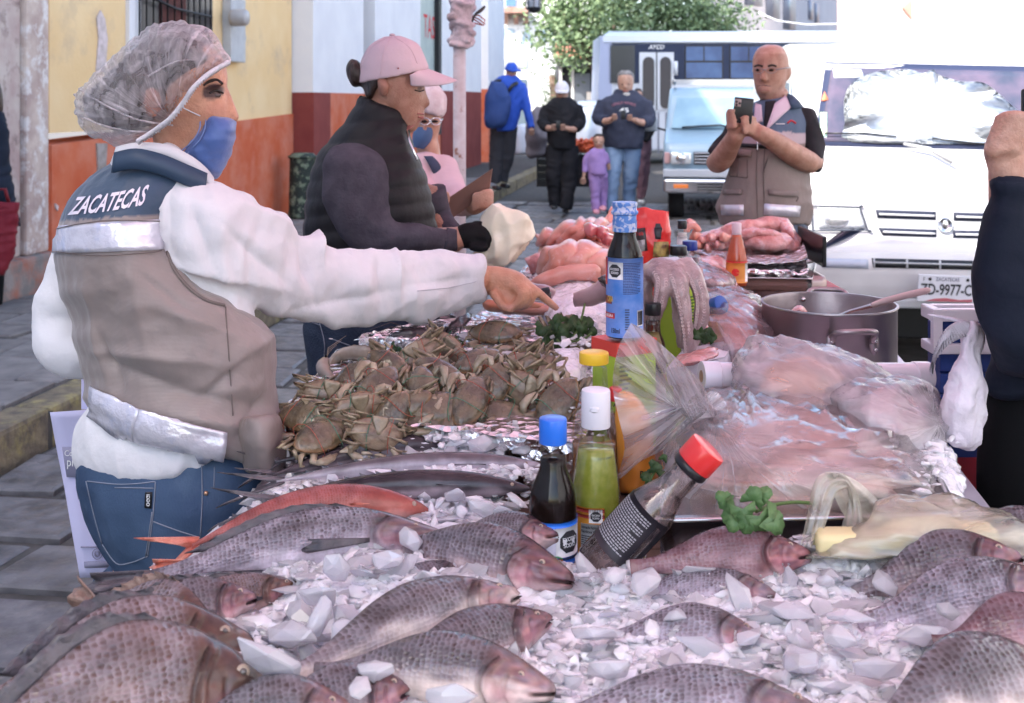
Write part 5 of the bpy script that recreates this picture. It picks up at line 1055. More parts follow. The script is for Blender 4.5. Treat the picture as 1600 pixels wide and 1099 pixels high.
far_person('small child in lilac tracksuit with dark hair walking beside the navy hoodie man',Yc,[(928,232,944,232,.05),(920,238,946,238,.085),(919,255,947,255,.10),(920,272,948,274,.11)],
    [[(928,270,Yc,.075),(930,300,Yc,.06),(931,328,Yc,.055)],[(941,270,Yc,.075),(942,300,Yc+.1,.06),(942,322,Yc+.1,.055)]],
    [[(921,240,Yc,.045),(915,256,Yc,.042),(913,270,Yc-.03,.035),(911,282,Yc-.04,.025)],[(945,240,Yc,.045),(950,255,Yc+.03,.042),(952,266,Yc+.03,.03)]],
    (927,211,944,234),PUR,PUR,hair=HAIR,shoes=((932,330,0),(942,325,0)),shoec=M('pink_shoe',(.65,.3,.36),rough=.6),hands=((911,284,Yc-.05),))
Yl=16.2
far_person('woman in black top and rose leggings mostly hidden behind the navy hoodie man',Yl,[(990,168,1004,168,.09),(984,178,1012,178,.12),(988,200,1012,200,.13),(990,216,1012,218,.13)],
    [[(998,212,Yl,.11),(1000,250,Yl,.085),(1000,285,Yl,.06),(1001,310,Yl,.045)],[(1007,212,Yl,.10),(1008,250,Yl+.1,.08),(1006,285,Yl+.1,.06),(1003,308,Yl+.1,.045)]],
    [[(1010,178,Yl,.06),(1018,200,Yl,.05),(1012,216,Yl-.05,.04),(1008,222,Yl-.1,.035)]],(990,140,1004,166),BKH,M('rose_leggings',(.30,.17,.20),rough=.8),hair=HAIR,shoes=((1002,315,0),),shoec=WHITE_PRINT)
Yb=16.0
BLJ=M('royal_blue_jacket',(.03,.085,.42),(.04,.10,.48),rough=.6,sc=5)
rb,tb_=far_person('man in blue cap and royal blue jacket walking away with a blue backpack',Yb,[(786,118,806,118,.09),(772,126,814,126,.14),(768,140,820,140,.17),(772,165,815,165,.18),(773,190,810,190,.18),(772,205,806,204,.17)],
    [[(780,198,Yb,.12),(776,240,Yb,.10),(774,270,Yb,.085),(772,286,Yb,.08)],[(795,198,Yb,.12),(793,240,Yb+.05,.10),(786,270,Yb+.1,.085),(784,284,Yb+.1,.08)]],
    [[(813,132,Yb,.075),(820,155,Yb,.07),(826,182,Yb-.05,.055),(830,200,Yb-.1,.045),(831,208,Yb-.1,.04)],[(774,135,Yb+.05,.07),(768,165,Yb+.05,.06),(772,185,Yb-.0,.05)]],
    (790,101,808,124),BLJ,M('charcoal_trousers',(.045,.043,.05),rough=.85),cap=(BLJ,8),shoes=((774,293,6),(786,290,8)),hands=((831,208,Yb-.1),),floor=296)
bp=empty('backpack',P(776,200,Yb-.3),'navy blue backpack on the back of the man in the blue jacket','backpack')
mb=MB();pxloft(mb,[(768,128,786,130,Yb-.26,.06),(760,145,796,147,Yb-.28,.12),(757,170,797,172,Yb-.3,.15),(757,190,792,192,Yb-.3,.15),(762,200,786,200,Yb-.28,.1)],4,20,.8);cloth(mb,'bag',M('navy_bag_cloth',(.025,.05,.16),(.04,.07,.2),rough=.8,sc=5),bp,.012,2,wrk(.015,(5,5,5)))
for pts in ([(772,140,Yb-.2),(774,128,Yb-.16),(784,126,Yb-.1)],[(790,150,Yb-.2),(800,135,Yb-.22),(808,130,Yb-.14)]):
    mb=MB();pxtube(mb,[(a,b,c,.025) for a,b,c in pts],4,6);mb.build('strap',BLACK,bp)
# ===== man at right edge, and figure at left edge
Y=1.92
wr=empty('person',P(1600,1560,Y),'person in dark jacket cropped by the right edge holding up a phone','person')
mb=MB()
pxloft(mb,[(1640,-20,1760,-20,Y+.1,.07),(1630,40,1770,40,Y+.1,.085),(1640,120,1760,120,Y+.1,.075),(1660,200,1750,200,Y+.1,.06),(1580,260,1860,260,Y+.1,.1),(1590,500,1850,500,Y+.1,.12),(1560,760,1830,760,Y+.1,.12),(1560,900,1830,900,Y+.1,.1)],4)
for x in (1620,1760):pxtube(mb,[(x,860,Y+.1,.08),(x,1200,Y+.1,.06),(x,1440,Y+.1,.045)])
pxtube(mb,[(1640,330,Y+.05,.05),(1580,480,Y-.05,.045),(1590,440,Y-.1,.042),(1578,300,Y-.14,.032),(1576,265,Y-.15,.03)])
yr=Y-.15
pxloft(mb,[(1548,282,1612,290,yr,.03),(1540,255,1612,262,yr,.034),(1536,235,1612,240,yr,.036),(1544,212,1612,215,yr,.032),(1562,196,1612,196,yr,.026)],4,18)
for i,(a,b) in enumerate(((1562,196),(1556,210),(1550,224),(1546,238))):finger(mb,[(a+8,b+2,yr-.02),(a+2,b-8+2*i,yr-.03),(a+24,b-14+2*i,yr-.035),(a+46,b-10+2*i,yr-.03)],.0125)
body_r=skinbody(mb,wr,.0055,(.60,.37,.28))
DJ=M('dark_navy_jacket',(.010,.014,.025),(.016,.021,.036),rough=.7,sc=7,bump=.15,bsc=60)
mb=MB();pxloft(mb,[(1546,280,1625,284,yr,.045),(1548,312,1628,316,yr+.01,.052),(1537,335,1640,345,yr+.02,.07),(1523,385,1650,390,yr+.03,.085),(1520,430,1660,430,yr+.04,.09),(1526,480,1668,480,yr+.05,.09),(1540,535,1670,540,yr+.06,.085),(1562,580,1680,590,yr+.08,.07)],5,30)
pxtube(mb,[(1650,540,yr+.08,.08),(1680,440,Y+.05,.09),(1690,330,Y+.1,.08)]);pxloft(mb,[(1600,255,1850,260,Y+.12,.1),(1592,400,1860,400,Y+.12,.15),(1556,540,1850,560,Y+.08,.16),(1540,590,1850,600,Y+.08,.17),(1540,618,1850,625,Y+.08,.165)],4,26)
cloth(mb,'jacket',DJ,wr,.008,3,wrk(.009,(6,6,9)))
mb=MB();pxloft(mb,[(1548,282,1624,286,yr,.048),(1549,312,1627,316,yr+.01,.053)],3,24);mb.build('cuff',M('ribbed_cuff',(.02,.025,.04),rough=.9),wr)
BT=M('black_trousers',(.008,.008,.009),rough=.9)
mb=MB();pxloft(mb,[(1556,545,1850,555,Y+.1,.14),(1542,620,1850,620,Y+.1,.16),(1526,700,1850,700,Y+.1,.165),(1526,800,1850,800,Y+.1,.165),(1532,900,1840,900,Y+.1,.15)],4,26)
for x in (1615,1765):pxtube(mb,[(x,880,Y+.1,.1),(x,1200,Y+.1,.08),(x,1430,Y+.1,.06)])
cloth(mb,'trousers',BT,wr,.012,2)
o=MB().box(P(1632,205,yr-.0),(.07,.012,.13),bev=.004).build('smartphone',BLACK);tag(o,'phone at the right edge held by the person in the dark jacket','phone')
# crumpled white cap hanging from his other hand
HN=M('crumpled_net',(.62,.56,.64),(.74,.70,.76),rough=.8,sc=16,bump=.9,bsc=40)
hc=empty('crumpled_hairnet',P(1500,520,1.86),'crumpled white hairnet hanging beside the blue crate at the right','hairnet')
yn=1.85;mb=MB();pxloft(mb,[(1518,500,1534,510,yn,.02),(1500,522,1538,530,yn,.03),(1494,560,1534,570,yn,.032),(1482,600,1540,604,yn,.045),(1468,645,1540,650,yn,.055),(1476,685,1536,690,yn,.045),(1500,702,1522,702,yn,.02)],6,36)
def hw(p):
    return .009*noise.noise(Vector((p[0]*34,p[1]*30,p[2]*20)))+.007*rdg(p,26)+.003*rdg(p,60)
me=remesh(mb,.003,2,hw);put('net',me,HN,hc)
st_=crom([(1526,512,yn),(1505,508,yn-.02),(1482,520,yn-.03),(1466,548,yn-.03),(1460,572,yn-.03)],14);mb=MB();vv=[]
for i,q in enumerate(st_):c=P(q[0],q[1],q[2]);a=P(q[0]+10*math.sin(i*.1)+2,q[1]+16,q[2]+.002*(-1)**i);b=P(q[0]-3,q[1]-6,q[2]+.004*(-1)**i);vv+=[b,c+Vector((0,.003*(-1)**i,0)),a]
mb.add(vv,[(i*3+j,i*3+j+1,i*3+j+4,i*3+j+3) for i in range(len(st_)-1) for j in range(2)]);q=mb.build('strap',HN,hc);q.modifiers.new('s','SOLIDIFY').thickness=.003
mb=MB();pxtube(mb,[(1450,492,yn,.003),(1490,500,yn,.006),(1525,512,yn,.009),(1540,516,yn,.010)],4,7,.6);mb.build('tie',HN,hc)
Y=7.6
wl=empty('person',P(-12,520,Y),'person in dark navy coat carrying a maroon bag, cropped by the left edge','person')
mb=MB();pxloft(mb,[(-50,118,-5,120,Y,.06),(-58,140,2,142,Y,.09),(-50,170,0,172,Y,.08),(-60,200,-5,200,Y,.1),(-80,230,0,235,Y,.12),(-70,400,5,400,Y,.12)],4,20)
for x in (-45,-12):pxtube(mb,[(x,380,Y,.08),(x,470,Y,.06),(x,480,Y,.05)])
skinbody(mb,wl,.012)
mb=MB();pxloft(mb,[(-50,115,-8,116,Y+.01,.07),(-60,135,3,140,Y+.01,.1),(-60,170,5,172,Y+.01,.1),(-58,185,-2,185,Y,.08)],3,18);mb.build('hair',HAIR,wl)
mb=MB();pxloft(mb,[(-60,172,4,175,Y,.09),(-80,200,14,210,Y,.13),(-85,260,16,260,Y,.15),(-88,320,30,345,Y,.16),(-88,350,33,352,Y,.16)],4,24);cloth(mb,'coat',DJ,wl,.014,2,wrk(.012))
for x in (-50,-14):mb=MB();pxtube(mb,[(x,340,Y,.1),(x,440,Y,.08),(x,476,Y,.07)]);mb.build('trouser_leg',BT,wl)
mbg=empty('maroon_bag',P(10,430,Y-.25),'maroon shopping bag carried at the far left edge','bag')
mb=MB();pxloft(mb,[(-20,316,29,318,Y-.2,.05),(-26,345,27,348,Y-.2,.07),(-28,390,22,394,Y-.2,.08),(-26,428,6,430,Y-.2,.07)],4,20,.7);cloth(mb,'bag',M('maroon_cloth',(.16,.015,.025),(.2,.025,.035),rough=.6),mbg,.01,2,wrk(.012));MB().tube([P(-10,318,Y-.2),P(-5,296,Y-.22),P(8,296,Y-.22),P(14,318,Y-.2)],.012,6).build('handle',M('maroon_strap',(.14,.015,.02),rough=.6),mbg)
# heap of market goods on the pavement behind the white cap man
bg_=empty('black_crate',P(895,300,17),'black plastic crates stacked behind the man in the black hoodie','crate')
def crate(par,u0,u1,v0,v1,y,th,mat,name='crate_body'):
    a,b=P(u0,v1,y),P(u1,v0,y);w,h=b.x-a.x,b.z-a.z
    for i in range(5):
        z=a.z+h*(i+.5)/5
        for yy in (y,y+th):MB().box(((a.x+b.x)/2,yy,z),(w,.02,h/5*.72)).build('slat',mat,par,smooth=False)
        for xx in (a.x,b.x):MB().box((xx,y+th/2,z),(.02,th,h/5*.72)).build('slat',mat,par,smooth=False)
    for xx in (a.x,b.x,(a.x+b.x)/2):MB().box((xx,y-.012,(a.z+b.z)/2),(.03,.02,h)).build('post',mat,par,smooth=False)
    MB().box(((a.x+b.x)/2,y+th/2,a.z+.01),(w,th,.02)).build('base',mat,par,smooth=False)
crate(bg_,840,878,238,292,17.4,.4,BLACK);c2=empty('black_crate',P(905,300,17),'black plastic crate holding red produce between the walking men','crate');crate(c2,892,922,240,292,17.4,.4,BLACK)
MB().box((P(907,0,17.6).x,17.6,P(0,266,17.5).z),(.26,.3,.48)).build('liner',BLACK,c2,smooth=False)
RPD=M('red_produce',(.55,.06,.03),(.65,.16,.05),rough=.4,sc=30)
mb=MB()
for i in range(160):mb.ell(P(893+rnd.random()*36,222+rnd.random()*17-abs(rnd.gauss(0,3)),17.2+rnd.random()*.3),(.035,.035,.03),n=6,m=4)
o=mb.build('red_produce',RPD);tag(o,'heap of small red produce on the black crate','produce',kind='stuff')
o=put('sack_heap',remesh(pxloft(MB(),[(838,170,858,172,17,.15),(826,190,858,190,17,.25),(824,215,860,215,17,.3),(826,245,850,240,17,.2)],4,20),.02,2,wrk(.05,(3,3,3))),M('grey_sack',(.14,.12,.13),(.25,.22,.23),rough=.8,sc=5));tag(o,'heap of grey wrapped sacks beside the black hoodie man','sack')
o=put('white_sack',remesh(pxloft(MB(),[(803,198,822,196,18.2,.2),(800,215,825,215,18.2,.3),(800,240,824,240,18.2,.3)],4,20),.02,2,wrk(.04,(3,3,3))),M('pale_sack',(.62,.62,.66),rough=.8));tag(o,'white sack standing beside the grey sacks on the pavement','sack')
# ------------------------------------------------------------ stall tables
BOARD=M('brown_table_board',(.22,.15,.12),(.16,.10,.08),rough=.7,sc=7,bump=.3,bsc=30,stretch=(1,.2,1))
tb_=empty('stall_table',S(-.1,2.4,0),'brown board stall table carrying the fish, ice and meat','table')
R3=Matrix.Rotation(ROT,3,'Z')
for t0,t1,s0,s1 in ((.95,1.72,-.69,.80),(1.725,3.3,-.69,.50),(3.31,4.4,-.60,.40)):
    mb=MB();sbox(mb,s0,s1,t0,t1,.80,.838);mb.build('table_board',BOARD,tb_,smooth=False,bevel=.004)
for s_ in (-.58,.37):
    for t in (1.1,2.1,3.3,4.6):mb=MB();sbox(mb,s_-.02,s_+.02,t-.02,t+.02,0,.799);mb.build('leg',IRON,tb_,smooth=False)
WPL=M('white_table_cover',(.62,.60,.66),(.56,.54,.62),rough=.35,sc=6,bump=.3,bsc=12)
mb=MB();sbox(mb,.0,.50,1.45,2.95,.841,.85);mb.build('plastic_cover',WPL,tb_,smooth=False)
def clearglass(name,tint=(.97,.97,.97)):
    m=bpy.data.materials.new(name);m.use_nodes=True;nt=m.node_tree;N=nt.nodes;L=nt.links;N.remove(N['Principled BSDF'])
    tr=N.new('ShaderNodeBsdfTransparent');tr.inputs[0].default_value=(*tint,1);gl=N.new('ShaderNodeBsdfGlossy');gl.inputs['Roughness'].default_value=.04
    fr=N.new('ShaderNodeFresnel');fr.inputs[0].default_value=1.5;ad=N.new('ShaderNodeMath');ad.operation='MULTIPLY_ADD';ad.inputs[1].default_value=.32;ad.inputs[2].default_value=.005;L.new(fr.outputs[0],ad.inputs[0])
    mx=N.new('ShaderNodeMixShader');L.new(ad.outputs[0],mx.inputs[0]);L.new(tr.outputs[0],mx.inputs[1]);L.new(gl.outputs[0],mx.inputs[2]);L.new(mx.outputs[0],N['Material Output'].inputs[0]);return m
GLASS=clearglass('bottle_glass',(.93,.95,.94));SMEAR=film('smeared_glass',(.62,.45,.42),alpha=.22,rough=.08,bump=.05,bsc=60)
# ------------------------------------------------------------ ice
def ice_mat(name,col,trans=.45):
    return M(name,col,(.66,.64,.76),rough=.14,sc=30,trans=trans,ior=1.22,bump=.25,bsc=50,spec=.8,coat=.5,dirt=((.90,.68,.74),5,.62,.8))
ICE=M('crushed_ice',(.84,.82,.90),(.94,.93,.97),rough=.12,sc=30,bump=.3,bsc=60,sss=.8,sssr=(.022,.022,.025),spec=.6,coat=.5);ICE2=M('clear_ice',(.84,.83,.91),(.93,.92,.97),rough=.07,sc=24,bump=.3,bsc=45,trans=.5,ior=1.2,sss=.5,sssr=(.02,.02,.024),coat=.6)
SLUSH=M('ice_slush',(.84,.82,.90),(.94,.93,.97),rough=.2,sc=26,bump=1.0,bsc=42,sss=.8,sssr=(.02,.02,.023),spec=.6,coat=.4,dirt=((.84,.62,.68),4,.60,.78))
def ice_h(x,y):
    s_=x*CS-y*SN;t=x*SN+y*CS
    h=.890+.018*noise.noise(Vector((x*7,y*7,1)))+.012*noise.noise(Vector((x*19,y*19,5)))
    h+=.020*math.exp(-((x+.16)/.16)**2-((y-1.50)/.16)**2)+.02*math.exp(-((x+.02)/.18)**2-((y-2.0)/.14)**2)
    h+=.034*math.exp(-((y-1.49)/.055)**2)*smooth01(.2,.34,x)
    e=min(smooth01(-.69,-.60,s_),1-smooth01(.72,.80,s_),smooth01(.93,1.02,t))
    return .842+(h-.842)*e
def ice_ok(x,y):
    s_=x*CS-y*SN;t=x*SN+y*CS
    if s_ < -.68 or s_ > .79 or t < .94:return False
    if y < (1.50 if x < .16 else 1.508) and t < 1.62:return True
    return x < -.02+.02*(y-1.5) and t < 2.05 and x > -.5
mb=MB();g_={};st=.0045
xs=np.arange(-.80,.98,st);ys=np.arange(.92,2.35,st)
for j,y in enumerate(ys):
    for i,x in enumerate(xs):
        if ice_ok(x,y):
            q=ice_h(x,y)+.005*noise.noise(Vector((x*60,y*60,3)))+.005*abs(noise.noise(Vector((x*110,y*110,8))))+.006*max(0,noise.noise(Vector((x*34,y*34,13))))+.003*noise.noise(Vector((x*190,y*190,8)));g_[(i,j)]=len(mb.v);mb.v.append((x,y,q))
for (i,j),a in list(g_.items()):
    if (i+1,j) in g_ and (i,j+1) in g_ and (i+1,j+1) in g_:mb.f.append((a,g_[(i+1,j)],g_[(i+1,j+1)],g_[(i,j+1)]))
o=mb.build('ice_bed',SLUSH,fix=False);tag(o,'bed of wet crushed ice covering the front of the stall','ice',kind='stuff')
ICO=[]
_bm=bmesh.new();bmesh.ops.create_icosphere(_bm,subdivisions=1,radius=1);ICO_V=[v.co.copy() for v in _bm.verts];_bm.verts.index_update();ICO_F=[[v.index for v in f.verts] for f in _bm.faces];_bm.free()
def shard(mb,c,r,rg,flat=.55,cut=.35):
    rot=Matrix.Rotation(rg.uniform(-1.1,1.1),3,'X') @ Matrix.Rotation(rg.uniform(0,6.3),3,'Z');sx,sy,sz=r*rg.uniform(.7,1.3),r*rg.uniform(.6,1.1),r*flat*rg.uniform(.6,1.2)
    sx *= rg.uniform(.8,1.9)
    mb.add([c+rot @ Vector((v.x*sx*(1+rg.uniform(-cut,cut)),v.y*sy*(1+rg.uniform(-cut,cut)),v.z*sz*(1+rg.uniform(-cut,cut)))) for v in ICO_V],ICO_F)
rg=random.Random(5);mb=MB();mb2=MB();n_=0
while n_ < 11500:
    y=1.02+(rg.random()**1.1)*1.12;x=rg.uniform(-.66,.92)
    if abs(x) > .47*y+.05 or not ice_ok(x,y):continue
    r=.003+.011*rg.random()**2.6
    big=r > .0120;shard(mb2 if big else mb,Vector((x,y,ice_h(x,y)+rg.uniform(-.003,.006)+r*.15)),r*(1.2 if big else .95),rg,.42,.45);n_+=1
o=mb.build('crushed_ice',ICE,smooth=False,fix=False);tag(o,'crushed ice pieces spread between the fish on the front tray','ice',kind='stuff')
o=mb2.build('crushed_ice',ICE2,smooth=False,fix=False);tag(o,'clear wet ice pieces scattered among the crushed ice on the front tray','ice',kind='stuff')
CHUNKM=M('ice_chunk',(.80,.79,.88),(.93,.92,.97),rough=.06,sc=16,bump=.35,bsc=26,trans=.45,ior=1.2,sss=.5,sssr=(.03,.03,.034),coat=.7)
LMK=[(525,870,'the speckled tilapia'),(770,800,'the tilapia head by the soy bottle'),(720,730,'the head of the blue grey long fish'),(640,830,'the red fish head'),(760,690,'the front crabs'),(470,960,'the big brown tilapia'),(585,1050,'the bottom centre pale fish'),(1010,900,'the foot of the tilted bottle'),(1110,990,'the half buried scaled tilapia'),(1290,930,'the maroon fish head'),(1420,900,'the dark headed fish at the right'),(1400,1010,'the large pink head'),(940,1000,'the noses of the centre fish'),(1150,1040,'the scaled fish at the bottom edge'),(430,800,'the tails of the long fish'),(700,530,'the black crayfish'),(890,540,'the parsley'),(880,450,'the pointing finger'),(850,650,'the right hand crabs'),(1430,700,'the corner of the big bag')]
def chunk(u,v,z,r,lab=None,n=0):
    k=min(LMK,key=lambda q:(q[0]-u)**2+2*(q[1]-v)**2);du,dv=u-k[0],v-k[1];d=('right of' if du > 0 else 'left of') if abs(du) > 1.3*abs(dv) else ('in front of' if dv > 0 else 'behind')
    lab=('large' if r >= .03 else 'medium' if r > .023 else 'small')+' clear ice chunk '+('close ' if abs(du)+abs(dv) < 26 else '')+d+' '+k[2]
    mb=MB();rg_=random.Random(u*7+v);shard(mb,PZ(u,v+5,z-.009),r*.84,rg_,.5,.36);o=mb.build('ice_chunk',CHUNKM,smooth=False)
    m_=o.modifiers.new('b','BEVEL');m_.width=r*.06;m_.segments=1;
    tag(o,lab,'ice chunk','ice chunks on the stall')
for u,v,z,r in ((525,885,.95,.032),(605,868,.95,.034),(672,905,.945,.026),(790,800,.94,.024),(765,795,.93,.026),(712,770,.93,.024),(640,835,.94,.022),(575,760,.93,.022),(755,690,.94,.028),(815,700,.93,.024),(800,672,.94,.026),(690,680,.94,.022),(725,672,.94,.02),(730,900,.935,.022),(500,960,.94,.026),(540,1000,.93,.03),(455,985,.93,.03),(500,930,.94,.026),(585,1040,.95,.028),(560,1070,.95,.02),(700,1085,.95,.026),(430,1030,.96,.03),(1010,905,.925,.024),(960,895,.93,.026),(1110,890,.92,.022),(1170,990,.92,.018),(1330,960,.925,.03),(1310,990,.925,.026),(1380,905,.92,.022),(1230,950,.92,.022),(1290,905,.92,.022),(1440,985,.92,.03),(1370,1040,.925,.024),(1060,960,.92,.018),(930,985,.92,.028),(950,1040,.92,.028),(1250,1030,.92,.03),(1060,1040,.92,.018),(1480,945,.93,.022),(1430,880,.925,.02),(560,690,.93,.018),(440,795,.93,.022),(410,800,.93,.02),(520,745,.93,.016)):
    chunk(u,v,z,r)
# ------------------------------------------------------------ fish
def fish_mat():
    m=bpy.data.materials.new('fish_skin');m.use_nodes=True;nt=m.node_tree;N=nt.nodes;L=nt.links;b=N['Principled BSDF']
    at=N.new('ShaderNodeAttribute');at.attribute_name='Col';sc=N.new('ShaderNodeAttribute');sc.attribute_name='Scl'
    uv=N.new('ShaderNodeAttribute');uv.attribute_name='Fuv'
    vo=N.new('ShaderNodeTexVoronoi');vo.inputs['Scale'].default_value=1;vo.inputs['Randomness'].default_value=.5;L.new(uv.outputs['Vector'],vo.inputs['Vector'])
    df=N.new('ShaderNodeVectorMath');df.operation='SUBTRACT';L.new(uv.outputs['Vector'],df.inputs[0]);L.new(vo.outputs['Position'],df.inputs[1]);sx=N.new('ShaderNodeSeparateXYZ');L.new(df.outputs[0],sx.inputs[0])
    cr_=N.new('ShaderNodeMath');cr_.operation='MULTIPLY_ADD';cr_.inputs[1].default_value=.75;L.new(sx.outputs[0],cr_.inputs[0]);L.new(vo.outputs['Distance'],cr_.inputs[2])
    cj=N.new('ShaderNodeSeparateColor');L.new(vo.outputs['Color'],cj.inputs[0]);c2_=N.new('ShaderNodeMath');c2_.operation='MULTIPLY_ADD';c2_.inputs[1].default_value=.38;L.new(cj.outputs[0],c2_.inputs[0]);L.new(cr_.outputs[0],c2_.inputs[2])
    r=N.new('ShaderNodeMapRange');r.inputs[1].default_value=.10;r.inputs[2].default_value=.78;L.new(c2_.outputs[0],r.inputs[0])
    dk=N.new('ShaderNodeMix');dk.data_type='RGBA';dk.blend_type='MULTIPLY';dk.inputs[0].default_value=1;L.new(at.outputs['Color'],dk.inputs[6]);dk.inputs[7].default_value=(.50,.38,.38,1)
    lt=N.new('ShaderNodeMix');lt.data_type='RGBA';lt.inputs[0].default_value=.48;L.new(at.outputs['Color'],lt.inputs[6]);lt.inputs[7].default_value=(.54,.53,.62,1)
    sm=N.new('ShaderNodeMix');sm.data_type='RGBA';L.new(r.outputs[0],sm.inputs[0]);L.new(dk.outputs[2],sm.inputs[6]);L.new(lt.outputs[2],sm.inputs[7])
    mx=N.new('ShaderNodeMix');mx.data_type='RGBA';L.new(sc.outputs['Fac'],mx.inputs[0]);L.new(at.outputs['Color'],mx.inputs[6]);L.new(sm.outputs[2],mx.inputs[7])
    tc=N.new('ShaderNodeTexCoord');n1=N.new('ShaderNodeTexNoise');n1.inputs['Scale'].default_value=38;n1.inputs['Detail'].default_value=6;L.new(tc.outputs['Object'],n1.inputs['Vector'])
    r1=N.new('ShaderNodeMapRange');r1.inputs[1].default_value=.3;r1.inputs[2].default_value=.7;r1.inputs[3].default_value=.62;r1.inputs[4].default_value=1.25;L.new(n1.outputs[0],r1.inputs[0])
    mm=N.new('ShaderNodeVectorMath');mm.operation='SCALE';L.new(mx.outputs[2],mm.inputs[0]);L.new(r1.outputs[0],mm.inputs['Scale']);L.new(mm.outputs[0],b.inputs['Base Color'])
    b.inputs['Roughness'].default_value=.26;b.inputs['Coat Weight'].default_value=.22;b.inputs['Coat Roughness'].default_value=.06;b.inputs['Specular IOR Level'].default_value=.28
    hs=N.new('ShaderNodeMath');hs.operation='MULTIPLY';L.new(cr_.outputs[0],hs.inputs[0]);L.new(sc.outputs['Fac'],hs.inputs[1])
    h2=N.new('ShaderNodeMath');h2.operation='MULTIPLY_ADD';h2.inputs[1].default_value=.5;L.new(n1.outputs[0],h2.inputs[0]);L.new(hs.outputs[0],h2.inputs[2])
    bp=N.new('ShaderNodeBump');bp.inputs['Strength'].default_value=.85;bp.inputs['Distance'].default_value=.004;L.new(h2.outputs[0],bp.inputs['Height']);L.new(bp.outputs[0],b.inputs['Normal']);L.new(bp.outputs[0],b.inputs['Coat Normal'])
    return m
FISHM=fish_mat()
FEYE=M('fish_eye',(.10,.08,.07),rough=.08,coat=1);FEYER=M('fish_eye_ring',(.45,.34,.25),(.25,.18,.14),rough=.25,sc=60,coat=.5)
FIN={k:M('fin_'+k,a,b_,rough=.4,sc=30,stretch=(1,1,1),bump=.6,bsc=90,sss=0,coat=.3) for k,a,b_ in (('brown',(.13,.075,.06),(.26,.16,.12)),('dark',(.05,.045,.055),(.12,.10,.11)),('red',(.50,.10,.06),(.62,.26,.18)))}
TIL=[(0,.03,.06,.10),(.012,.10,.12,.20),(.05,.17,.17,.32),(.10,.25,.24,.42),(.16,.34,.32,.48),(.24,.44,.41,.52),(.32,.50,.47,.51),(.45,.53,.49,.46),(.58,.45,.42,.38),(.70,.31,.30,.26),(.80,.19,.19,.15),(.88,.135,.135,.09),(.94,.13,.13,.06),(1.0,.15,.15,.03)]
MAC=[(0,.04,.06,.08),(.03,.16,.16,.22),(.08,.28,.28,.36),(.16,.40,.40,.46),(.28,.49,.49,.5),(.45,.5,.5,.5),(.62,.42,.42,.44),(.78,.28,.28,.28),(.9,.12,.12,.14),(.97,.06,.07,.06),(1,.07,.07,.03)]
PAL={'pink':dict(back=(.05,.034,.034),flank=(.21,.15,.155),belly=(.62,.47,.45),head=(.27,.135,.15),scl=.55),
       'brown':dict(back=(.11,.058,.042),flank=(.24,.135,.10),belly=(.50,.36,.32),head=(.19,.10,.08),scl=.75),
       'pale':dict(back=(.05,.036,.033),flank=(.30,.24,.25),belly=(.72,.60,.54),head=(.44,.26,.27),scl=.55),
       'lilac':dict(back=(.06,.043,.045),flank=(.28,.235,.27),belly=(.70,.62,.68),head=(.30,.20,.22),scl=1.0),
       'maroon':dict(back=(.11,.045,.05),flank=(.25,.12,.13),belly=(.60,.38,.38),head=(.28,.12,.13),scl=.35),
       'steel':dict(back=(.02,.016,.02),flank=(.07,.058,.066),belly=(.34,.28,.30),head=(.10,.08,.09),scl=0),
       'silver':dict(back=(.10,.08,.09),flank=(.42,.38,.42),belly=(.66,.60,.66),head=(.35,.28,.30),scl=0),
       'red':dict(back=(.26,.05,.04),flank=(.44,.13,.10),belly=(.66,.36,.30),head=(.5,.16,.13),scl=.2)}
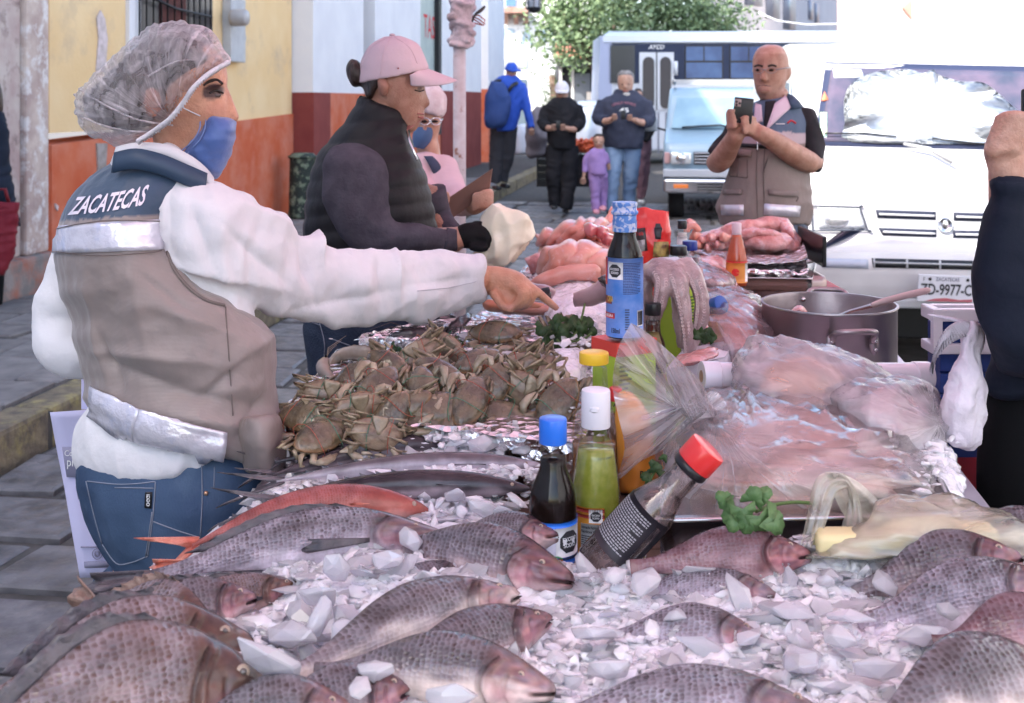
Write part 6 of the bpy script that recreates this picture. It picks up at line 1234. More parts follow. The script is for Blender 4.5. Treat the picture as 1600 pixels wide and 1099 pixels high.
def fish(name,label,nose,tail,H,T,up,pal,prof=TIL,bend=0,twist=0,side=1,fins=True,fork=False,eye=True,tailfin=True,open_mouth=0,group='whole fish laid out on the ice',cat='fish',finc='brown',nk=2.2):
    """nose and tail are world points, up the direction the back points to; the flank faces side"""
    nose,tail=Vector(nose),Vector(tail);X=tail-nose;L_=X.length;X.normalize();U=(Vector(up)-X*Vector(up).dot(X)).normalized();W_=X.cross(U)*side
    if W_.dot(EYE-nose) < 0:W_=-W_
    p=PAL[pal];r_=random.Random(int(nose.x*1e4)+int(tail.z*1e4));off=r_.uniform(0,50)
    f=empty(name,nose,label,cat,group)
    def at(x,z,w):
        b=bend*math.sin(math.pi*x)*L_;tz=twist*(x-.3)
        z2,w2=z*math.cos(tz)-w*math.sin(tz),z*math.sin(tz)+w*math.cos(tz)
        return nose+X*(x*L_)+U*(z2+b)+W_*w2
    N_=72 if prof is TIL else 28;rows=crom(prof,10 if prof is TIL else 6);R=[];data=[]
    for q in rows:
        x,hu,hd,th=q
        ring=[]
        for j in range(N_):
            a=2*math.pi*j/N_;ca,sa=math.cos(a),math.sin(a);z=(hu if ca > 0 else hd)*H*abs(ca)**.92*(1 if ca > 0 else -1);w=th*T*math.copysign(abs(sa)**1.15,sa)
            zr=z/H;k=0
            if prof is TIL:
                # gill cover ridge, cheek and mouth grooves, pectoral hollow
                gx=.265-.22*(zr+.02)**2*3;d=x-gx
                if abs(d) < .06 and -.36 < zr < .30:k+=.09*math.exp(-(d/.012)**2)-.08*math.exp(-((d-.018)/.009)**2)
                d2=x-(.19-.5*(zr+.05)**2);k+=-.07*math.exp(-(d2/.007)**2) if -.28 < zr < .12 else 0
                ml=-.03-.45*x;k+=-.22*math.exp(-((zr-ml)/.020)**2)*(1-smooth01(.07,.10,x))
                k+=.05*math.exp(-((x-.125)/.045)**2-((zr-.13)/.06)**2)
                k+=.04*noise.noise(Vector((x*22+off,zr*12,1)))*(1-smooth01(.25,.35,x))
            w+=math.copysign(1,sa)*k*T*min(1,abs(sa)*1.6)
            w+=T*.02*noise.noise(Vector((x*9+off,zr*5,4)))
            ring.append(at(x,z,w));data.append((x,zr,sa))
        R.append(ring)
    mb=MB();mb.rings(R);me=mb.mesh(name);me.polygons.foreach_set('use_smooth',[True]*len(me.polygons))
    data+=[(0,0,0),(1,0,0)]
    ca_=me.color_attributes.new('Col','FLOAT_COLOR','POINT');sa_=me.attributes.new('Scl','FLOAT','POINT');ua=me.attributes.new('Fuv','FLOAT_VECTOR','POINT')
    cols=[];scl=[];uvs=[]
    for x,zr,sa in data:
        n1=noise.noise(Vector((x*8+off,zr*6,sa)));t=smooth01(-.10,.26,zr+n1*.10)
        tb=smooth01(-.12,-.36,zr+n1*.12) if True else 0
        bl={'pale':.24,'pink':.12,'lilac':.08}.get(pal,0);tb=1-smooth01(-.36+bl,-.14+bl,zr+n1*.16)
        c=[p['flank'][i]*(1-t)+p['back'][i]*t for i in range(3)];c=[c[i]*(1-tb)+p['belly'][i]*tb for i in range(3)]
        if prof is TIL:
            hh=1-smooth01(.22,.32,x+zr*.1);hc=[p['head'][i]*(1-.55*t)*(1+.5*noise.noise(Vector((x*26+off,zr*16,i*.2)))) for i in range(3)]
            hc=[hc[i]*(1-tb*.8)+p['belly'][i]*tb*.8 for i in range(3)]
            c=[c[i]*(1-hh)+hc[i]*hh for i in range(3)]
            ml=-.03-.45*x;g1=math.exp(-((zr-ml)/.020)**2)*(1-smooth01(.07,.10,x))
            pk=math.exp(-((x-.20)/.05)**2-((zr+.12)/.10)**2)*.55
            c=[c[0]*(1-pk)+.55*pk,c[1]*(1-pk)+.22*pk,c[2]*(1-pk)+.26*pk]
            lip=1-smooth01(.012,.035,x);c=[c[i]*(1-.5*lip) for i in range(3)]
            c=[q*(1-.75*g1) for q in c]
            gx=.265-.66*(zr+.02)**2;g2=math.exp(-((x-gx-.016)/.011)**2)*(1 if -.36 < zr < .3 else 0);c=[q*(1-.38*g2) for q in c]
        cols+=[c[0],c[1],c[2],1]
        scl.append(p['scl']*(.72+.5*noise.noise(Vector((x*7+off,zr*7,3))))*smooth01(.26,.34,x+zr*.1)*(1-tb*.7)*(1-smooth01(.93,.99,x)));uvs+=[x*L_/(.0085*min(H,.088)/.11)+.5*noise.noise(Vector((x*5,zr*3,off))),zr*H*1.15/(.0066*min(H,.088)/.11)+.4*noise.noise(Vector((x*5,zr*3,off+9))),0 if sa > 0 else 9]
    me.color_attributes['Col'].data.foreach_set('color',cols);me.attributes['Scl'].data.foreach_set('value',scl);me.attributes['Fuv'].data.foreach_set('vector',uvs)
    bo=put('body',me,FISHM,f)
    bm=bmesh.new();bm.from_mesh(me);bmesh.ops.recalc_face_normals(bm,faces=bm.faces);bm.to_mesh(me);bm.free()
    if eye and prof is TIL:
        for s_ in (1,-1):
            c0=at(.125,.145*H,s_*T*.405);d=(W_*s_).normalized();mb=MB();rr=H*.05
            mb.lathe([(rr,-.002),(rr*.95,rr*.22),(rr*.6,rr*.34),(0,rr*.36)],c0,d,14);er=mb.build('eye',FEYER,f)
            mb=MB();mb.ell(c0+d*rr*.22,(rr*.52,rr*.52,rr*.52),n=10,m=7);mb.build('pupil',FEYE,er)
    elif eye:
        for s_ in (1,-1):mb=MB();mb.ell(at(.07,.06*H,s_*T*.30),(H*.075,)*3,n=10,m=6);mb.build('eye',FEYER,f)
    fm=FIN[finc]
    def finmesh(pts_base,pts_tip,nm,ray=6,w0=.0012):
        n=len(pts_base);mb=MB();m_=4;vv=[]
        for i in range(n):
            for j in range(m_+1):
                k=j/m_;q=pts_base[i].lerp(pts_tip[i],k);vv.append(q+W_*(.0022*math.sin(i*math.pi)*k+(.0020 if i % 2 else -.0014)*k))
        mb.add(vv,[(i*(m_+1)+j,i*(m_+1)+j+1,(i+1)*(m_+1)+j+1,(i+1)*(m_+1)+j) for i in range(n-1) for j in range(m_)])
        o=mb.build(nm,fm,f,fix=False);q=o.modifiers.new('s','SOLIDIFY');q.thickness=w0;q.offset=0;return o
    if tailfin:
        n=13;b0=[at(.97,(-.13+.26*i/(n-1))*H,0) for i in range(n)]
        if fork:tp=[at(1.02+.20*abs(i/(n-1)-.5)*2,(-.62+1.24*i/(n-1))*H*1.2,.01*math.sin(i)) for i in range(n)]
        else:tp=[at(1.17+.015*math.sin(i*2.3)-.04*abs(i/(n-1)-.5),(-.36+.72*i/(n-1))*H*1.05,.008*math.sin(i*1.1)) for i in range(n)]
        finmesh(b0,tp,'tail_fin')
    if fins and prof is TIL:
        n=22;xs=[.30+.52*i/(n-1) for i in range(n)];hs=[np.interp(x,[q[0] for q in prof],[q[1] for q in prof])*H for x in xs]
        finmesh([at(x,h*.97,0) for x,h in zip(xs,hs)],[at(x+.055,h+H*.075*(.55+.45*math.sin(i/(n-1)*3.14)+(.25 if i % 2 else 0)),.004*math.sin(i*2)) for i,(x,h) in enumerate(zip(xs,hs))],'dorsal_fin')
        n=8;xs=[.60+.16*i/(n-1) for i in range(n)];hs=[np.interp(x,[q[0] for q in prof],[q[2] for q in prof])*H for x in xs]
        finmesh([at(x,-h*.97,0) for x,h in zip(xs,hs)],[at(x+.09,-h-H*.12,.004*math.sin(i)) for i,(x,h) in enumerate(zip(xs,hs))],'anal_fin')
        n=7;w0=T*.5
        finmesh([at(.29,(-.14+.07*i/(n-1))*H,w0) for i in range(n)],[at(.50+.02*math.sin(i),(-.24+.22*i/(n-1))*H,w0*.98+.004) for i in range(n)],'pectoral_fin')
    elif fins:
        for x in (.5,.56,.62,.68,.74,.8,.86):
            h=np.interp(x,[q[0] for q in prof],[q[1] for q in prof])*H;mb=MB();mb.prism([at(x,h*.9,0),at(x+.03,h*.9,0),at(x+.035,h+H*.10,0)],W_*.0015);mb.build('finlet',FIN['dark'],f,smooth=False)
        finmesh([at(.22,-.1*H,T*.45),at(.22,-.04*H,T*.46),at(.22,.02*H,T*.46)],[at(.34,-.14*H,T*.46),at(.36,-.08*H,T*.47),at(.30,.0*H,T*.47)],'pectoral_fin')
    return f
UPZ=Vector((0,0,1));AW=Vector((0,1,.45))
def PY(u,v,y,z0=.908):return P(u,v,min(y,F*(CH-z0)/(v-HV)))
fish('tilapia','big brown tilapia at the bottom left corner with eye and open gill facing up',PY(430,1078,1.24),PY(-130,1235,1.06),.150,.075,Vector((-.12,.35,1)),'brown',bend=.05,finc='dark')
fish('tilapia','brown tilapia behind the bottom left one with its spiny dorsal fin raised',PY(398,1010,1.34),PY(-70,1130,1.20),.125,.055,Vector((-.1,.45,1)),'brown',bend=.04,finc='dark')
fish('tilapia','tilapia under the two brown ones showing only its reddish tail fin at the left',PY(330,975,1.42),PY(140,945,1.46),.075,.035,Vector((-.1,.6,1)),'brown',finc='brown',eye=False)
fish('tilapia','speckled tilapia lying full length below the red fish, tail over the table edge',PY(700,840,1.62),PY(225,908,1.50),.074,.055,Vector((.05,.5,1)),'lilac',bend=.055,finc='dark')
fish('tilapia','dark headed tilapia pointing right, just left of the blue capped soy bottle',PY(874,838,1.53),PY(690,838,1.72),.062,.05,Vector((0,.6,1)),'pink',fins=False,tailfin=False)
fish('tilapia','purple pink tilapia head resting in front of the soy bottle base',PY(896,908,1.43),PY(590,850,1.62),.085,.06,Vector((.05,.45,1)),'pink',fins=False,tailfin=False,bend=.02)
fish('tilapia','tilapia with white belly in the middle of the front ice, mouth to the right',PY(808,930,1.36),PY(435,1068,1.22),.082,.072,Vector((-.30,.45,1)),'pale',bend=.03,fins=False)
fish('tilapia','tilapia head tucked just beneath the white bellied one',PY(857,966,1.38),PY(560,1075,1.30),.072,.06,Vector((-.2,.4,1)),'pink',fins=False,tailfin=False)
fish('tilapia','pale bellied tilapia at the bottom centre under the others, nose to the right',PY(868,1080,1.23),PY(480,1052,1.32),.078,.075,Vector((.2,.4,1)),'pale',bend=.03,fins=False,tailfin=False)
fish('tilapia','scaled tilapia cut off by the bottom edge right of centre',PY(1310,1140,1.20,.893),PY(800,1140,1.19,.885),.105,.07,Vector((.02,.9,.75)),'lilac',bend=.02,fins=False,tailfin=False)
fish('tilapia','half buried scaled tilapia in the middle of the right ice field',PY(1202,1012,1.31,.888),PY(930,1000,1.36,.88),.078,.05,Vector((.02,.9,.8)),'lilac',fins=False,tailfin=False,bend=.03)
fish('tilapia','half buried tilapia below the maroon headed fish, back only showing',PY(1222,940,1.42,.888),PY(970,925,1.46,.885),.064,.05,Vector((.02,.9,.8)),'lilac',fins=False,tailfin=False,bend=.03)
fish('snapper','maroon fish head against the steel tray below the coriander',PY(1268,868,1.46),PY(985,888,1.47),.072,.06,Vector((.02,.5,1)),'maroon',fins=False,tailfin=False,bend=.02)
fish('tilapia','dark headed fish at the right edge below the yellow bag',PY(1597,872,1.40),PY(1330,925,1.44,.895),.088,.055,Vector((-.05,.55,1)),'pink',fins=False,tailfin=False,bend=.02)
fish('tilapia','second fish from the right edge with white belly under the dark headed one',PY(1660,915,1.33),PY(1340,975,1.38,.895),.08,.06,Vector((-.05,.6,1)),'lilac',fins=False,tailfin=False,bend=.03)
fish('tilapia','pink cheeked fish lying on top at the far right edge',PY(1690,835,1.47),PY(1470,838,1.52),.07,.05,Vector((0,.6,1)),'pale',fins=False,tailfin=False,eye=False)
fish('tilapia','large pink fish head at the bottom right corner',PY(1680,1075,1.16),PY(1330,1165,1.14),.12,.07,Vector((-.08,.6,1)),'pale',fins=False,tailfin=False,bend=.03)
fish('tilapia','reddish fish behind the large pink head at the bottom right',PY(1690,975,1.24),PY(1460,1010,1.27),.08,.05,Vector((-.05,.6,1)),'maroon',fins=False,tailfin=False)
fish('tilapia','brown tilapia partly under ice below the speckled one',PY(470,915,1.50,.893),PY(205,965,1.42),.052,.045,Vector((-.05,.5,1)),'brown',finc='dark')
fish('tilapia','dark tilapia in the gap under the white bellied fish',PY(640,1078,1.27),PY(380,1130,1.20),.07,.05,Vector((-.1,.5,1)),'pink',fins=False)
fish('tilapia','pink sided fish cut by the bottom edge left of centre',PY(552,1108,1.21),PY(250,1150,1.14),.075,.06,Vector((0,.5,1)),'pale',fins=False)
fish('tilapia','small tilapia wedged between the two brown ones and the ice',PY(400,935,1.42),PY(150,985,1.36),.07,.05,Vector((-.1,.5,1)),'pink',finc='dark')
fish('tilapia','tilapia half under ice below the purple pink head',PY(745,890,1.50,.893),PY(520,960,1.42,.88),.055,.05,Vector((-.1,.5,1)),'lilac',fins=False,tailfin=False)
gm='dark long fish beside the crabs'
fish('mackerel','dark brown long fish nearest the crabs',PY(690,694,1.96),PY(430,722,1.96),.040,.04,Vector((0,.5,1)),'steel',MAC,fork=True,bend=.03,group=gm,finc='dark')
fish('mackerel','silvery long fish between the two dark ones under loose ice',PY(850,728,1.84),PY(432,752,1.84),.036,.04,Vector((0,.4,1)),'silver',MAC,fork=True,bend=.03,group=gm,finc='dark')
fish('mackerel','blue grey long fish below the silvery one, head right',PY(828,764,1.74),PY(418,782,1.74),.042,.044,Vector((0,.5,1)),'steel',MAC,fork=True,bend=.035,group=gm,finc='dark')
fish('mackerel','thin brown long fish behind, its forked tail by the vest hem',PY(640,695,2.0),PY(425,742,1.9),.035,.035,Vector((0,.5,1)),'steel',MAC,fork=True,bend=.02,group=gm,finc='dark')
gr_='red fish between the long fish and the tilapias'
fish('red_fish','red fish with orange tail resting over the table edge by the jeans',PY(668,796,1.72),PY(300,852,1.60),.052,.04,Vector((0,.5,1)),'red',MAC,bend=.085,group=gr_,finc='red',fork=True)
fish('red_fish','orange red fish under the first, mostly covered by the speckled tilapia',PY(600,850,1.60),PY(290,885,1.54),.046,.04,Vector((0,.5,1)),'red',MAC,bend=.04,group=gr_,finc='red')
# foil under the ice edge
def foil_sheet(pts,name,label,z,h=.0):
    mb=MB();n=len(pts);nx,ny=26,10;A,B,C,D=[PZ(u,v,z) for u,v in pts];vv=[]
    for j in range(ny+1):
        for i in range(nx+1):
            a,b=i/nx,j/ny;q=(A*(1-a)+B*a)*(1-b)+(D*(1-a)+C*a)*b;q.z+=.005*noise.noise(q*45)+.003*noise.noise(q*110)+h*max(0,(abs(a-.5)*2)**6);vv.append(q)
    mb.add(vv,[(j*(nx+1)+i,j*(nx+1)+i+1,(j+1)*(nx+1)+i+1,(j+1)*(nx+1)+i) for j in range(ny) for i in range(nx)])
    o=mb.build(name,FOIL,fix=False,smooth=False);o.modifiers.new('s','SOLIDIFY').thickness=.0012;return tag(o,label,'foil')
foil_sheet([(800,900),(1000,895),(1010,868),(810,866)],'foil_liner','strip of crinkled foil at the foot of the sauce bottles',.886)
foil_sheet([(225,905),(330,895),(330,868),(240,880)],'foil_liner','scrap of crinkled foil below the red fish tail at the table edge',.862)
foil_sheet([(1380,862),(1480,862),(1480,850),(1390,850)],'foil_liner','bright foil edge under the yellow bag',.886)
# ------------------------------------------------------------ crab trays
def tray(corn,z0,z1,mat,name,label,cat,lip=.012,fl=.0,n=14,jag=.006,th=.0015):
    """corn: 4 rim corners as world points (front-left, front-right, back-right, back-left)"""
    t=empty(name,(corn[0]+corn[1]+corn[2]+corn[3])/4,label,cat);c=sum(corn,Vector())/4;ring=[]
    for a,b in zip(corn,corn[1:]+corn[:1]):ring+=[a.lerp(b,i/n) for i in range(n)]
    def rr(k,z,j=0):return [Vector((c.x+(p.x-c.x)*k,c.y+(p.y-c.y)*k,z+(j*noise.noise(p*40)))) for p in ring]
    L0=rr(1+lip*3,z1-.004,jag);L1=rr(1.0,z1,jag);L2=rr(.985,z1-(z1-z0)*.5,0);L3=rr(.955,z0,0);L4=rr(.5,z0,0)
    for R_ in (L0,L1,L2):
        for i,p in enumerate(R_):p+=Vector((noise.noise(p*70),noise.noise(p*70+Vector((5,5,5))),noise.noise(p*50)))*jag*.6
    mb=MB();mb.rings([L0,L1,L2,L3,L4]);o=mb.build('tray_body',mat,t,smooth=(jag < .002));q=o.modifiers.new('s','SOLIDIFY');q.thickness=th;return t
cr=[PZ(444,655,.935),PZ(905,702,.935),PZ(925,560,.955),PZ(533,536,.96)]
tray(cr,.85,.95,FOIL,'foil_tray','foil lined tray heaped with crabs','tray',jag=.010)
cr2=[PZ(560,530,.97),PZ(930,535,.97),PZ(930,487,.985),PZ(648,497,.985)]
tray(cr2,.87,.975,FOIL,'foil_tray','second foil lined tray behind the crabs near the pointing hand','tray',jag=.008)
cr3=[PZ(745,488,.985),PZ(930,486,.985),PZ(945,400,.99),PZ(830,400,.99)]
tray(cr3,.88,.975,FOIL,'foil_tray','foil tray of pink fillets beyond the pointing finger','tray',jag=.006)
def heap(name,rows,mat,vox,disp,parent=None,label=None,cat=None,group=None,k=4,n=28,sm=3,kind=None):
    mb=MB();pxloft(mb,rows,k,n);me=remesh(mb,vox,sm,disp);o=put(name,me,mat,parent)
    if label:tag(o,label,cat,group,kind)
    return o
# packed ice inside the crab tray and beyond
heap('ice_heap',[(470,600,880,640,2.35,.3),(500,640,900,680,2.2,.2)],SLUSH,.012,lambda p:.012*fbm(p,20),label='crushed ice bed beneath the crabs',cat='ice',kind='stuff')
mb=MB();rg=random.Random(8)
for cx,cy,w,h,z,n in ((770,655,150,40,.93,900),(740,672,210,26,.930,420),(640,780,260,30,.900,380),(740,740,160,16,.925,200),(880,590,50,60,.96,350),(900,500,60,60,1.0,500),(860,440,70,28,1.02,400),(740,545,200,25,.965,260),(1440,700,60,80,.965,500)):
    for _ in range(n):
        u,v=rg.gauss(cx,w/3),rg.gauss(cy,h/3);c=PZ(u,v,z+rg.uniform(-.012,.012));shard(mb,c,.003+.010*rg.random()**2.5,rg,.4,.5)
o=mb.build('crushed_ice',ICE,smooth=False,fix=False);tag(o,'crushed ice pieces heaped behind the bottles and around the crabs','ice',kind='stuff')
for rows,lb in (([(700,648,835,650,2.1,.06),(640,668,860,672,2.05,.08),(620,690,870,700,2.0,.08)],'mound of crushed ice between the crabs and the long fish'),
             ([(862,548,905,545,2.35,.05),(848,580,915,575,2.3,.08),(850,620,925,620,2.25,.08)],'mound of ice right of the crab claws'),
             ([(880,438,930,436,2.95,.06),(850,465,945,462,2.85,.10),(850,500,960,500,2.75,.10),(860,545,960,550,2.65,.08)],'mound of crushed ice by the pointing finger'),
             ([(1400,668,1450,672,1.9,.03),(1395,700,1490,705,1.82,.05),(1420,750,1505,755,1.72,.05),(1430,790,1500,795,1.66,.04)],'crushed ice in the right corner of the steel tray')):
    heap('ice_heap',rows,SLUSH,.006,lambda p:.006*fbm(p,45,4)+.004*abs(noise.noise(p*130)),label=lb,cat='ice',kind='stuff')
for u,v,z,r in ((700,545,.98,.04),(675,520,.985,.028),(735,520,.98,.024),(860,540,.985,.026),(885,590,.975,.022),(905,535,.98,.028),(880,450,1.03,.03),(905,500,1.01,.03),(850,455,1.02,.022),(925,470,1.02,.026),(840,640,.95,.024),(860,665,.95,.022),(1420,690,.975,.02),(1450,720,.975,.018)):
    chunk(u,v,z,r)
# crabs
CRS=M('crab_shell',(1,1,1),(.62,.55,.50),rough=.24,sc=40,bump=.55,bsc=90,attr=True,coat=.7)
CRC=M('crab_claw',(.52,.43,.31),(.15,.11,.06),rough=.3,sc=14,bump=.25,bsc=80,coat=.5);CRL=M('crab_leg',(.13,.095,.055),(.36,.28,.18),rough=.3,sc=50,bump=.3,bsc=90,coat=.5)
CRU=M('crab_belly',(.30,.22,.145),(.13,.085,.055),rough=.35,sc=38,bump=.5,coat=.4)
STRO=M('orange_string',(.34,.08,.05),rough=.6);STRG=M('green_string',(.06,.20,.12),rough=.6)
def crab_proto():
    t=bpy.data.objects.new('crab',None);COL.objects.link(t)
    mb=MB();rings=[]
    n=44
    def outline(a):
        x,y=math.cos(a),math.sin(a);w=.062;d=.040
        r=1+.10*abs(x)**6*(1 if y > -.3 else 0)
        ser=.030*abs(math.sin(a*22)) if y > 0 else 0
        return Vector((x*w*(r+ser),y*d*(1+ser)*(1.0 if y > 0 else .92)))
    for k,z in ((1.0,0),(.985,.003),(.9,.011),(.72,.018),(.45,.022),(.2,.0235),(.02,.024)):
        rings.append([Vector((outline(2*math.pi*i/n).x*k,outline(2*math.pi*i/n).y*k,z+.0016*noise.noise(Vector((i*.7,k*9,2)))*(k < .9))) for i in range(n)])
    mb.rings(rings);me=mb.mesh();me.polygons.foreach_set('use_smooth',[True]*len(me.polygons))
    bm=bmesh.new();bm.from_mesh(me);bmesh.ops.recalc_face_normals(bm,faces=bm.faces);bm.to_mesh(me);bm.free()
    vcol(me,lambda p:(.145+.12*nz(p,40),.115+.09*nz(p,40),.068+.045*nz(p,40)) if p[2] > .005 else (.30,.17,.085));put('carapace',me,CRS,t,local=True)
    mb=MB();rings=[]
    for k,z in ((.97,0),(.93,-.008),(.75,-.018),(.4,-.022),(.03,-.023)):rings.append([Vector((outline(2*math.pi*i/n).x*k,outline(2*math.pi*i/n).y*k,z)) for i in range(n)])
    mb.rings(rings);mb.build('belly',CRU,t,local=True)
    mb=MB();mb.rings([[Vector((w*math.cos(a),y_,-.021-.003*math.sin(a)-.002*(i % 2))) for a in [j*math.pi/4 for j in range(8)]] for i,(y_,w) in enumerate(((-.036,.020),(-.030,.019),(-.026,.020),(-.020,.017),(-.016,.017),(-.010,.012),(-.004,.010),(.006,.003)))]);mb.build('abdomen_flap',CRC,t,local=True)
    for s_ in (-1,1):
        mb=MB();mb.tube([Vector((s_*.040,.028,-.006)),Vector((s_*.056,.042,-.006)),Vector((s_*.052,.054,-.002))],[.007,.008,.006],8,flat=.8)
        c=mb.build('claw',CRC,t,local=True)
        mb=MB();mb.tube([Vector((s_*.056,.050,-.001)),Vector((s_*.042,.058,.004)),Vector((s_*.022,.058,.003)),Vector((s_*.004,.053,.001))],[.006,.0095,.0075,.002],10,flat=.75);mb.build('palm',CRC,c,local=True)
        mb=MB();mb.tube([Vector((s_*.028,.050,-.004)),Vector((s_*.014,.047,-.005)),Vector((s_*.002,.049,-.002))],[.0045,.004,.0015],7,flat=.8);mb.build('pincer',CRC,c,local=True)
        for j in range(4):
            y0=.012-.014*j;mb=MB();q=j*.004
            mb.tube([Vector((s_*.046,y0,-.008)),Vector((s_*(.070+q*1.6-.006*(j == 1)),y0+.004+.005*math.sin(j*2+s_),-.004-.002*j)),Vector((s_*(.078-q*2),y0+.020-.004*j,-.016)),Vector((s_*(.050+.004*j),y0+.024-.011*j,-.027+.002*j)),Vector((s_*(.022+.006*math.sin(j*3+s_)),y0+.016-.007*j,-.029))],[.0042,.0058,.0046,.0036,.0012],7,flat=.7);mb.build('leg',CRL,t,local=True)
        MB().ell((s_*.016,.040,.004),(.003,.003,.004),n=7,m=5).build('eye',EYED,t,local=True)
    for (a,b),m_ in (((.028,0),STRO),((-.022,1),STRG)):
        mb=MB();mb.tube([Vector((a+.005*math.sin(i),.045*math.cos(i*.45),.026*math.sin(i*.45)+.001)) for i in range(15)],.0008,5);mb.build('string',m_,t,local=True)
    return t
def copy_tree(o,parent=None):
    c=o.copy();COL.objects.link(c);c.parent=parent
    for ch in list(o.children):copy_tree(ch,c)
    return c
cp0=crab_proto();CR=[
 (683,638,.965,20,-35,8,1.12,'crab with broad brown shell upright and orange string, front centre of the heap'),
 (533,655,.955,12,-40,160,1.05,'crab with shell forward and orange string at the left front of the heap'),
 (500,682,.945,-25,30,200,.95,'crab lowest at the front left corner of the heap'),
 (588,678,.945,10,60,40,.9,'crab showing its belly between the two front shells'),
 (625,640,.965,5,-55,-30,1.0,'dark crab tucked behind the broad front shell'),
 (590,612,.985,8,75,10,1.05,'belly up crab left of centre with folded legs outward'),
 (515,618,.975,-8,70,15,.9,'small crab at the left side of the tray below the shrimps'),
 (690,590,.995,5,72,-12,1.05,'crab on its side in the top row left of the white claw'),
 (735,628,.975,-5,70,25,1.0,'crab below the top row with folded legs and orange string'),
 (800,585,.995,0,78,-18,1.05,'crab holding up the large white claw'),
 (822,612,.975,10,75,0,.95,'crab beneath the white claw tied with green string'),
 (872,632,.965,-5,74,-14,.95,'crab furthest right, bound with green string'),
 (780,648,.945,15,-50,20,1.0,'dark wet crab shell low at the front under green string'),
 (655,668,.94,0,-60,0,.9,'crab half buried by ice below the broad shell'),
 (775,520,1.0,10,-62,-25,1.05,'crab alone at the back near the pointing hand'),
 (880,530,.99,0,-40,20,.9,'crab at the back right beside the parsley'),
 (560,585,.99,0,65,0,.9,'crab at the back left behind the belly up one')]+[(u,v,z,0,0,rz,.95,'small mottled crab packed in the heap') for u,v,z,rz in ((650,560,1.0,20),(610,578,.995,-30),(745,565,1.0,10),(560,640,.97,40),(660,612,.985,-20),(720,652,.95,30),(770,605,.985,-10),(840,585,.985,35),(610,655,.955,0),(480,650,.96,-40),(850,560,.985,15),(700,545,1.0,-35))]
for i,(u,v,z,rx,ry,rz,s_,lb) in enumerate(CR):
    o=cp0 if i == 0 else copy_tree(cp0)
    r_=random.Random(i*5+3);s_ *= .84;kind=[0,2,0,1,0,2,1,2,2,1,1,2,0,0,0,2,0,1,2,0,1,2,0,2,1,2,0,2,1][i];tl,ph=((r_.uniform(22,50),180+r_.uniform(-40,40)) if kind == 0 else (r_.uniform(-120,-85),r_.uniform(-50,50)) if kind == 1 else (r_.uniform(35,68),r_.choice((-70,60,110,150))))
    o.location=PZ(u,v,z);o.rotation_euler=(Matrix.Rotation(math.radians(rz*.6 if abs(rz) < 60 else rz*.2),3,'Z') @ Matrix.Rotation(math.radians(tl),3,'X') @ Matrix.Rotation(math.radians(ph),3,'Z')).to_euler()
    o.scale=(s_*(.92+.16*r_.random()),s_*(.9+.2*r_.random()),s_*.9);tag(o,lb,'crab','crabs heaped on the foil tray')
mb=MB();yc=2.33
pxloft(mb,[(798,560,802,576,yc,.012),(815,545,815,578,yc,.02),(840,543,838,572,yc,.02),(856,548,852,562,yc,.012),(861,552,858,557,yc,.004)],4,14)
pxloft(mb,[(800,575,806,586,yc-.01,.010),(822,574,824,588,yc-.01,.012),(845,560,846,572,yc-.01,.009),(857,556,856,562,yc-.01,.004)],4,12)
o=mb.build('crab_claw',M('white_claw_shell',(.72,.68,.60),(.60,.54,.44),rough=.22,sc=20,coat=.6));tag(o,'large white crab claw pointing right on top of the heap','claw')
# shrimps
SHR=M('shrimp_shell',(.36,.27,.20),(.50,.38,.30),rough=.25,sc=30,bump=.2,coat=.6)
def shrimp(pts,r,label):
    t=empty('shrimp',P(*pts[0]),label,'shrimp','grey shrimps at the left of the crab tray');q=crom([tuple(p) for p in pts],5);n=len(q);mb=MB()
    rr=[r*(.35+.65*min(1,i/4))*(1-.72*(i/(n-1))**1.6)*(1+.07*(i % 3 == 0)) for i in range(n)];mb.tube([P(*a) for a in q],rr,12,flat=1.2);mb.build('body',SHR,t)
    a=P(*pts[0]);b=(P(*pts[0])-P(*pts[1])).normalized()
    for k in range(4):MB().tube([a,a+b*.02+Vector((0,-.006,.004*(k-1.5))),a+b*.06+Vector((.01*k,-.015,.01*(k-2)-.01))],[.0012,.0009,.0005],4).build('antenna',SHR,t)
    for k in range(6):c=P(*q[1+int(k*n/7)]);MB().tube([c,c+Vector((.002,-.012,-.012)),c+Vector((-.004,-.018,-.022))],.0014,4).build('leg',SHR,t)
    mb=MB();e=P(*pts[-1]);d=(P(*pts[-1])-P(*pts[-2])).normalized()
    for k in (-1,0,1):mb.prism([e,e+d*.022+Vector((0,0,.007*k+.003)),e+d*.020+Vector((0,0,.007*k-.004))],(0,.002,0))
    mb.build('tail_fan',SHR,t,smooth=False);MB().ell(a+Vector((0,-.008,.006)),(.003,)*3,n=7,m=5).build('eye',EYED,t)
for pts,r,lb in (([(598,562,2.42),(575,555,2.42),(548,552,2.44),(525,560,2.44),(515,575,2.42)],.017,'shrimp lying top most along the back of the group'),([(605,582,2.36),(575,578,2.36),(545,580,2.38),(528,592,2.38)],.017,'shrimp second from the top with its head to the right'),
      ([(600,600,2.3),(570,596,2.3),(540,604,2.3),(512,618,2.3)],.015,'shrimp third down lying diagonally'),([(500,640,2.18),(530,628,2.2),(560,615,2.24),(600,606,2.28)],.014,'long pale shrimp lowest of the group, head at the left'),
      ([(510,560,2.4),(505,578,2.38),(520,600,2.34),(515,620,2.3)],.016,'shrimp curled against the foil at the left'),([(478,668,2.1),(505,655,2.12),(535,648,2.16)],.013,'small shrimp by the front left crab')):shrimp(pts,r,lb)
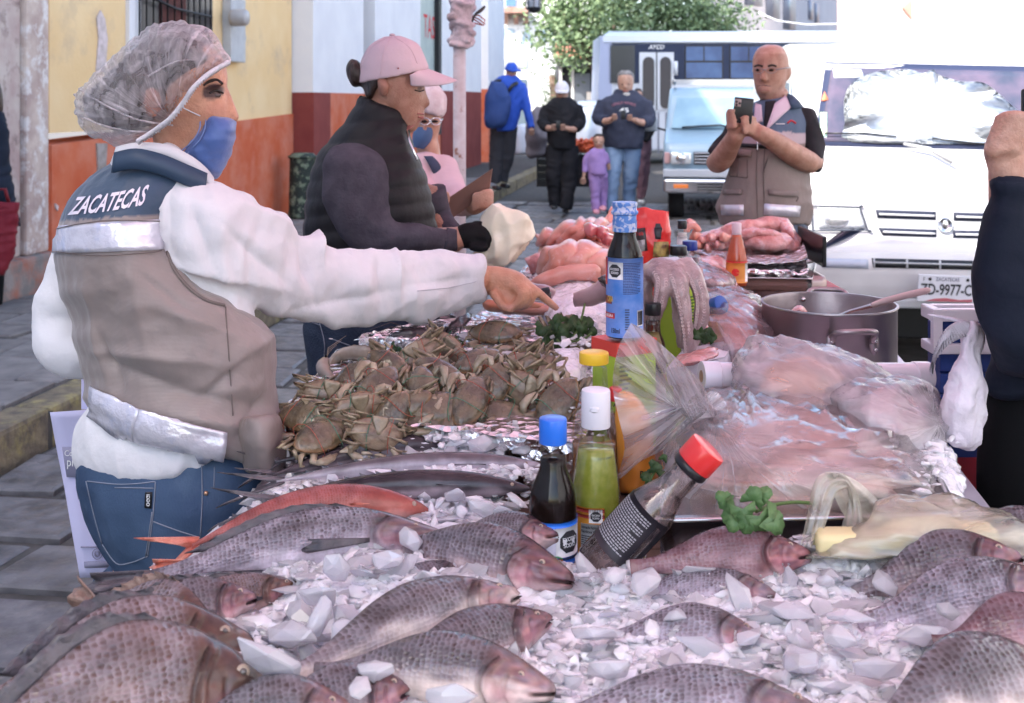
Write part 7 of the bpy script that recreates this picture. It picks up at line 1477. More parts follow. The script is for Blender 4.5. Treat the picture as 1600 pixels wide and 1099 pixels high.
# dark lobster-like tails and black claw at the back
DK=M('dark_shell',(.022,.016,.02),(.06,.04,.045),rough=.3,sc=18,bump=.5,bsc=60,coat=.5)
for rows,lb in (([(733,487,740,492,2.75,.006),(712,496,732,508,2.7,.02),(695,512,718,528,2.66,.028),(678,535,696,545,2.62,.02),(668,548,676,552,2.6,.008)],'black shelled crayfish tail standing diagonally beside the foil'),
             ([(615,522,620,535,2.62,.012),(640,515,645,540,2.62,.024),(670,515,668,542,2.62,.028),(700,522,690,545,2.62,.02)],'black crayfish lying flat left of the standing tail')):
    q=empty('crayfish',P(rows[1][0],rows[1][1],2.66),lb,'crayfish','black crayfish behind the crabs');mb=MB();pxloft(mb,rows,5,18);me=mb.mesh();displace(me,lambda p:.004*abs(math.sin(p[0]*150+p[2]*120)));me.polygons.foreach_set('use_smooth',[True]*len(me.polygons));put('shell',me,DK,q)
    for k in range(7):a=P(rows[2][0]-8+k*6,rows[2][1]+4,2.64);MB().tube([a,a+Vector((-.02+.003*k,-.02,.012)),a+Vector((-.045+.006*k,-.03,-.012))],[.003,.0026,.001],5).build('leg',DK,q)
    for k in range(3):a=P(rows[1][0],rows[1][1],2.64);MB().tube([a,a+Vector((-.04,-.02,.01*k)),a+Vector((-.09,-.03,.012*k-.02))],[.0014,.001,.0006],4).build('antenna',DK,q)
# parsley and coriander
GRN=M('parsley_leaf',(.018,.045,.012),(.04,.085,.022),rough=.5,sc=30,bump=.3);STM=M('parsley_stem',(.10,.17,.045),rough=.45)
GRB=M('coriander_leaf',(.065,.14,.045),(.11,.20,.07),rough=.45,sc=30,bump=.3)
def leaf(mb,c,d,n_,s_,r_):
    """lobed leaf: a fan of scalloped lobes with a folded middle"""
    d=d.normalized();w=d.cross(n_).normalized();up=w.cross(d);pts=[Vector((0,0))]
    K=30
    for i in range(K+1):
        a=-2.2+4.4*i/K;r=.62+.30*abs(math.cos(a*1.36))+.10*abs(math.cos(a*6));pts.append(Vector((math.cos(a)*r+.15,math.sin(a)*r)))
    vv=[c+d*(p.x*s_)+w*(p.y*s_)+up*(s_*(.10*math.cos(p.y*7+r_.random()*.5)+.12*p.y*p.y-.18*max(0,p.x)**2)) for p in pts]
    mb.add(vv,[(0,i,i+1) for i in range(1,len(pts)-1)])
def sprig(name,label,base,stems,leafs,mat,s_,cat='herb'):
    t=empty(name,P(*base),label,cat);r_=random.Random(len(label))
    for st__ in stems:mb=MB();mb.tube([P(*q) for q in [tuple(x) for x in crom(st__,4)]],[.0026,.0026]+[.0022]*50 if False else .0024,6);mb.build('stem',STM,t)
    for (u,v,y,dx,dz,k) in leafs:
        mb=MB();leaf(mb,P(u,v,y),Vector((dx,-.25+.2*r_.random(),dz)),Vector((.1*r_.uniform(-1,1),-1,.7)),s_*k,r_);o=mb.build('leaf',mat,t,fix=False);q=o.modifiers.new('s','SOLIDIFY');q.thickness=.0006
    return t
sprig('coriander_sprig','bright green coriander sprig lying over the steel tray rim',(1170,800,1.48),[[(1180,800,1.49),(1205,790,1.5),(1240,785,1.52),(1275,787,1.53)],[(1160,800,1.48),(1180,795,1.48)]],
      [(1140,788,1.475,-1,.2,.8),(1150,800,1.47,-.7,-.5,1.1),(1160,795,1.46,.1,-.8,1.15),(1175,782,1.47,.2,.7,1.0),(1185,806,1.46,.3,-.8,1.3),(1200,808,1.455,.8,-.4,1.25),(1208,815,1.45,.6,-.8,1.0),(1132,780,1.47,-.8,.6,.7),(1190,775,1.48,.7,.6,.8),(1170,812,1.455,-.4,-1,1.0),(1150,815,1.46,-.6,-.7,.8)],GRB,.0165)
sprig('coriander_sprig','small herb sprig between the tilted bottle and the large bag',(1020,745,1.62),[[(1010,765,1.62),(1018,745,1.62),(1030,725,1.63)]],[(1015,745,1.615,-1,.1,.8),(1025,738,1.615,.3,.9,.8),(1032,745,1.61,.8,.2,.8),(1018,755,1.61,-.6,-.6,.8),(1030,755,1.61,.3,-.9,.7),(1022,728,1.62,-.5,.8,.6),(1036,718,1.63,.4,1,.5)],GRN,.014)
lf=[(880+rnd.uniform(-34,34),522+rnd.uniform(-20,22),2.42+rnd.uniform(-.03,.04),rnd.uniform(-1,1),rnd.uniform(-1,1),rnd.uniform(.7,1.2)) for _ in range(34)]
sprig('parsley_bunch','parsley bunch with thick stalk standing up beside the crabs',(890,540,2.42),[[(866,556,2.38),(890,535,2.4),(905,510,2.42),(914,475,2.46)],[(880,545,2.4),(870,530,2.4)],[(890,535,2.4),(912,530,2.4),(925,520,2.4)]],lf+[(914,505,2.43,1,.2,1),(920,515,2.43,1,-.4,1)],GRN,.017)
sprig('parsley_sprig','parsley sprig left of the crayfish on the foil tray',(620,552,2.5),[[(612,560,2.45),(650,546,2.5),(700,540,2.5)]],[(612+rnd.uniform(-10,18),548+rnd.uniform(-8,12),2.46,rnd.uniform(-1,1),rnd.uniform(-1,1),1) for _ in range(8)]+[(708+rnd.uniform(-12,12),535+rnd.uniform(-6,8),2.5,rnd.uniform(-1,1),rnd.uniform(-1,1),1) for _ in range(8)],GRN,.013)
sprig('parsley_sprig','dark green herb leaves beside the octopus arm above the foam tray',(1100,525,2.35),[],[(1100+rnd.uniform(-12,12),524+rnd.uniform(-5,6),2.3,rnd.uniform(-1,1),rnd.uniform(-1,1),1) for _ in range(8)],GRN,.013)
# ------------------------------------------------------------ bottles
def bot(name,label,basep,topp,prof,cap,capm,liq=None,liqm=None,glass=GLASS,cat='bottle',n=28):
    """prof/cap/liq: (radius, height) in metres along the axis"""
    B,T_=Vector(basep),Vector(topp);A=(T_-B).normalized();fw=(B-EYE);fw=(fw-A*fw.dot(A)).normalized();ex=fw.cross(A).normalized()
    if ex.x < 0:ex=-ex
    t=empty(name,B,label,cat)
    if glass:mb=MB();mb.lathe(prof,B,A,n,cap=True);mb.build('glass',glass,t)
    if liq:mb=MB();mb.lathe(liq,B,A,n);mb.build('liquid',liqm,t)
    mb=MB();mb.lathe(cap,B,A,n);c=mb.build('cap',capm,t,angle=40)
    def cyl(r,h,th):return B+A*h+(ex*math.sin(th)-fw*math.cos(th))*r
    t['_']=1;del t['_']
    return t,cyl,c
def band(par,cyl,rf,h0,h1,t0,t1,mat,name,nt=26,nh=4,off=.0008):
    mb=MB();vv=[]
    for j in range(nh+1):
        for i in range(nt+1):h=h0+(h1-h0)*j/nh;vv.append(cyl(rf(h)+off,h,t0+(t1-t0)*i/nt))
    N_=len(vv);
    for j in range(nh+1):
        for i in range(nt+1):h=h0+(h1-h0)*j/nh;vv.append(cyl(rf(h)+off-.0006,h,t0+(t1-t0)*i/nt))
    f=[(j*(nt+1)+i,j*(nt+1)+i+1,(j+1)*(nt+1)+i+1,(j+1)*(nt+1)+i) for j in range(nh) for i in range(nt)]
    rim=list(range(nt+1))+[j*(nt+1)+nt for j in range(1,nh+1)]+[nh*(nt+1)+i for i in range(nt-1,-1,-1)]+[j*(nt+1) for j in range(nh-1,0,-1)]
    f+=[(a,b,b+N_,a+N_) for a,b in zip(rim,rim[1:]+rim[:1])]
    mb.add(vv,f);return mb.build(name,mat,par,fix=False)
def wtext(par,cyl,rf,s_,h0,h1,t0,t1,mat,name='lettering',bold=True,off=.0016):
    mb=MB();text_map(mb,s_,lambda a,b:cyl(rf(h0)+off,h0+(h1-h0)*b,t0+(t1-t0)*a),bold);return mb.build(name,mat,par,smooth=False,fix=False)
def octagon(par,cyl,rf,h,th,R_,lines=('EXCESO','SODIO')):
    r=rf(h);w=R_/r
    band(par,cyl,rf,h-R_*1.25,h+R_*1.25,th-w*1.25,th+w*1.25,WHITE_PRINT,'seal_ground',8,3,.0012)
    mb=MB();c=cyl(r+.0019,h,th);pts=[cyl(r+.0019,h+R_*math.sin(a),th+w*math.cos(a)) for a in [math.pi/8+i*math.pi/4 for i in range(8)]];mb.add([c]+pts,[(0,i+1,(i+1) % 8+1) for i in range(8)]);mb.build('warning_seal',DARK_PRINT,par,smooth=False,fix=False)
    wtext(par,cyl,rf,lines[0],h+R_*.08,h+R_*.42,th-w*.7,th+w*.7,WHITE_PRINT,off=.0023);wtext(par,cyl,rf,lines[1],h-R_*.45,h-R_*.1,th-w*.6,th+w*.6,WHITE_PRINT,off=.0023)
def fine(par,cyl,rf,h0,h1,n,t0,t1,mat,name='small_print',off=.0016,seed=1):
    r_=random.Random(seed);mb=MB();dh=(h1-h0)/n
    for k in range(n):
        h=h1-dh*(k+1);t=t0;end=t1-(r_.random()*.3*(t1-t0) if k % 4 == 3 else 0)
        while t < end:
            w=(t1-t0)*r_.uniform(.04,.11);e=min(t+w,end);r=rf(h)+off
            mb.quad(cyl(r,h+dh*.15,t),cyl(r,h+dh*.15,e),cyl(r,h+dh*.62,e),cyl(r,h+dh*.62,t));t=e+(t1-t0)*.018
    return mb.build(name,mat,par,smooth=False,fix=False)
def RF(prof):
    hs=[p[1] for p in prof];rs=[p[0] for p in prof]
    return lambda h:float(np.interp(h,hs,rs))
def LQ(prof,h1,dr=.0012,h0=.003):
    f=RF(prof);n=14;return [(0.0,h0)]+[(max(f(h0+(h1-h0)*i/n)-dr,.001),h0+(h1-h0)*i/n) for i in range(n+1)]+[(0,h1)]
def capprof(r,h0,h1,e=.0015):return [(0,h0),(r-.0005,h0),(r,h0+e),(r,h1-e*2),(r-e*.5,h1-e*.6),(r-e*2,h1),(0,h1)]
BLUC=M('blue_cap',(.02,.16,.70),rough=.3,coat=.2);WHC=M('white_cap',(.74,.72,.76),rough=.35);YEC=M('yellow_cap',(.80,.50,.03),rough=.35);REDC=M('red_cap',(.68,.03,.03),rough=.3,coat=.3)
SOY=M('dark_soy',(.010,.005,.004),rough=.15,spec=.3);SOYB=M('brown_sauce',(.07,.02,.01),(.03,.01,.006),rough=.15,sc=30,coat=.8);GREENS=M('green_salsa',(.26,.28,.035),(.34,.34,.06),rough=.25,sc=90,coat=.8);AMB=M('amber_liquid',(.30,.12,.05),(.25,.10,.04),rough=.15,coat=.8)
Z0=.868
# soy bottle, blue cap
pf=[(0,0),(.030,0),(.0325,.004),(.0325,.058),(.0325,.083),(.0300,.097),(.0235,.112),(.0185,.124),(.0175,.150),(.0175,.158),(.0185,.160),(.0175,.163),(.0165,.172)]
b_=P(864,874,1.56);t,cyl,c=bot('soy_bottle','dark soy sauce bottle with blue cap and white label, leftmost of the front bottles',b_,b_+Vector((0,0,1)),pf,capprof(.0190,.158,.192),BLUC,LQ(pf,.138),SOY)
rf=RF(pf);band(t,cyl,rf,.004,.058,-1.7,1.9,M('label_white',(.68,.66,.76),rough=.5),'label');band(t,cyl,rf,.053,.060,-1.7,1.9,BLUC,'label_band',26,1,.0011);band(t,cyl,rf,.004,.014,.1,1.9,BLUC,'label_band',20,1,.0011)
octagon(t,cyl,rf,.034,.72,.0155);fine(t,cyl,rf,.010,.014,1,.2,1.2,DARK_PRINT,seed=2)
mb=MB();mb.tube([cyl(.0335,.012+.004*math.sin(i*.5),-.15+i*.09) for i in range(7)],.0012,5);mb.build('chilli_print',M('green_print',(.1,.35,.15),rough=.5),t)
MB().ell(cyl(.0335,.010,.25),(.006,.002,.003)).build('bean_print',M('brown_print',(.2,.06,.03),rough=.5),t)
# green salsa bottle
pf=[(0,0),(.0330,0),(.0345,.004),(.0345,.075),(.0345,.098),(.0320,.120),(.0270,.150),(.0220,.172),(.0185,.190),(.0180,.200)]
b_=P(931,872,1.63);t,cyl,c=bot('salsa_bottle','green salsa bottle with white flip cap and orange label, between the soy and tilted bottles',b_,b_+Vector((0,0,1)),pf,capprof(.0205,.186,.239),WHC,LQ(pf,.155),GREENS)
rf=RF(pf);ORG=M('label_orange',(.72,.30,.04),rough=.5);DRD=M('label_dark_red',(.30,.03,.02),rough=.5)
band(t,cyl,rf,.003,.082,-1.0,.35,ORG,'label')
for h in (.0755,.0675):band(t,cyl,rf,h,h+.005,-1.0,.35,DRD,'label_stripe',14,1,.0012)
band(t,cyl,rf,.005,.060,-.62,.22,WHITE_PRINT,'nutrition_panel',12,2,.0012)
octagon(t,cyl,rf,.071,-.0,.0075)
wtext(t,cyl,rf,'Información Nutrimental',.0535,.0575,-.58,.18,DARK_PRINT,off=.002);wtext(t,cyl,rf,'Nutritional Facts',.0475,.0515,-.58,.10,DARK_PRINT,off=.002);fine(t,cyl,rf,.007,.045,13,-.58,.18,DARK_PRINT,off=.002,seed=5)
wtext(t,cyl,rf,'LOTE 050427',.147,.150,.12,.95,DARK_PRINT,bold=False,off=.0006)
mb=MB();mb.prism([cyl(.0207,.212,-.45),cyl(.0225,.2105,-.1),cyl(.0207,.212,.25),cyl(.0207,.2185,.2),cyl(.0212,.2195,-.1),cyl(.0207,.2185,-.4)],(0,.004,0));mb.build('flip_tab',WHC,c)
# yellow cap bottle behind
pf=[(0,0),(.034,0),(.0355,.004),(.0355,.05),(.0355,.11),(.033,.135),(.027,.165),(.0225,.185),(.021,.205),(.0215,.210),(.0205,.214)]
b_=P(928,790,1.83);b_.z=.865;t,cyl,c=bot('yellow_cap_bottle','clear bottle with yellow cap and amber vinegar behind the green salsa',b_,b_+Vector((0,0,1)),pf,capprof(.0235,.221,.239),YEC,LQ(pf,.095),AMB)
# small bottle, red cap
pf=[(0,0),(.016,0),(.0165,.003),(.0165,.09),(.012,.11),(.0095,.125)]
b_=P(962,780,2.02);b_.z=.865;t,cyl,c=bot('hot_sauce_bottle','small bottle with square red cap behind the plastic bag neck',b_,b_+Vector((0,0,1)),pf,capprof(.0115,.112,.136),REDC,LQ(pf,.09),AMB)
wtext(t,cyl,RF(pf),'A',.105,.112,-.3,.3,DARK_PRINT,off=.003)
# tilted bottle, red cap
pf=[(0,0),(.030,0),(.0335,.004),(.0335,.10),(.0325,.112),(.0265,.130),(.0200,.148),(.0185,.168),(.0185,.180),(.0215,.184),(.0215,.190),(.018,.192)]
B_,T_=P(932,889,1.52),P(1094,714,1.50);t,cyl,c=bot('tilted_sauce_bottle','sauce bottle with red cap and black label leaning to the right against the tray',B_,T_,pf,capprof(.0255,.192,.222),REDC,LQ(pf,.070),SOYB,glass=SMEAR)
rf=RF(pf);BLB=M('black_label',(.02,.018,.024),rough=.45);band(t,cyl,rf,.035,.112,-1.55,1.25,BLB,'label')
GRT=M('grey_print',(.40,.39,.42),rough=.5);fine(t,cyl,rf,.045,.106,17,-1.25,.35,GRT,off=.0016,seed=9);band(t,cyl,rf,.045,.105,.62,.85,SMEAR,'label_strip',4,2,.0012)
mb=MB();mb.lathe([(.0225,.180),(.0245,.182),(.0250,.186),(.0245,.191),(.0225,.192)],B_,(T_-B_).normalized(),28);mb.build('seal_ring',BLACK,c)
# blue label bottle standing on its box
pf=[(0,0),(.030,0),(.0335,.005),(.0335,.148),(.0325,.156),(.027,.172),(.0215,.185),(.0205,.20),(.0205,.222)]
b_=P(976,528,2.12);t,cyl,c=bot('blue_label_bottle','tall dark sauce bottle with blue label and patterned blue neck seal on a box',b_,b_+Vector((0,0,1)),pf,[(0,.216),(.0215,.216),(.0215,.226),(.0245,.228),(.0252,.232),(.0225,.236),(.0225,.242),(.0240,.245),(.0228,.250),(0,.251)],M('neck_seal_blue',(.10,.24,.60),(.50,.56,.72),rough=.4,sc=90,contrast=(.5,.54)),LQ(pf,.20),SOY)
rf=RF(pf);BL1=M('label_blue',(.06,.20,.58),(.22,.32,.66),rough=.4,sc=22,contrast=(.4,.7));band(t,cyl,rf,.006,.150,-1.7,1.7,BL1,'label');band(t,cyl,rf,.10,.149,-1.7,-1.15,REDC,'label_corner',6,2,.0012)
octagon(t,cyl,rf,.127,-.55,.0125);fine(t,cyl,rf,.085,.143,20,-.08,.95,M('navy_print',(.02,.03,.10),rough=.5),off=.0016,seed=3)
band(t,cyl,rf,.066,.080,-1.6,-.75,M('label_brown',(.25,.06,.03),rough=.5),'brand_ground',8,1,.0012);wtext(t,cyl,rf,'ORA',.070,.081,-1.05,-.62,M('gold_print',(.75,.50,.12),rough=.4),off=.0022)
band(t,cyl,rf,.040,.050,-1.5,-.55,REDC,'red_banner',8,1,.0012);wtext(t,cyl,rf,'NEGRA',.0425,.048,-1.2,-.62,WHITE_PRINT,off=.0022)
wtext(t,cyl,rf,'150ml',.014,.023,-.75,-.25,DARK_PRINT);fine(t,cyl,rf,.02,.06,9,.02,.25,DARK_PRINT,seed=6);band(t,cyl,rf,.026,.055,.72,1.2,WHITE_PRINT,'barcode_ground',6,1,.0012)
for k in range(9):band(t,cyl,rf,.028,.053,.76+k*.046,.76+k*.046+.018,DARK_PRINT,'barcode_bar',1,1,.0018)
for k in range(3):
    for h in (.198,.206):wtext(c,cyl,lambda q:.0215,['Jarabe','Jarabe','Jarabe'][k] if False else 'Mar',.228+(.010 if h > .2 else -.007),.234+(.010 if h > .2 else -.007),-1.0+k*.75,-.45+k*.75,WHITE_PRINT,bold=False,off=.0042) if False else None
mb=MB();mb.lathe([(.0222,.196),(.0228,.216)],B_*0+b_,(0,0,1),28,cap=False);mb.build('neck_seal_skirt',c.data.materials[0],c)
# lime boxes
LIME=M('lime_carton',(.42,.58,.05),rough=.5);BREDM=M('carton_red',(.72,.07,.05),rough=.5);CPNK=M('carton_pink',(.65,.42,.40),rough=.6)
bx=empty('lime_carton',P(965,700,2.13),'lime green carton with red top under the blue label bottle','carton')
def obox(par,c,d,rz,mats):
    R_=Matrix.Rotation(math.radians(rz),3,'Z');mb=MB();mb.box(c,d,rot=R_);o=mb.build('carton_body',mats[0],par,smooth=False,bevel=.002)
    mb=MB();mb.box(c+Vector((0,0,d[2]/2-.012)),(d[0]+.002,d[1]+.002,.026),rot=R_);mb.build('carton_top',mats[1],par,smooth=False);return o,R_
c_=P(975,640,2.15);zt=P(976,528,2.12).z;c_.z=(.86+zt)/2-.003;bo,Rb=obox(bx,c_,(.092,.075,zt-.866),32,(LIME,BREDM))
mb=MB();fn_=Rb @ Vector((0,-1,0));sx_=Rb @ Vector((1,0,0));f0=c_+fn_*.0385
for k in range(12):z=c_.z+.055-k*.008;mb.quad(*(Vector((f0.x,f0.y,z))+sx_*a+Vector((0,0,b)) for a,b in ((-.040,0),(-.012-.004*(k % 3),0),(-.012-.004*(k % 3),.004),(-.040,.004))))
mb.build('small_print',M('green_print_dark',(.08,.2,.04),rough=.6),bx,smooth=False,fix=False)
b2x=empty('lime_carton',P(1055,545,2.42),'lime green carton under the octopus with black and white print','carton')
c2_=P(1060,500,2.50);c2_.z=(.855+P(0,425,2.45).z)/2;bo,Rb=obox(b2x,c2_,(.075,.07,P(0,425,2.45).z-.855),38,(LIME,CPNK))
f2=c2_+Rb @ Vector((0,-.0365,0));sx_=Rb @ Vector((1,0,0))
mb=MB();
for k in range(9):mb.quad(*(Vector((f2.x,f2.y,P(0,468+k*5,2.45).z))+sx_*a+Vector((0,0,b)) for a,b in ((-.028,0),(.010+.004*(k % 3),0),(.010+.004*(k % 3),.003),(-.028,.003))))
mb.build('small_print',M('green_print_b',(.08,.2,.04),rough=.6),b2x,smooth=False,fix=False)
zq=P(0,530,2.45).z;mb=MB();mb.prism([Vector((f2.x,f2.y,zq))+sx_*a+Vector((0,-.001,b)) for a,b in ((-.03,0),(.026,0),(.026,.012),(-.03,.012))],(0,.0008,0));mb.build('black_band',DARK_PRINT,b2x,smooth=False)
text_flat('ORIENTAL',Vector((f2.x,f2.y-.0022,zq+.003))-sx_*.026,sx_*.048,Vector((0,0,.006)),WHITE_PRINT,'lettering',b2x)
mb=MB();mb.prism([Vector((f2.x,f2.y,zq-.035))+sx_*a+Vector((0,-.001,b)) for a,b in ((-.03,0),(.02,0),(.02,.033),(-.03,.033))],(0,.0008,0));mb.build('white_panel',WHITE_PRINT,b2x,smooth=False)
# orange carton / squeeze pack behind the bag neck
o=heap('orange_pack',[(968,612,985,612,2.0,.02),(962,640,1012,645,1.98,.03),(965,700,1022,700,1.96,.035),(968,770,1030,770,1.95,.04)],M('orange_plastic',(.80,.34,.05),(.74,.28,.04),rough=.35,coat=.3),.005,wrk(.003,(20,20,20)),label='bright orange pack showing through the plastic bag neck',cat='pack')
text_flat('De',P(1000,748,1.905),Vector((.012,0,.002)),Vector((0,0,.012)),DARK_PRINT,'lettering',o)
# black cap sauce bottle
pf=[(0,0),(.025,0),(.027,.004),(.027,.045),(.024,.062),(.0165,.08),(.0150,.095),(.0150,.13)]
b_=P(1020,547,2.3);b_.z=.96;t,cyl,c=bot('sauce_bottle','dark brown sauce bottle with black cap just right of the blue label bottle',b_,b_+Vector((0,0,1)),pf,capprof(.0165,.116,.140),BLACK,LQ(pf,.104),SOYB)
band(t,cyl,RF(pf),.045,.085,-1.2,.8,M('green_black_label',(.03,.04,.03),(.30,.22,.08),rough=.4,sc=30),'label')
fill=MB();fill.box((b_.x,b_.y+.02,.909),(.05,.06,.10));o=fill.build('carton',CPNK,smooth=False,bevel=.003);tag(o,'low pink carton holding the dark sauce bottle','carton')
# red snack bag
RB=M('red_foil_bag',(.62,.02,.02),(.70,.05,.04),rough=.25,sc=8,coat=.5,bump=.3,bsc=18)
rbg=empty('red_packet',P(1018,420,2.75),'glossy red packet with black and yellow print behind the blue label bottle','packet')
mb=MB();pxloft(mb,[(992,324,1046,330,2.72,.003),(990,334,1047,338,2.72,.012),(988,360,1048,362,2.72,.03),(990,395,1047,395,2.72,.035),(992,430,1045,430,2.72,.03),(994,470,1044,470,2.72,.02)],6,36)
me=mb.mesh();bm=bmesh.new();bm.from_mesh(me);bmesh.ops.recalc_face_normals(bm,faces=bm.faces);bm.to_mesh(me);bm.free();displace(me,lambda p:.007*noise.noise(Vector((p[0]*45,p[1]*30,p[2]*22)))+.003*noise.noise(Vector((p[0]*90,0,p[2]*60))));me.polygons.foreach_set('use_smooth',[True]*len(me.polygons))
rb1=put('bag_body',me,RB,rbg);RBB=bvh_of(rb1)
drape(RBB,((992,358),(1008,356),(1012,392),(992,394)),4,5,M('black_print_area',(.03,.02,.02),rough=.3),'black_print',rbg,off=.002,thick=.001)
for q in (((1025,350),(1031,350),(1034,358),(1022,358)),((1022,358),(1034,358),(1032,374),(1024,374))):drape(RBB,q,3,3,DARK_PRINT,'warning_seal',rbg,off=.003,thick=.001)
drape(RBB,((1022,378),(1044,378),(1044,402),(1020,402)),4,4,M('food_print',(.45,.35,.1),(.12,.05,.03),rough=.4,sc=60),'food_print',rbg,off=.002,thick=.001)
drape(RBB,((996,376),(1008,374),(1008,392),(998,394)),2,2,M('white_dark_print',(.5,.48,.46),(.05,.03,.03),rough=.4,sc=80),'print_block',rbg,off=.003,thick=.001)
mb=MB();text_map(mb,'Doña',lambda a,b:hit(RBB,994+12*a,368-6*b,.004)[0]);mb.build('lettering',RB,rbg,smooth=False)
# small jars behind
def jar(name,lb,u,v,y,r,h,capm,liqm,ch=.022):
    pf=[(0,0),(r*.95,0),(r,.003),(r,h*.8),(r*.8,h*.92),(r*.75,h)]
    b_=P(u,v,y);t,cyl,c=bot(name,lb,b_,b_+Vector((0,0,1)),pf,capprof(r*.95,h*.93,h*.93+ch),capm,LQ(pf,h*.8),liqm);band(t,cyl,RF(pf),h*.2,h*.7,-1.3,1.3,WHITE_PRINT,'label');return t
jar('pepper_jar','clear jar with flat black lid between the red packet and octopus',1060,445,2.7,.021,.075,BLACK,SOYB);jar('small_jar','small clear jar with black lid behind the octopus',1066,405,3.0,.013,.085,BLACK,M('pale_salt',(.7,.65,.62),rough=.6));jar('blue_lid_bottle','small bottle with dark blue lid right of the black lidded jar',1078,470,2.75,.019,.13,M('navy_lid',(.02,.04,.25),rough=.3),M('plum_sauce',(.12,.05,.09),rough=.3))
# hot sauce
pf=[(0,0),(.027,0),(.030,.004),(.030,.075),(.0285,.085),(.022,.115),(.015,.14),(.0135,.15)]
b_=P(1151,447,3.25);HS=M('hot_sauce',(.60,.10,.03),(.55,.08,.02),rough=.3,coat=.6);t,cyl,c=bot('hot_sauce_bottle','orange red hot sauce bottle with white cap before the foil tray of meat',b_,b_+Vector((0,0,1)),pf,capprof(.0135,.145,.178),M('pinkish_cap',(.70,.55,.60),rough=.4),LQ(pf,.145),HS)
band(t,cyl,RF(pf),.012,.068,-1.3,1.3,M('orange_label',(.70,.28,.06),rough=.5),'label');mb=MB();c0=cyl(.0316,.042,-.1);mb.add([c0]+[cyl(.0316,.042+.011*math.sin(i*.6),-.1+.36*math.cos(i*.6)) for i in range(11)],[(0,i,i % 11+1) for i in range(1,11)]);mb.build('label_emblem',REDC,t,smooth=False,fix=False)
band(t,cyl,RF(pf),.069,.073,-1.4,1.4,REDC,'label_line',12,1);band(t,cyl,RF(pf),.015,.066,.85,1.3,WHITE_PRINT,'label_panel',6,1,.0012)
# lying orange bottle with blue cap
pf=[(0,0),(.024,0),(.025,.003),(.025,.06),(.019,.085),(.0185,.10)]
B_,T_=P(1070,500,2.62),P(1146,468,2.50);t,cyl,c=bot('orange_bottle','orange bottle with blue cap lying on the bagged meat',B_,T_,pf,capprof(.0205,.095,.126),M('blue_cap_b',(.03,.10,.42),rough=.4),LQ(pf,.1),M('orange_sauce',(.75,.35,.04),rough=.3))
# ------------------------------------------------------------ octopus
OCT=M('octopus_skin',(.46,.34,.33),(.28,.19,.19),rough=.28,sc=22,bump=.4,bsc=90,coat=.5,sss=0);SUCK=M('sucker',(.62,.48,.46),(.5,.36,.36),rough=.3,sc=30,coat=.5)
oc=empty('octopus',P(1050,430,2.4),'pinkish grey octopus draped over the lime carton, suckered arms hanging','octopus');yo=2.38
ARMS=[[(1026,418,yo,.024),(1036,438,yo-.05,.020),(1032,468,yo-.06,.016),(1024,500,yo-.06,.012),(1022,532,yo-.05,.010),(1014,548,yo-.04,.006)],
        [(1050,420,yo,.024),(1060,440,yo-.06,.020),(1068,475,yo-.075,.0155),(1074,515,yo-.075,.013),(1077,550,yo-.06,.013),(1074,578,yo-.05,.008)],
        [(1068,415,yo,.024),(1086,436,yo-.04,.019),(1096,465,yo-.055,.015),(1096,495,yo-.05,.016),(1088,525,yo-.05,.012),(1082,545,yo-.05,.007)],
        [(1055,425,yo+.02,.026),(1060,460,yo-.03,.018),(1062,500,yo-.03,.014),(1066,545,yo-.03,.010)],
        [(1015,422,yo+.02,.026),(1006,448,yo-.0,.020),(1010,480,yo-.0,.013),(1008,505,yo,.008)]]
mb=MB();pxloft(mb,[(1020,404,1062,402,yo+.02,.03),(1006,416,1080,412,yo+.01,.055),(1004,430,1090,428,yo,.06),(1014,440,1090,441,yo,.035)],4,26)
for a in ARMS:pxtube(mb,a,5,14)
cloth(mb,'body',OCT,oc,.0045,2,lambda p:.0022*fbm(p,60,3))
for a in ARMS[:3]:
    mb=MB();q=crom(a,7);n_=0
    for i in range(3,len(q)):
        u,v,y,r=q[i]
        for s_ in (-1,1):
            c=P(u+s_*r*.42*F/y-2,v,y-r*.86);rr=r*.26;mb.lathe([(rr*.5,-.001),(rr,.0004),(rr*.9,.0016),(rr*.45,.0010),(0,.0002)],c,Vector((s_*.35-.1,-1,.1)),8)
    mb.build('suckers',SUCK,oc)
# ------------------------------------------------------------ meat and fillets
FIL=M('pink_fillet',(.68,.27,.20),(.72,.36,.30),rough=.3,sc=14,bump=.35,bsc=40,sss=.08,sssr=(.02,.006,.004),coat=.4,dirt=((.78,.52,.50),26,.58,.7))
FIL2=M('raw_pink_meat',(.60,.22,.20),(.76,.44,.42),rough=.26,sc=26,bump=.8,bsc=50,sss=.08,sssr=(.02,.006,.004),coat=.4,dirt=((.80,.60,.64),22,.55,.7))
def fil(rows,lb,mat=FIL,k=5,n=18,w=.004,name='fish_fillet',grp='pink fillets piled beyond the pointing hand',cat='fillet',vox=None,fq=30):
    mb=MB();pxloft(mb,rows,k,n);me=remesh(mb,vox,2) if vox else mb.mesh()
    if not vox:bm=bmesh.new();bm.from_mesh(me);bmesh.ops.recalc_face_normals(bm,faces=bm.faces);bm.to_mesh(me);bm.free()
    displace(me,lambda p:w*noise.noise(Vector((p[0]*fq,p[1]*fq,p[2]*fq*1.4)))+w*.4*noise.noise(Vector((p[0]*fq*2.7,p[1]*fq*2.7,p[2]*fq*2.7))));me.polygons.foreach_set('use_smooth',[True]*len(me.polygons));o=put(name,me,mat);return tag(o,lb,cat,grp)
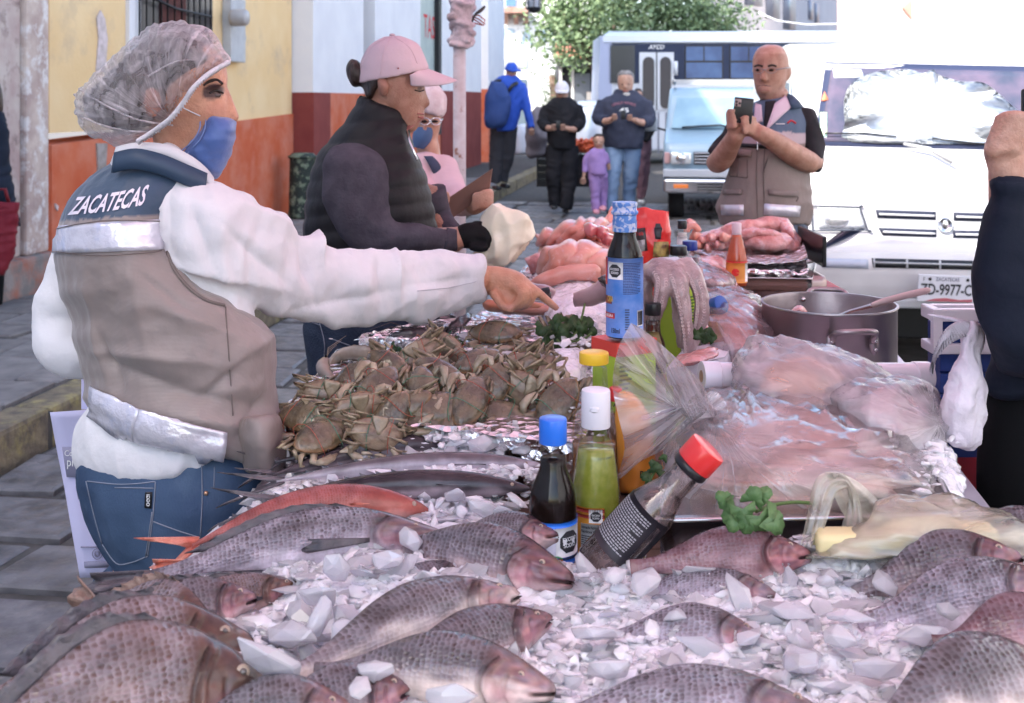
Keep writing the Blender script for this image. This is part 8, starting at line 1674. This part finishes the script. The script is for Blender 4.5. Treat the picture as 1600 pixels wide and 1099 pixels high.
def fold(fx,fz,am,ph=0):
    def f(p):
        u,v=uv_of(p);q=u*fx+v*fz+ph+2.2*noise.noise(Vector((u*.02,v*.03,ph)));return am*(abs(math.sin(q))**.5-.7)+am*.5*noise.noise(Vector((u*.05,v*.07,2+ph)))
    return f
heap('fish_fillets',[(838,424,842,440,3.0,.02),(850,388,868,442,3.0,.09),(880,376,890,443,3.0,.12),(910,376,915,442,3.0,.12),(940,384,942,442,3.0,.10),(960,396,960,440,3.0,.05)],FIL,.0045,fold(.085,.03,.012),label='smooth folded fillets filling the front of the pink pile',cat='fish fillet',group='pink fillets piled beyond the pointing hand')
heap('fish_fillets',[(836,366,838,382,3.6,.04),(855,358,858,392,3.6,.1),(890,344,895,388,3.6,.15),(930,340,932,384,3.6,.15),(962,346,962,384,3.6,.1)],FIL,.006,fold(.16,.12,.018,4),label='far row of curled fillets behind the smooth folded ones',cat='fish fillet',group='pink fillets piled beyond the pointing hand')
fil([(826,440,832,450,2.88,.008),(850,425,856,448,2.88,.02),(890,414,894,440,2.88,.026),(925,413,926,440,2.88,.024),(938,420,938,445,2.88,.01)],'flat pointed fillet lying in front of the pile')
fil([(820,404,832,430,3.2,.02),(840,395,848,425,3.2,.03),(860,400,864,425,3.2,.02)],'pale fillet at the left of the pile on foil',FIL2)
for u,v in ((922,360),(940,364),(948,374),(915,358)):fil([(u-10,v-8,u-8,v+8,3.4,.03),(u,v-12,u+2,v+12,3.38,.045),(u+12,v-6,u+11,v+9,3.4,.03)],'shiny dark pink roe piece on top of the pile',M('dark_pink_roe',(.52,.09,.10),(.62,.2,.2),rough=.15,sc=20,coat=.8),w=.003) if v != 358 else None
fil([(955,322,965,330,3.7,.008),(948,336,962,345,3.68,.02),(940,346,965,356,3.66,.03)],'pointed fillet tip standing up behind the blue label bottle')
heap('fillet_pile',[(830,440,850,448,3.3,.1),(820,430,960,430,3.4,.25),(840,395,960,395,3.6,.3),(850,372,965,372,3.8,.25),(870,360,965,360,3.9,.1)],FIL2,.012,lambda p:.012*fbm(p,14),label='mass of pink fillets beneath the folded strips',cat='fish meat')
# dark skinned cuts beside the finger
SKD=M('dark_fish_skin',(.03,.025,.03),(.10,.07,.07),rough=.25,sc=20,coat=.6);CUT=M('fish_cut',(.42,.26,.27),(.30,.18,.2),rough=.3,sc=15,bump=.3,coat=.4)
fil([(812,423,818,432,2.75,.01),(830,440,828,456,2.72,.02),(856,446,850,468,2.7,.025),(868,455,862,468,2.7,.01)],'dark skinned fish piece touching the pointing finger',CUT,grp='fish cuts on ice by the bottle')
fil([(840,452,846,462,2.68,.004),(858,448,862,462,2.67,.012),(852,466,860,476,2.66,.006)],'black scrap of skin by the finger',SKD,grp='fish cuts on ice by the bottle')
fil([(895,458,898,480,2.55,.02),(920,448,925,478,2.52,.03),(945,432,955,470,2.5,.035),(960,428,966,465,2.5,.03)],'grey pink fish section half under the ice by the bottle',CUT,grp='fish cuts on ice by the bottle')
fil([(933,434,940,448,2.46,.01),(942,430,948,452,2.45,.015),(955,428,960,448,2.46,.01)],'black skin flap against the blue label bottle',SKD,grp='fish cuts on ice by the bottle')
for u0,v0,u1,v1,lb in ((752,472,800,486,'red salmon strip at the left in the tray under the hand'),(780,476,868,490,'long pink crab stick beneath the pointing finger'),(800,470,850,484,'orange salmon piece under the pointing hand')):
    fil([(u0,v0-2,u0+2,v0+8,2.76,.01),(u0+12,v0-4,u0+14,v1+2,2.76,.022),(u1-10,v1-12,u1-12,v1+2,2.75,.02),(u1,v1-8,u1,v1,2.75,.006)],lb,M('salmon',(.62,.16,.08),(.70,.30,.18),rough=.3,sc=20,coat=.5) if u0 != 780 else FIL,grp='salmon pieces under the hand')
heap('pink_tray_liner',[(652,500,925,492,2.9,.02),(600,520,930,520,2.7,.05),(620,532,900,540,2.6,.04)],M('pink_wet_liner',(.62,.36,.40),(.70,.50,.48),rough=.25,sc=14,coat=.6,bump=.4,bsc=30),.01,lambda p:.008*fbm(p,24),label='wet pink tray bottom behind the crabs with ice melt',cat='tray liner')
# right far tray of raw meat on foil
tray([PZ(1150,432,1.0),PZ(1268,434,1.0),PZ(1275,402,1.01),PZ(1165,400,1.01)],.96,1.0,STEEL,'metal_tray','shallow steel baking tray under the foil of raw meat','tray',jag=.0,th=.003)
ft=tray([PZ(1162,421,1.02),PZ(1262,423,1.02),PZ(1258,400,1.03),PZ(1160,398,1.03)],1.0,1.018,FOIL,'foil_tray','flat foil wrapped tray between the meat and the steel tray','tray',jag=.008)
mb=MB();c_=P(1210,436,4.0);mb.box(P(1222,440,3.45),(.21,.25,.07),bev=.02);o=mb.build('steel_pan',M('pan_brown_steel',(.36,.28,.27),rough=.3,metal=.8));tag(o,'steel roasting pan below the foil tray','pan')
mb=MB();mb.box(P(1225,470,3.5),(.30,.3,.11),bev=.01);o=mb.build('red_crate',M('red_plastic',(.40,.02,.02),rough=.5));tag(o,'red plastic crate under the steel pan behind the pot','crate')
mb=MB();mb.box(P(1268,384,3.55),(.012,.3,.09),bev=.003);o=mb.build('scale_side',BLACK,smooth=False);tag(o,'black upright metal bracket beside the foil trays','bracket')
foil_sheet([(1075,412),(1262,412),(1250,372),(1085,380)],'foil_sheet','crinkled foil sheet under the big pile of raw meat',1.035,.02)
gmt='raw meat pieces piled on the foil tray before the bald man'
for rows,lb in (([(1080,372,1084,400,3.7,.03),(1110,362,1112,402,3.7,.07),(1150,355,1150,402,3.7,.08),(1170,365,1170,402,3.7,.05)],'flattened pale chicken meat at the left of the pile'),
                 ([(1120,372,1125,385,3.68,.03),(1140,350,1150,372,3.68,.05),(1180,342,1185,362,3.7,.06),(1225,340,1222,360,3.7,.05),(1240,352,1236,365,3.7,.03)],'long folded meat slab along the top of the pile'),
                 ([(1160,372,1165,396,3.6,.04),(1185,362,1190,398,3.58,.06),(1220,366,1222,398,3.58,.06),(1246,376,1246,398,3.6,.04)],'thick meat fold at the front right of the pile'),
                 ([(1145,366,1150,380,3.58,.02),(1180,355,1185,372,3.56,.035),(1215,360,1216,378,3.57,.035),(1238,368,1238,380,3.6,.02)],'pale veined meat strip crossing the middle'),
                 ([(1218,345,1225,365,3.66,.03),(1235,352,1240,385,3.64,.045),(1252,375,1250,396,3.64,.03)],'meat fold hanging down the right side of the pile')):
    fil(rows,lb,FIL2,k=6,n=24,w=.012,name='raw_meat',grp=gmt,cat='meat',vox=.007,fq=16)
for i,(u,v) in enumerate(((1086,368),(1098,375),(1112,372),(1092,384),(1106,388),(1122,384),(1132,372),(1078,350),(970,392),(990,388),(1070,385))):
    fil([(u-9,v-4,u-8,v+6,3.5,.02),(u-3,v-8,u-1,v+7,3.48,.03),(u+6,v-6,u+6,v+6,3.5,.028),(u+11,v-1,u+10,v+4,3.52,.01)],'small curled pink meat piece left of the hot sauce bottle',FIL2 if i % 3 else FIL,w=.006,name='raw_meat',grp='small meat pieces left of the hot sauce',cat='meat')
mb=MB();mb.tube([P(1082+9*math.cos(a),362-9*math.sin(a),3.45) for a in [i*.32 for i in range(11)]],.010,8);o=mb.build('prawn_ring',FIL);tag(o,'curled orange prawn behind the black lidded jars','prawn')
heap('meat_heap',[(1070,400,1130,404,3.4,.1),(1065,425,1140,430,3.2,.2),(1075,450,1150,450,3.1,.15)],FIL2,.009,lambda p:.014*fbm(p,16),label='heap of bagged pink meat behind the octopus',cat='meat')
NK=tuple(P(1105,640,1.80));FILMC=film('clear_bag_film',(.97,.93,.95),alpha=.24,rough=.06,bump=.5,bsc=7,polar=NK,lines=.38,gloss=1.1);FILMD=film('stretched_bag_film',(.92,.84,.89),alpha=.12,rough=.08,bump=.45,bsc=9,polar=tuple(P(1060,400,2.9)),lines=.4,gloss=.9);FILMW=film('milky_bag_film',(.95,.91,.94),alpha=.42,rough=.16,bump=.4,bsc=9,polar=tuple(P(1440,640,1.85)),lines=.4,gloss=.8);FILMM=film('bag_mouth_film',(.96,.92,.95),alpha=.40,rough=.2,bump=.3,bsc=9,polar=NK,lines=.4,gloss=.5,pf=2.5);FILMY=film('yellow_bag_film',(.95,.91,.72),alpha=.40,rough=.22,bump=.7,bsc=14,streak=(.5,1,2))
def bagshell(rows,mat,name,label,k=7,n=60,am=.010,fq=14,par=None,cat='plastic bag',ridges=()):
    mb=MB();pxloft(mb,rows,k,n);me=mb.mesh();bm=bmesh.new();bm.from_mesh(me);bmesh.ops.recalc_face_normals(bm,faces=bm.faces);bm.to_mesh(me);bm.free()
    def d(p):
        u,v=uv_of(p);q=Vector((p[0]*fq,p[1]*fq,p[2]*fq));w=am*(abs(noise.noise(q))*-1.2+.4)+am*.5*(1-3*abs(noise.noise(q*2.3+Vector((3,1,2)))))
        for cx,cy,dx,dy,L_,W_,a_ in ridges:s_=(u-cx)*dx+(v-cy)*dy;t_=-(u-cx)*dy+(v-cy)*dx;w+=a_*math.exp(-(s_/L_)**2-(t_/W_)**2)
        return w
    displace(me,d);me.polygons.foreach_set('use_smooth',[True]*len(me.polygons));o=put(name,me,mat,par)
    if not par:tag(o,label,cat)
    return o
bagshell([(1090,400,1100,420,3.1,.05),(1075,412,1130,425,3.05,.12),(1078,435,1148,440,2.95,.16),(1085,455,1140,465,2.9,.12)],FILMD,'clear_bag','clear bag over pink meat beside the hot sauce bottle',n=40)
rdm=[(1090,480,1140,450,2.6,.05)]
heap('bagged_meat',[(1095,462,1150,456,2.75,.06),(1085,485,1185,478,2.68,.12),(1090,515,1205,515,2.6,.16),(1100,545,1210,545,2.55,.16),(1110,565,1205,565,2.5,.1)],M('brick_pink_meat',(.58,.20,.16),(.66,.32,.28),rough=.35,sc=20,bump=.6,coat=.4),.007,lambda p:.008*fbm(p,22),label='reddish marinated meat inside the clear bag left of the pot',cat='meat')
bagshell([(1090,456,1155,450,2.74,.07),(1080,482,1190,472,2.67,.14),(1084,515,1213,512,2.58,.19),(1094,548,1217,548,2.52,.19),(1108,572,1210,572,2.48,.1)],FILMD,'clear_bag','clear glossy bag of reddish meat between the octopus and the pot',ridges=((1160,520,.97,.2,60,3,.006),(1150,545,.95,-.2,60,3,.006),(1130,490,.9,.35,60,3,.006)))
fil([(1085,505,1098,500,2.36,.01),(1086,515,1108,512,2.35,.02),(1092,528,1106,526,2.34,.015)],'dark red meat piece beside the octopus arm',M('dark_red_meat',(.45,.07,.08),(.65,.3,.3),rough=.3,sc=60,coat=.5),grp=None,cat='meat',name='red_meat')
# foam tray with meat
FOAM=M('white_foam',(.76,.74,.80),(.72,.70,.76),rough=.6,sc=30)
fr=[P(1045,592,2.15),P(1140,560,2.12),P(1150,530,2.3),P(1060,550,2.36)];z_=max(p.z for p in fr);fr=[Vector((p.x,p.y,.998)) for p in [PZ(1042,575,.998),PZ(1132,556,.998),PZ(1150,530,.998),PZ(1068,545,.998)]]
ftr=tray(fr,.965,.998,FOAM,'foam_tray','white foam tray of pink meat under cling film beside the white roll','tray',jag=0,th=.003)
heap('packed_meat',[(1060,556,1120,542,2.25,.03),(1052,566,1125,552,2.2,.05),(1056,574,1118,560,2.16,.03)],FIL2,.005,lambda p:.006*fbm(p,30),label='pink sliced meat packed in the foam tray',cat='meat')
bx_=MB();bx_.box(sum(fr,Vector())/4-Vector((0,-.02,.085)),(.10,.12,.085),bev=.004);o=bx_.build('white_carton',FOAM,smooth=False);tag(o,'white carton supporting the foam tray','carton')
# cling film roll
ROLL=M('white_film_roll',(.72,.68,.74),(.68,.64,.70),rough=.25,sc=3,coat=.5)
ra,rb=P(1096,588,2.02),P(1452,588,2.08);rr_=empty('film_roll',(ra+rb)/2,'long white roll of cling film lying behind the bags','roll');ax=(rb-ra).normalized();L_=(rb-ra).length
mb=MB();mb.lathe([(.010,0),(.0255,0),(.0262,.002),(.0262,.03),(.024,.032),(.024,L_-.032),(.0262,L_-.03),(.0262,L_-.002),(.0255,L_),(.010,L_)],ra,ax,30);mb.build('roll_body',ROLL,rr_,angle=40)
mb=MB();mb.lathe([(.010,-.0006),(.0104,-.0008),(.0104,.01)],ra,ax,20);mb.build('core',M('cardboard_core',(.35,.24,.16),rough=.8),rr_)
mb=MB();mb.box(((ra.x+rb.x)/2,2.08,(.85+ra.z-.028)/2),(.38,.07,ra.z-.028-.851),bev=.004);o=mb.build('white_box',FOAM,smooth=False);tag(o,'white box under the film roll','box')
# pot
AL=M('worn_aluminium',(.42,.37,.38),(.30,.26,.27),rough=.38,metal=.85,sc=7,bump=.15,bsc=30,dirt=((.20,.15,.15),5,.55,.75))
pc=P(1295,475,2.52);pc.z=.905;pt=empty('aluminium_pot',pc,'large worn aluminium pot with riveted handles and a ladle in it','pot');R0=.143;hp=1.062-.905
mb=MB();mb.lathe([(0,0),(R0*.93,0),(R0*.985,.008),(R0,.03),(R0,hp-.006),(R0+.0035,hp-.003),(R0+.003,hp),(R0-.002,hp),(R0-.004,hp-.006),(R0-.005,.03),(R0*.93,.008),(0,.006)],pc,n=56);mb.build('pot_body',AL,pt,angle=50)
def handle(a,zc,par):
    d=Vector((math.sin(a),-math.cos(a),0));w=Vector((math.cos(a),math.sin(a),0));c=pc+d*R0+Vector((0,0,zc))
    mb=MB();pts=[c+w*-.042+Vector((0,0,-.022))+d*.004,c+w*-.044+Vector((0,0,-.004))+d*.012,c+w*-.034+Vector((0,0,.006))+d*.034,c+d*.040+Vector((0,0,.008)),c+w*.034+Vector((0,0,.006))+d*.034,c+w*.044+Vector((0,0,-.004))+d*.012,c+w*.042+Vector((0,0,-.022))+d*.004]
    mb.tube([Vector(q) for q in crom([tuple(p) for p in pts],4)],.0065,8);h=mb.build('handle',AL,par)
    for s_ in (-1,1):
        mb=MB();mb.ell(c+w*s_*.046+Vector((0,0,-.026))+d*.003,(.011,.006,.022),rot=Matrix.Rotation(a,3,'Z'));mb.build('bracket',AL,h)
        for dz in (-.036,-.018):MB().ell(c+w*s_*.046+Vector((0,0,dz))+d*.009,(.0042,)*3,n=8,m=6).build('rivet',STEEL,h)
handle(.06,hp-.036,pt);handle(math.pi-.25,hp-.008,pt)
for u,v in ((1255,468),(1305,470)):MB().ell(P(u,v,2.52+.136),(.006,)*3,n=8,m=6).build('rivet',STEEL,pt)
mb=MB();mb.lathe([(0,0),(R0-.008,0),(R0-.008,.012),(0,.013)],pc+Vector((0,0,.095)),n=30);mb.build('pot_contents',M('pot_broth',(.30,.17,.15),(.4,.25,.22),rough=.25,sc=14),pt)
o=fil([(1233,488,1236,493,2.5,.01),(1248,478,1250,492,2.5,.03),(1262,486,1264,493,2.5,.01)],'pink meat showing inside the pot',FIL2,grp=None,name='pot_meat',cat='meat')
ld=empty('ladle',P(1360,475,2.45),'ladle with long pale handle resting across the pot rim','ladle')
mb=MB();pxtube(mb,[(1364,477,2.44,.0085),(1385,470,2.42,.010),(1415,462,2.40,.0105),(1445,455,2.38,.010),(1452,453,2.38,.006)],5,10,.7);mb.build('handle',M('pale_wood',(.60,.44,.42),(.66,.52,.50),rough=.5,sc=12),ld)
mb=MB();pxtube(mb,[(1364,477,2.44,.005),(1345,482,2.46,.004),(1325,488,2.48,.004),(1310,500,2.5,.012)],4,8);mb.build('ladle_bowl',STEEL,ld)
mb=MB();sbox(mb,.12,.52,2.3,2.85,.852,.904);o=mb.build('cutting_board',WPL,smooth=False);tag(o,'white board under the aluminium pot','board')
# ground meat bag
GM=M('ground_meat',(.74,.38,.25),(.80,.50,.36),rough=.5,sc=50,bump=.9,bsc=70,coat=.2)
heap('ground_meat',[(1215,566,1262,560,1.98,.03),(1198,578,1300,572,1.97,.05),(1190,596,1318,590,1.95,.06),(1185,620,1330,620,1.93,.065),(1190,640,1330,640,1.92,.07)],GM,.004,lambda p:.006*fbm(p,45,4)+.003*abs(noise.noise(p*120)),label='coarse ground meat inside an open bag before the white roll',cat='meat')
bagshell([(1170,530,1250,532,2.04,.02),(1160,545,1300,545,2.03,.05),(1150,570,1345,562,2.0,.09),(1145,600,1395,590,1.97,.11),(1150,640,1420,630,1.93,.11)],FILMW,'open_bag','open milky plastic bag round the ground meat',ridges=((1200,560,.25,.97,40,4,.01),(1280,560,.9,.4,60,4,.008)))
heap('bagged_fillets',[(1320,606,1400,604,1.92,.05),(1300,625,1440,625,1.9,.065),(1310,655,1452,655,1.87,.075),(1340,690,1460,690,1.84,.07)],M('pale_pink_meat',(.76,.50,.50),(.74,.54,.56),rough=.4,sc=12,bump=.4,coat=.3),.006,lambda p:.006*fbm(p,18),label='pale pink fillets in a bag at the right of the ground meat',cat='meat')
bagshell([(1330,596,1410,592,1.92,.06),(1296,612,1452,606,1.9,.1),(1292,630,1466,632,1.88,.12),(1310,665,1478,668,1.85,.12),(1350,705,1470,700,1.82,.09)],FILMW,'milky_bag','milky plastic bag of pale fillets right of the ground meat')
# steel tray with the big marinated bag
tc_=[PZ(1030,806,.955),PZ(1492,800,.955),PZ(1405,625,.955),PZ(1100,625,.955)]
tray(tc_,.862,.955,STEEL,'steel_tray','deep steel tray holding the large bag of marinated fillets','tray',jag=0,lip=.016,th=.003)
MAR=M('marinated_fillet',(.74,.47,.38),(.82,.62,.55),rough=.35,sc=9,bump=.5,bsc=35,coat=.4,stretch=(1,1,2.2),dirt=((.58,.32,.24),14,.58,.75))
MR=[(1120,632,1200,624,2.0,.03),(1090,648,1300,640,1.93,.10),(1070,680,1375,676,1.86,.125),(1056,720,1425,715,1.78,.15),(1050,755,1450,750,1.72,.13),(1050,792,1458,786,1.66,.09)]
def marw(p):
    u,v=uv_of(p);w=.010*fbm(p,12,3)
    for i,c in enumerate((650,678,708,738,764)):t_=v-c-(u-1250)*.09-5*math.sin(u*.02+i);w+=.009*math.exp(-(t_/9)**2)-.010*math.exp(-((t_-12)/4)**2)
    return w
heap('marinated_fillets',MR,MAR,.007,marw,label='large layered pile of marinated fish fillets in the steel tray',cat='fish meat')
BRG=[(1180,640,.5,.86,50,4,.012),(1160,690,.2,.98,60,4,.012),(1230,640,.93,.36,90,3,.009),(1290,700,.97,-.1,110,3,.010),(1310,665,.85,.5,90,3,.009),(1380,690,.97,.05,60,3,.008),(1110,700,.1,1,60,5,.012),(1220,740,.8,.6,80,4,.009),(1330,740,.95,.2,90,3,.007),(1250,610,.98,.2,90,4,.006),(1400,740,.85,.5,60,3,.008)]
bagshell([(1098,612,1190,600,2.02,.05),(1080,630,1300,612,1.98,.13),(1060,664,1375,655,1.88,.18),(1042,712,1440,706,1.79,.20),(1036,755,1464,745,1.72,.18),(1040,797,1468,790,1.66,.125)],FILMC,'large_clear_bag','large clear plastic bag full of marinated fillets with a twisted neck',k=9,n=90,am=.008,fq=11,ridges=BRG)
# flared bag mouth
mouth=crom([(986,505),(966,545),(957,600),(966,650),(976,700),(966,748),(1000,722),(1040,700),(1075,665),(1105,640),(1098,602),(1068,570),(1035,540),(1005,515),(986,505)],5)[:-1]
neck=(1112,655);mb=MB();RR=[]
nM=len(mouth);K_=12
for k in range(K_+1):
    f_=k/K_;ring=[]
    for i,(u,v) in enumerate(mouth):
        a=2*math.pi*i/nM;nu,nv=neck[0]+26*math.cos(a+2.4),neck[1]+44*math.sin(a+2.4)
        g_=f_**.85;y=1.78+.05*math.sin(a*1.0)*f_+.014*math.sin(i*.55+f_*2)*(.4+f_)+.006*math.sin(i*1.3)+.03*(1-f_)
        ring.append(P(u*g_+nu*(1-g_),v*g_+nv*(1-g_),y))
    RR.append(ring)
mb.rings(RR,cap=False);o=mb.build('bag_mouth',FILMM,fix=False);tag(o,'flared twisted mouth of the large bag standing up behind the bottles','plastic bag')
# yellow bag and butter block
BUT=M('pale_yellow_block',(.78,.68,.36),(.74,.64,.34),rough=.45,sc=6,sss=.1)
mb=MB();mb.box(P(1318,846,1.462),(.075,.04,.028),bev=.008);o=mb.build('yellow_block',BUT);tag(o,'pale yellow cheese block in the yellow plastic bag','cheese')
heap('yellow_contents',[(1370,815,1480,800,1.49,.01),(1340,838,1560,825,1.475,.02),(1330,866,1560,860,1.46,.02)],BUT,.008,lambda p:.005*fbm(p,20),label='yellow wrapped food inside the yellow bag at the right',cat='food')
YB=bagshell([(1395,778,1480,775,1.50,.01),(1370,792,1540,795,1.485,.025),(1350,820,1610,822,1.47,.035),(1300,845,1625,842,1.46,.035),(1260,872,1600,866,1.45,.03)],FILMY,'yellow_bag','thin yellow plastic bag spread beside the coriander at the right',k=8,n=60,am=.007,fq=16)
def ribbon(pl,pr,mat,name,par=None,lab=None,cat=None,amp=.006,k=6,m_=8):
    L1,R1=crom(pl,k),crom(pr,k);mb=MB();vv=[]
    for j,(a,b) in enumerate(zip(L1,R1)):
        for i in range(m_+1):
            f_=i/m_;vv.append(P(a[0]*(1-f_)+b[0]*f_,a[1]*(1-f_)+b[1]*f_,a[2]*(1-f_)+b[2]*f_+amp*math.sin(i*2.1+j*.15)-amp*1.5*math.sin(f_*math.pi)))
    mb.add(vv,[(j*(m_+1)+i,j*(m_+1)+i+1,(j+1)*(m_+1)+i+1,(j+1)*(m_+1)+i) for j in range(len(L1)-1) for i in range(m_)]);o=mb.build(name,mat,par,fix=False)
    if lab:tag(o,lab,cat)
    return o
ribbon([(1250,855,1.46),(1262,800,1.48),(1272,755,1.49),(1290,738,1.5),(1325,745,1.5),(1345,790,1.5),(1350,850,1.47)],[(1275,856,1.46),(1290,820,1.475),(1305,775,1.485),(1318,765,1.49),(1325,768,1.5),(1320,800,1.5),(1310,850,1.47)],FILMY,'handle',YB)
ribbon([(1318,740,1.5),(1350,760,1.52),(1390,800,1.52),(1430,850,1.49)],[(1290,738,1.5),(1310,790,1.5),(1335,830,1.5),(1350,857,1.48)],FILMY,'fold',YB)
# cream bag held by the glove
CRM=M('cream_plastic',(.84,.77,.60),(.80,.72,.55),rough=.35,sc=6,bump=.35,bsc=20,coat=.2)
def crw(p):return .008*rdg(p,15)+.003*rdg(p,34)+.018*(abs(noise.noise(Vector((p[0]*10,p[1]*10,p[2]*7))))-.3)+.008*(1-3*abs(noise.noise(Vector((p[0]*24,p[1]*20,p[2]*14)))))
heap('cream_bag',[(768,316,800,330,2.86,.012),(757,330,826,340,2.87,.03),(752,350,835,352,2.88,.045),(758,372,830,375,2.88,.05),(748,392,812,398,2.88,.045),(738,402,800,414,2.88,.03),(742,408,780,420,2.88,.012)],CRM,.0045,crw,label='crumpled cream plastic bag held in the black glove',cat='bag',k=5,n=30)
# blue crate at right and red crate below
bc=empty('blue_crate',P(1500,620,2.3),'blue crate with white rim behind the crumpled hairnet at the right','crate');BLC=M('blue_plastic',(.02,.05,.22),rough=.5);
x0,x1=P(1462,0,2.35).x,P(1462,0,2.35).x+.42
for z,h,m_ in ((P(0,492,2.35).z,.026,WHC),(P(0,545,2.35).z,.02,WHC)):
    for (cx,cy,dx,dy) in (((x0+x1)/2,2.35,x1-x0,.02),(x0,2.375,.02,.07),(x1,2.375,.02,.07),((x0+x1)/2,2.40,x1-x0,.02)):MB().box((cx,cy,z),(dx,dy,h),bev=.004).build('rim',m_,bc,smooth=False)
for x in (x0,x0+.10,x0+.2,x0+.3,x1):MB().box((x,2.345,P(0,515,2.35).z),(.018,.018,.085)).build('upright',WHC,bc,smooth=False)
for k in range(7):MB().box(((x0+x1)/2,2.37,P(0,500+k*34,2.35).z-.0),(x1-x0-.03,.012,.040),bev=.003).build('slat',BLC,bc,smooth=False)
MB().box(((x0+x1)/2,2.415,P(0,660,2.35).z),(x1-x0-.04,.07,.38)).build('crate_inside',BLC,bc,smooth=False)
rc=empty('red_crate',P(1520,780,2.2),'dark red plastic crate low between the table and the person in black','crate');RDC=M('dark_red_plastic',(.28,.02,.02),rough=.45)
for k in range(10):MB().box((P(1530,0,2.25).x+.06,2.25,.16+k*.065),(.30,.30,.052),bev=.006).build('slat',RDC,rc,smooth=False)
mb=MB();mb.box(P(1475,640,2.3),(.10,.3,.01),rot=Matrix.Rotation(.3,3,'Y'));o=mb.build('blue_sheet',M('pale_blue_lid',(.45,.52,.68),rough=.4),smooth=False);tag(o,'pale blue plastic sheet between the film roll and the blue crate','sheet')
# labels that would repeat are told apart by their order across the picture
bpy.context.view_layer.update()
def centre(o):
    q=[c for c in ([o] if o.type == 'MESH' else [])+list(o.children_recursive) if c.type == 'MESH'];p=Vector()
    for c in q:p+=c.matrix_world @ (sum((Vector(b) for b in c.bound_box),Vector())/8)
    return p/max(1,len(q))
ORD=['first','second','third','fourth','fifth','sixth','seventh','eighth','ninth','tenth','eleventh','twelfth','thirteenth','fourteenth']
by={}
for o in COL.objects:
    if o.parent is None and o.get('label') and o.get('kind') is None:by.setdefault(o['label'],[]).append(o)
for lb,q in by.items():
    if len(q) > 1:
        q.sort(key=lambda o:(lambda p:p.x/p.y)(centre(o)))
        for i,o in enumerate(q):o['label']=lb+(', the left one' if i == 0 else ', the right one') if len(q) == 2 else ORD[i]+' from left, '+lb
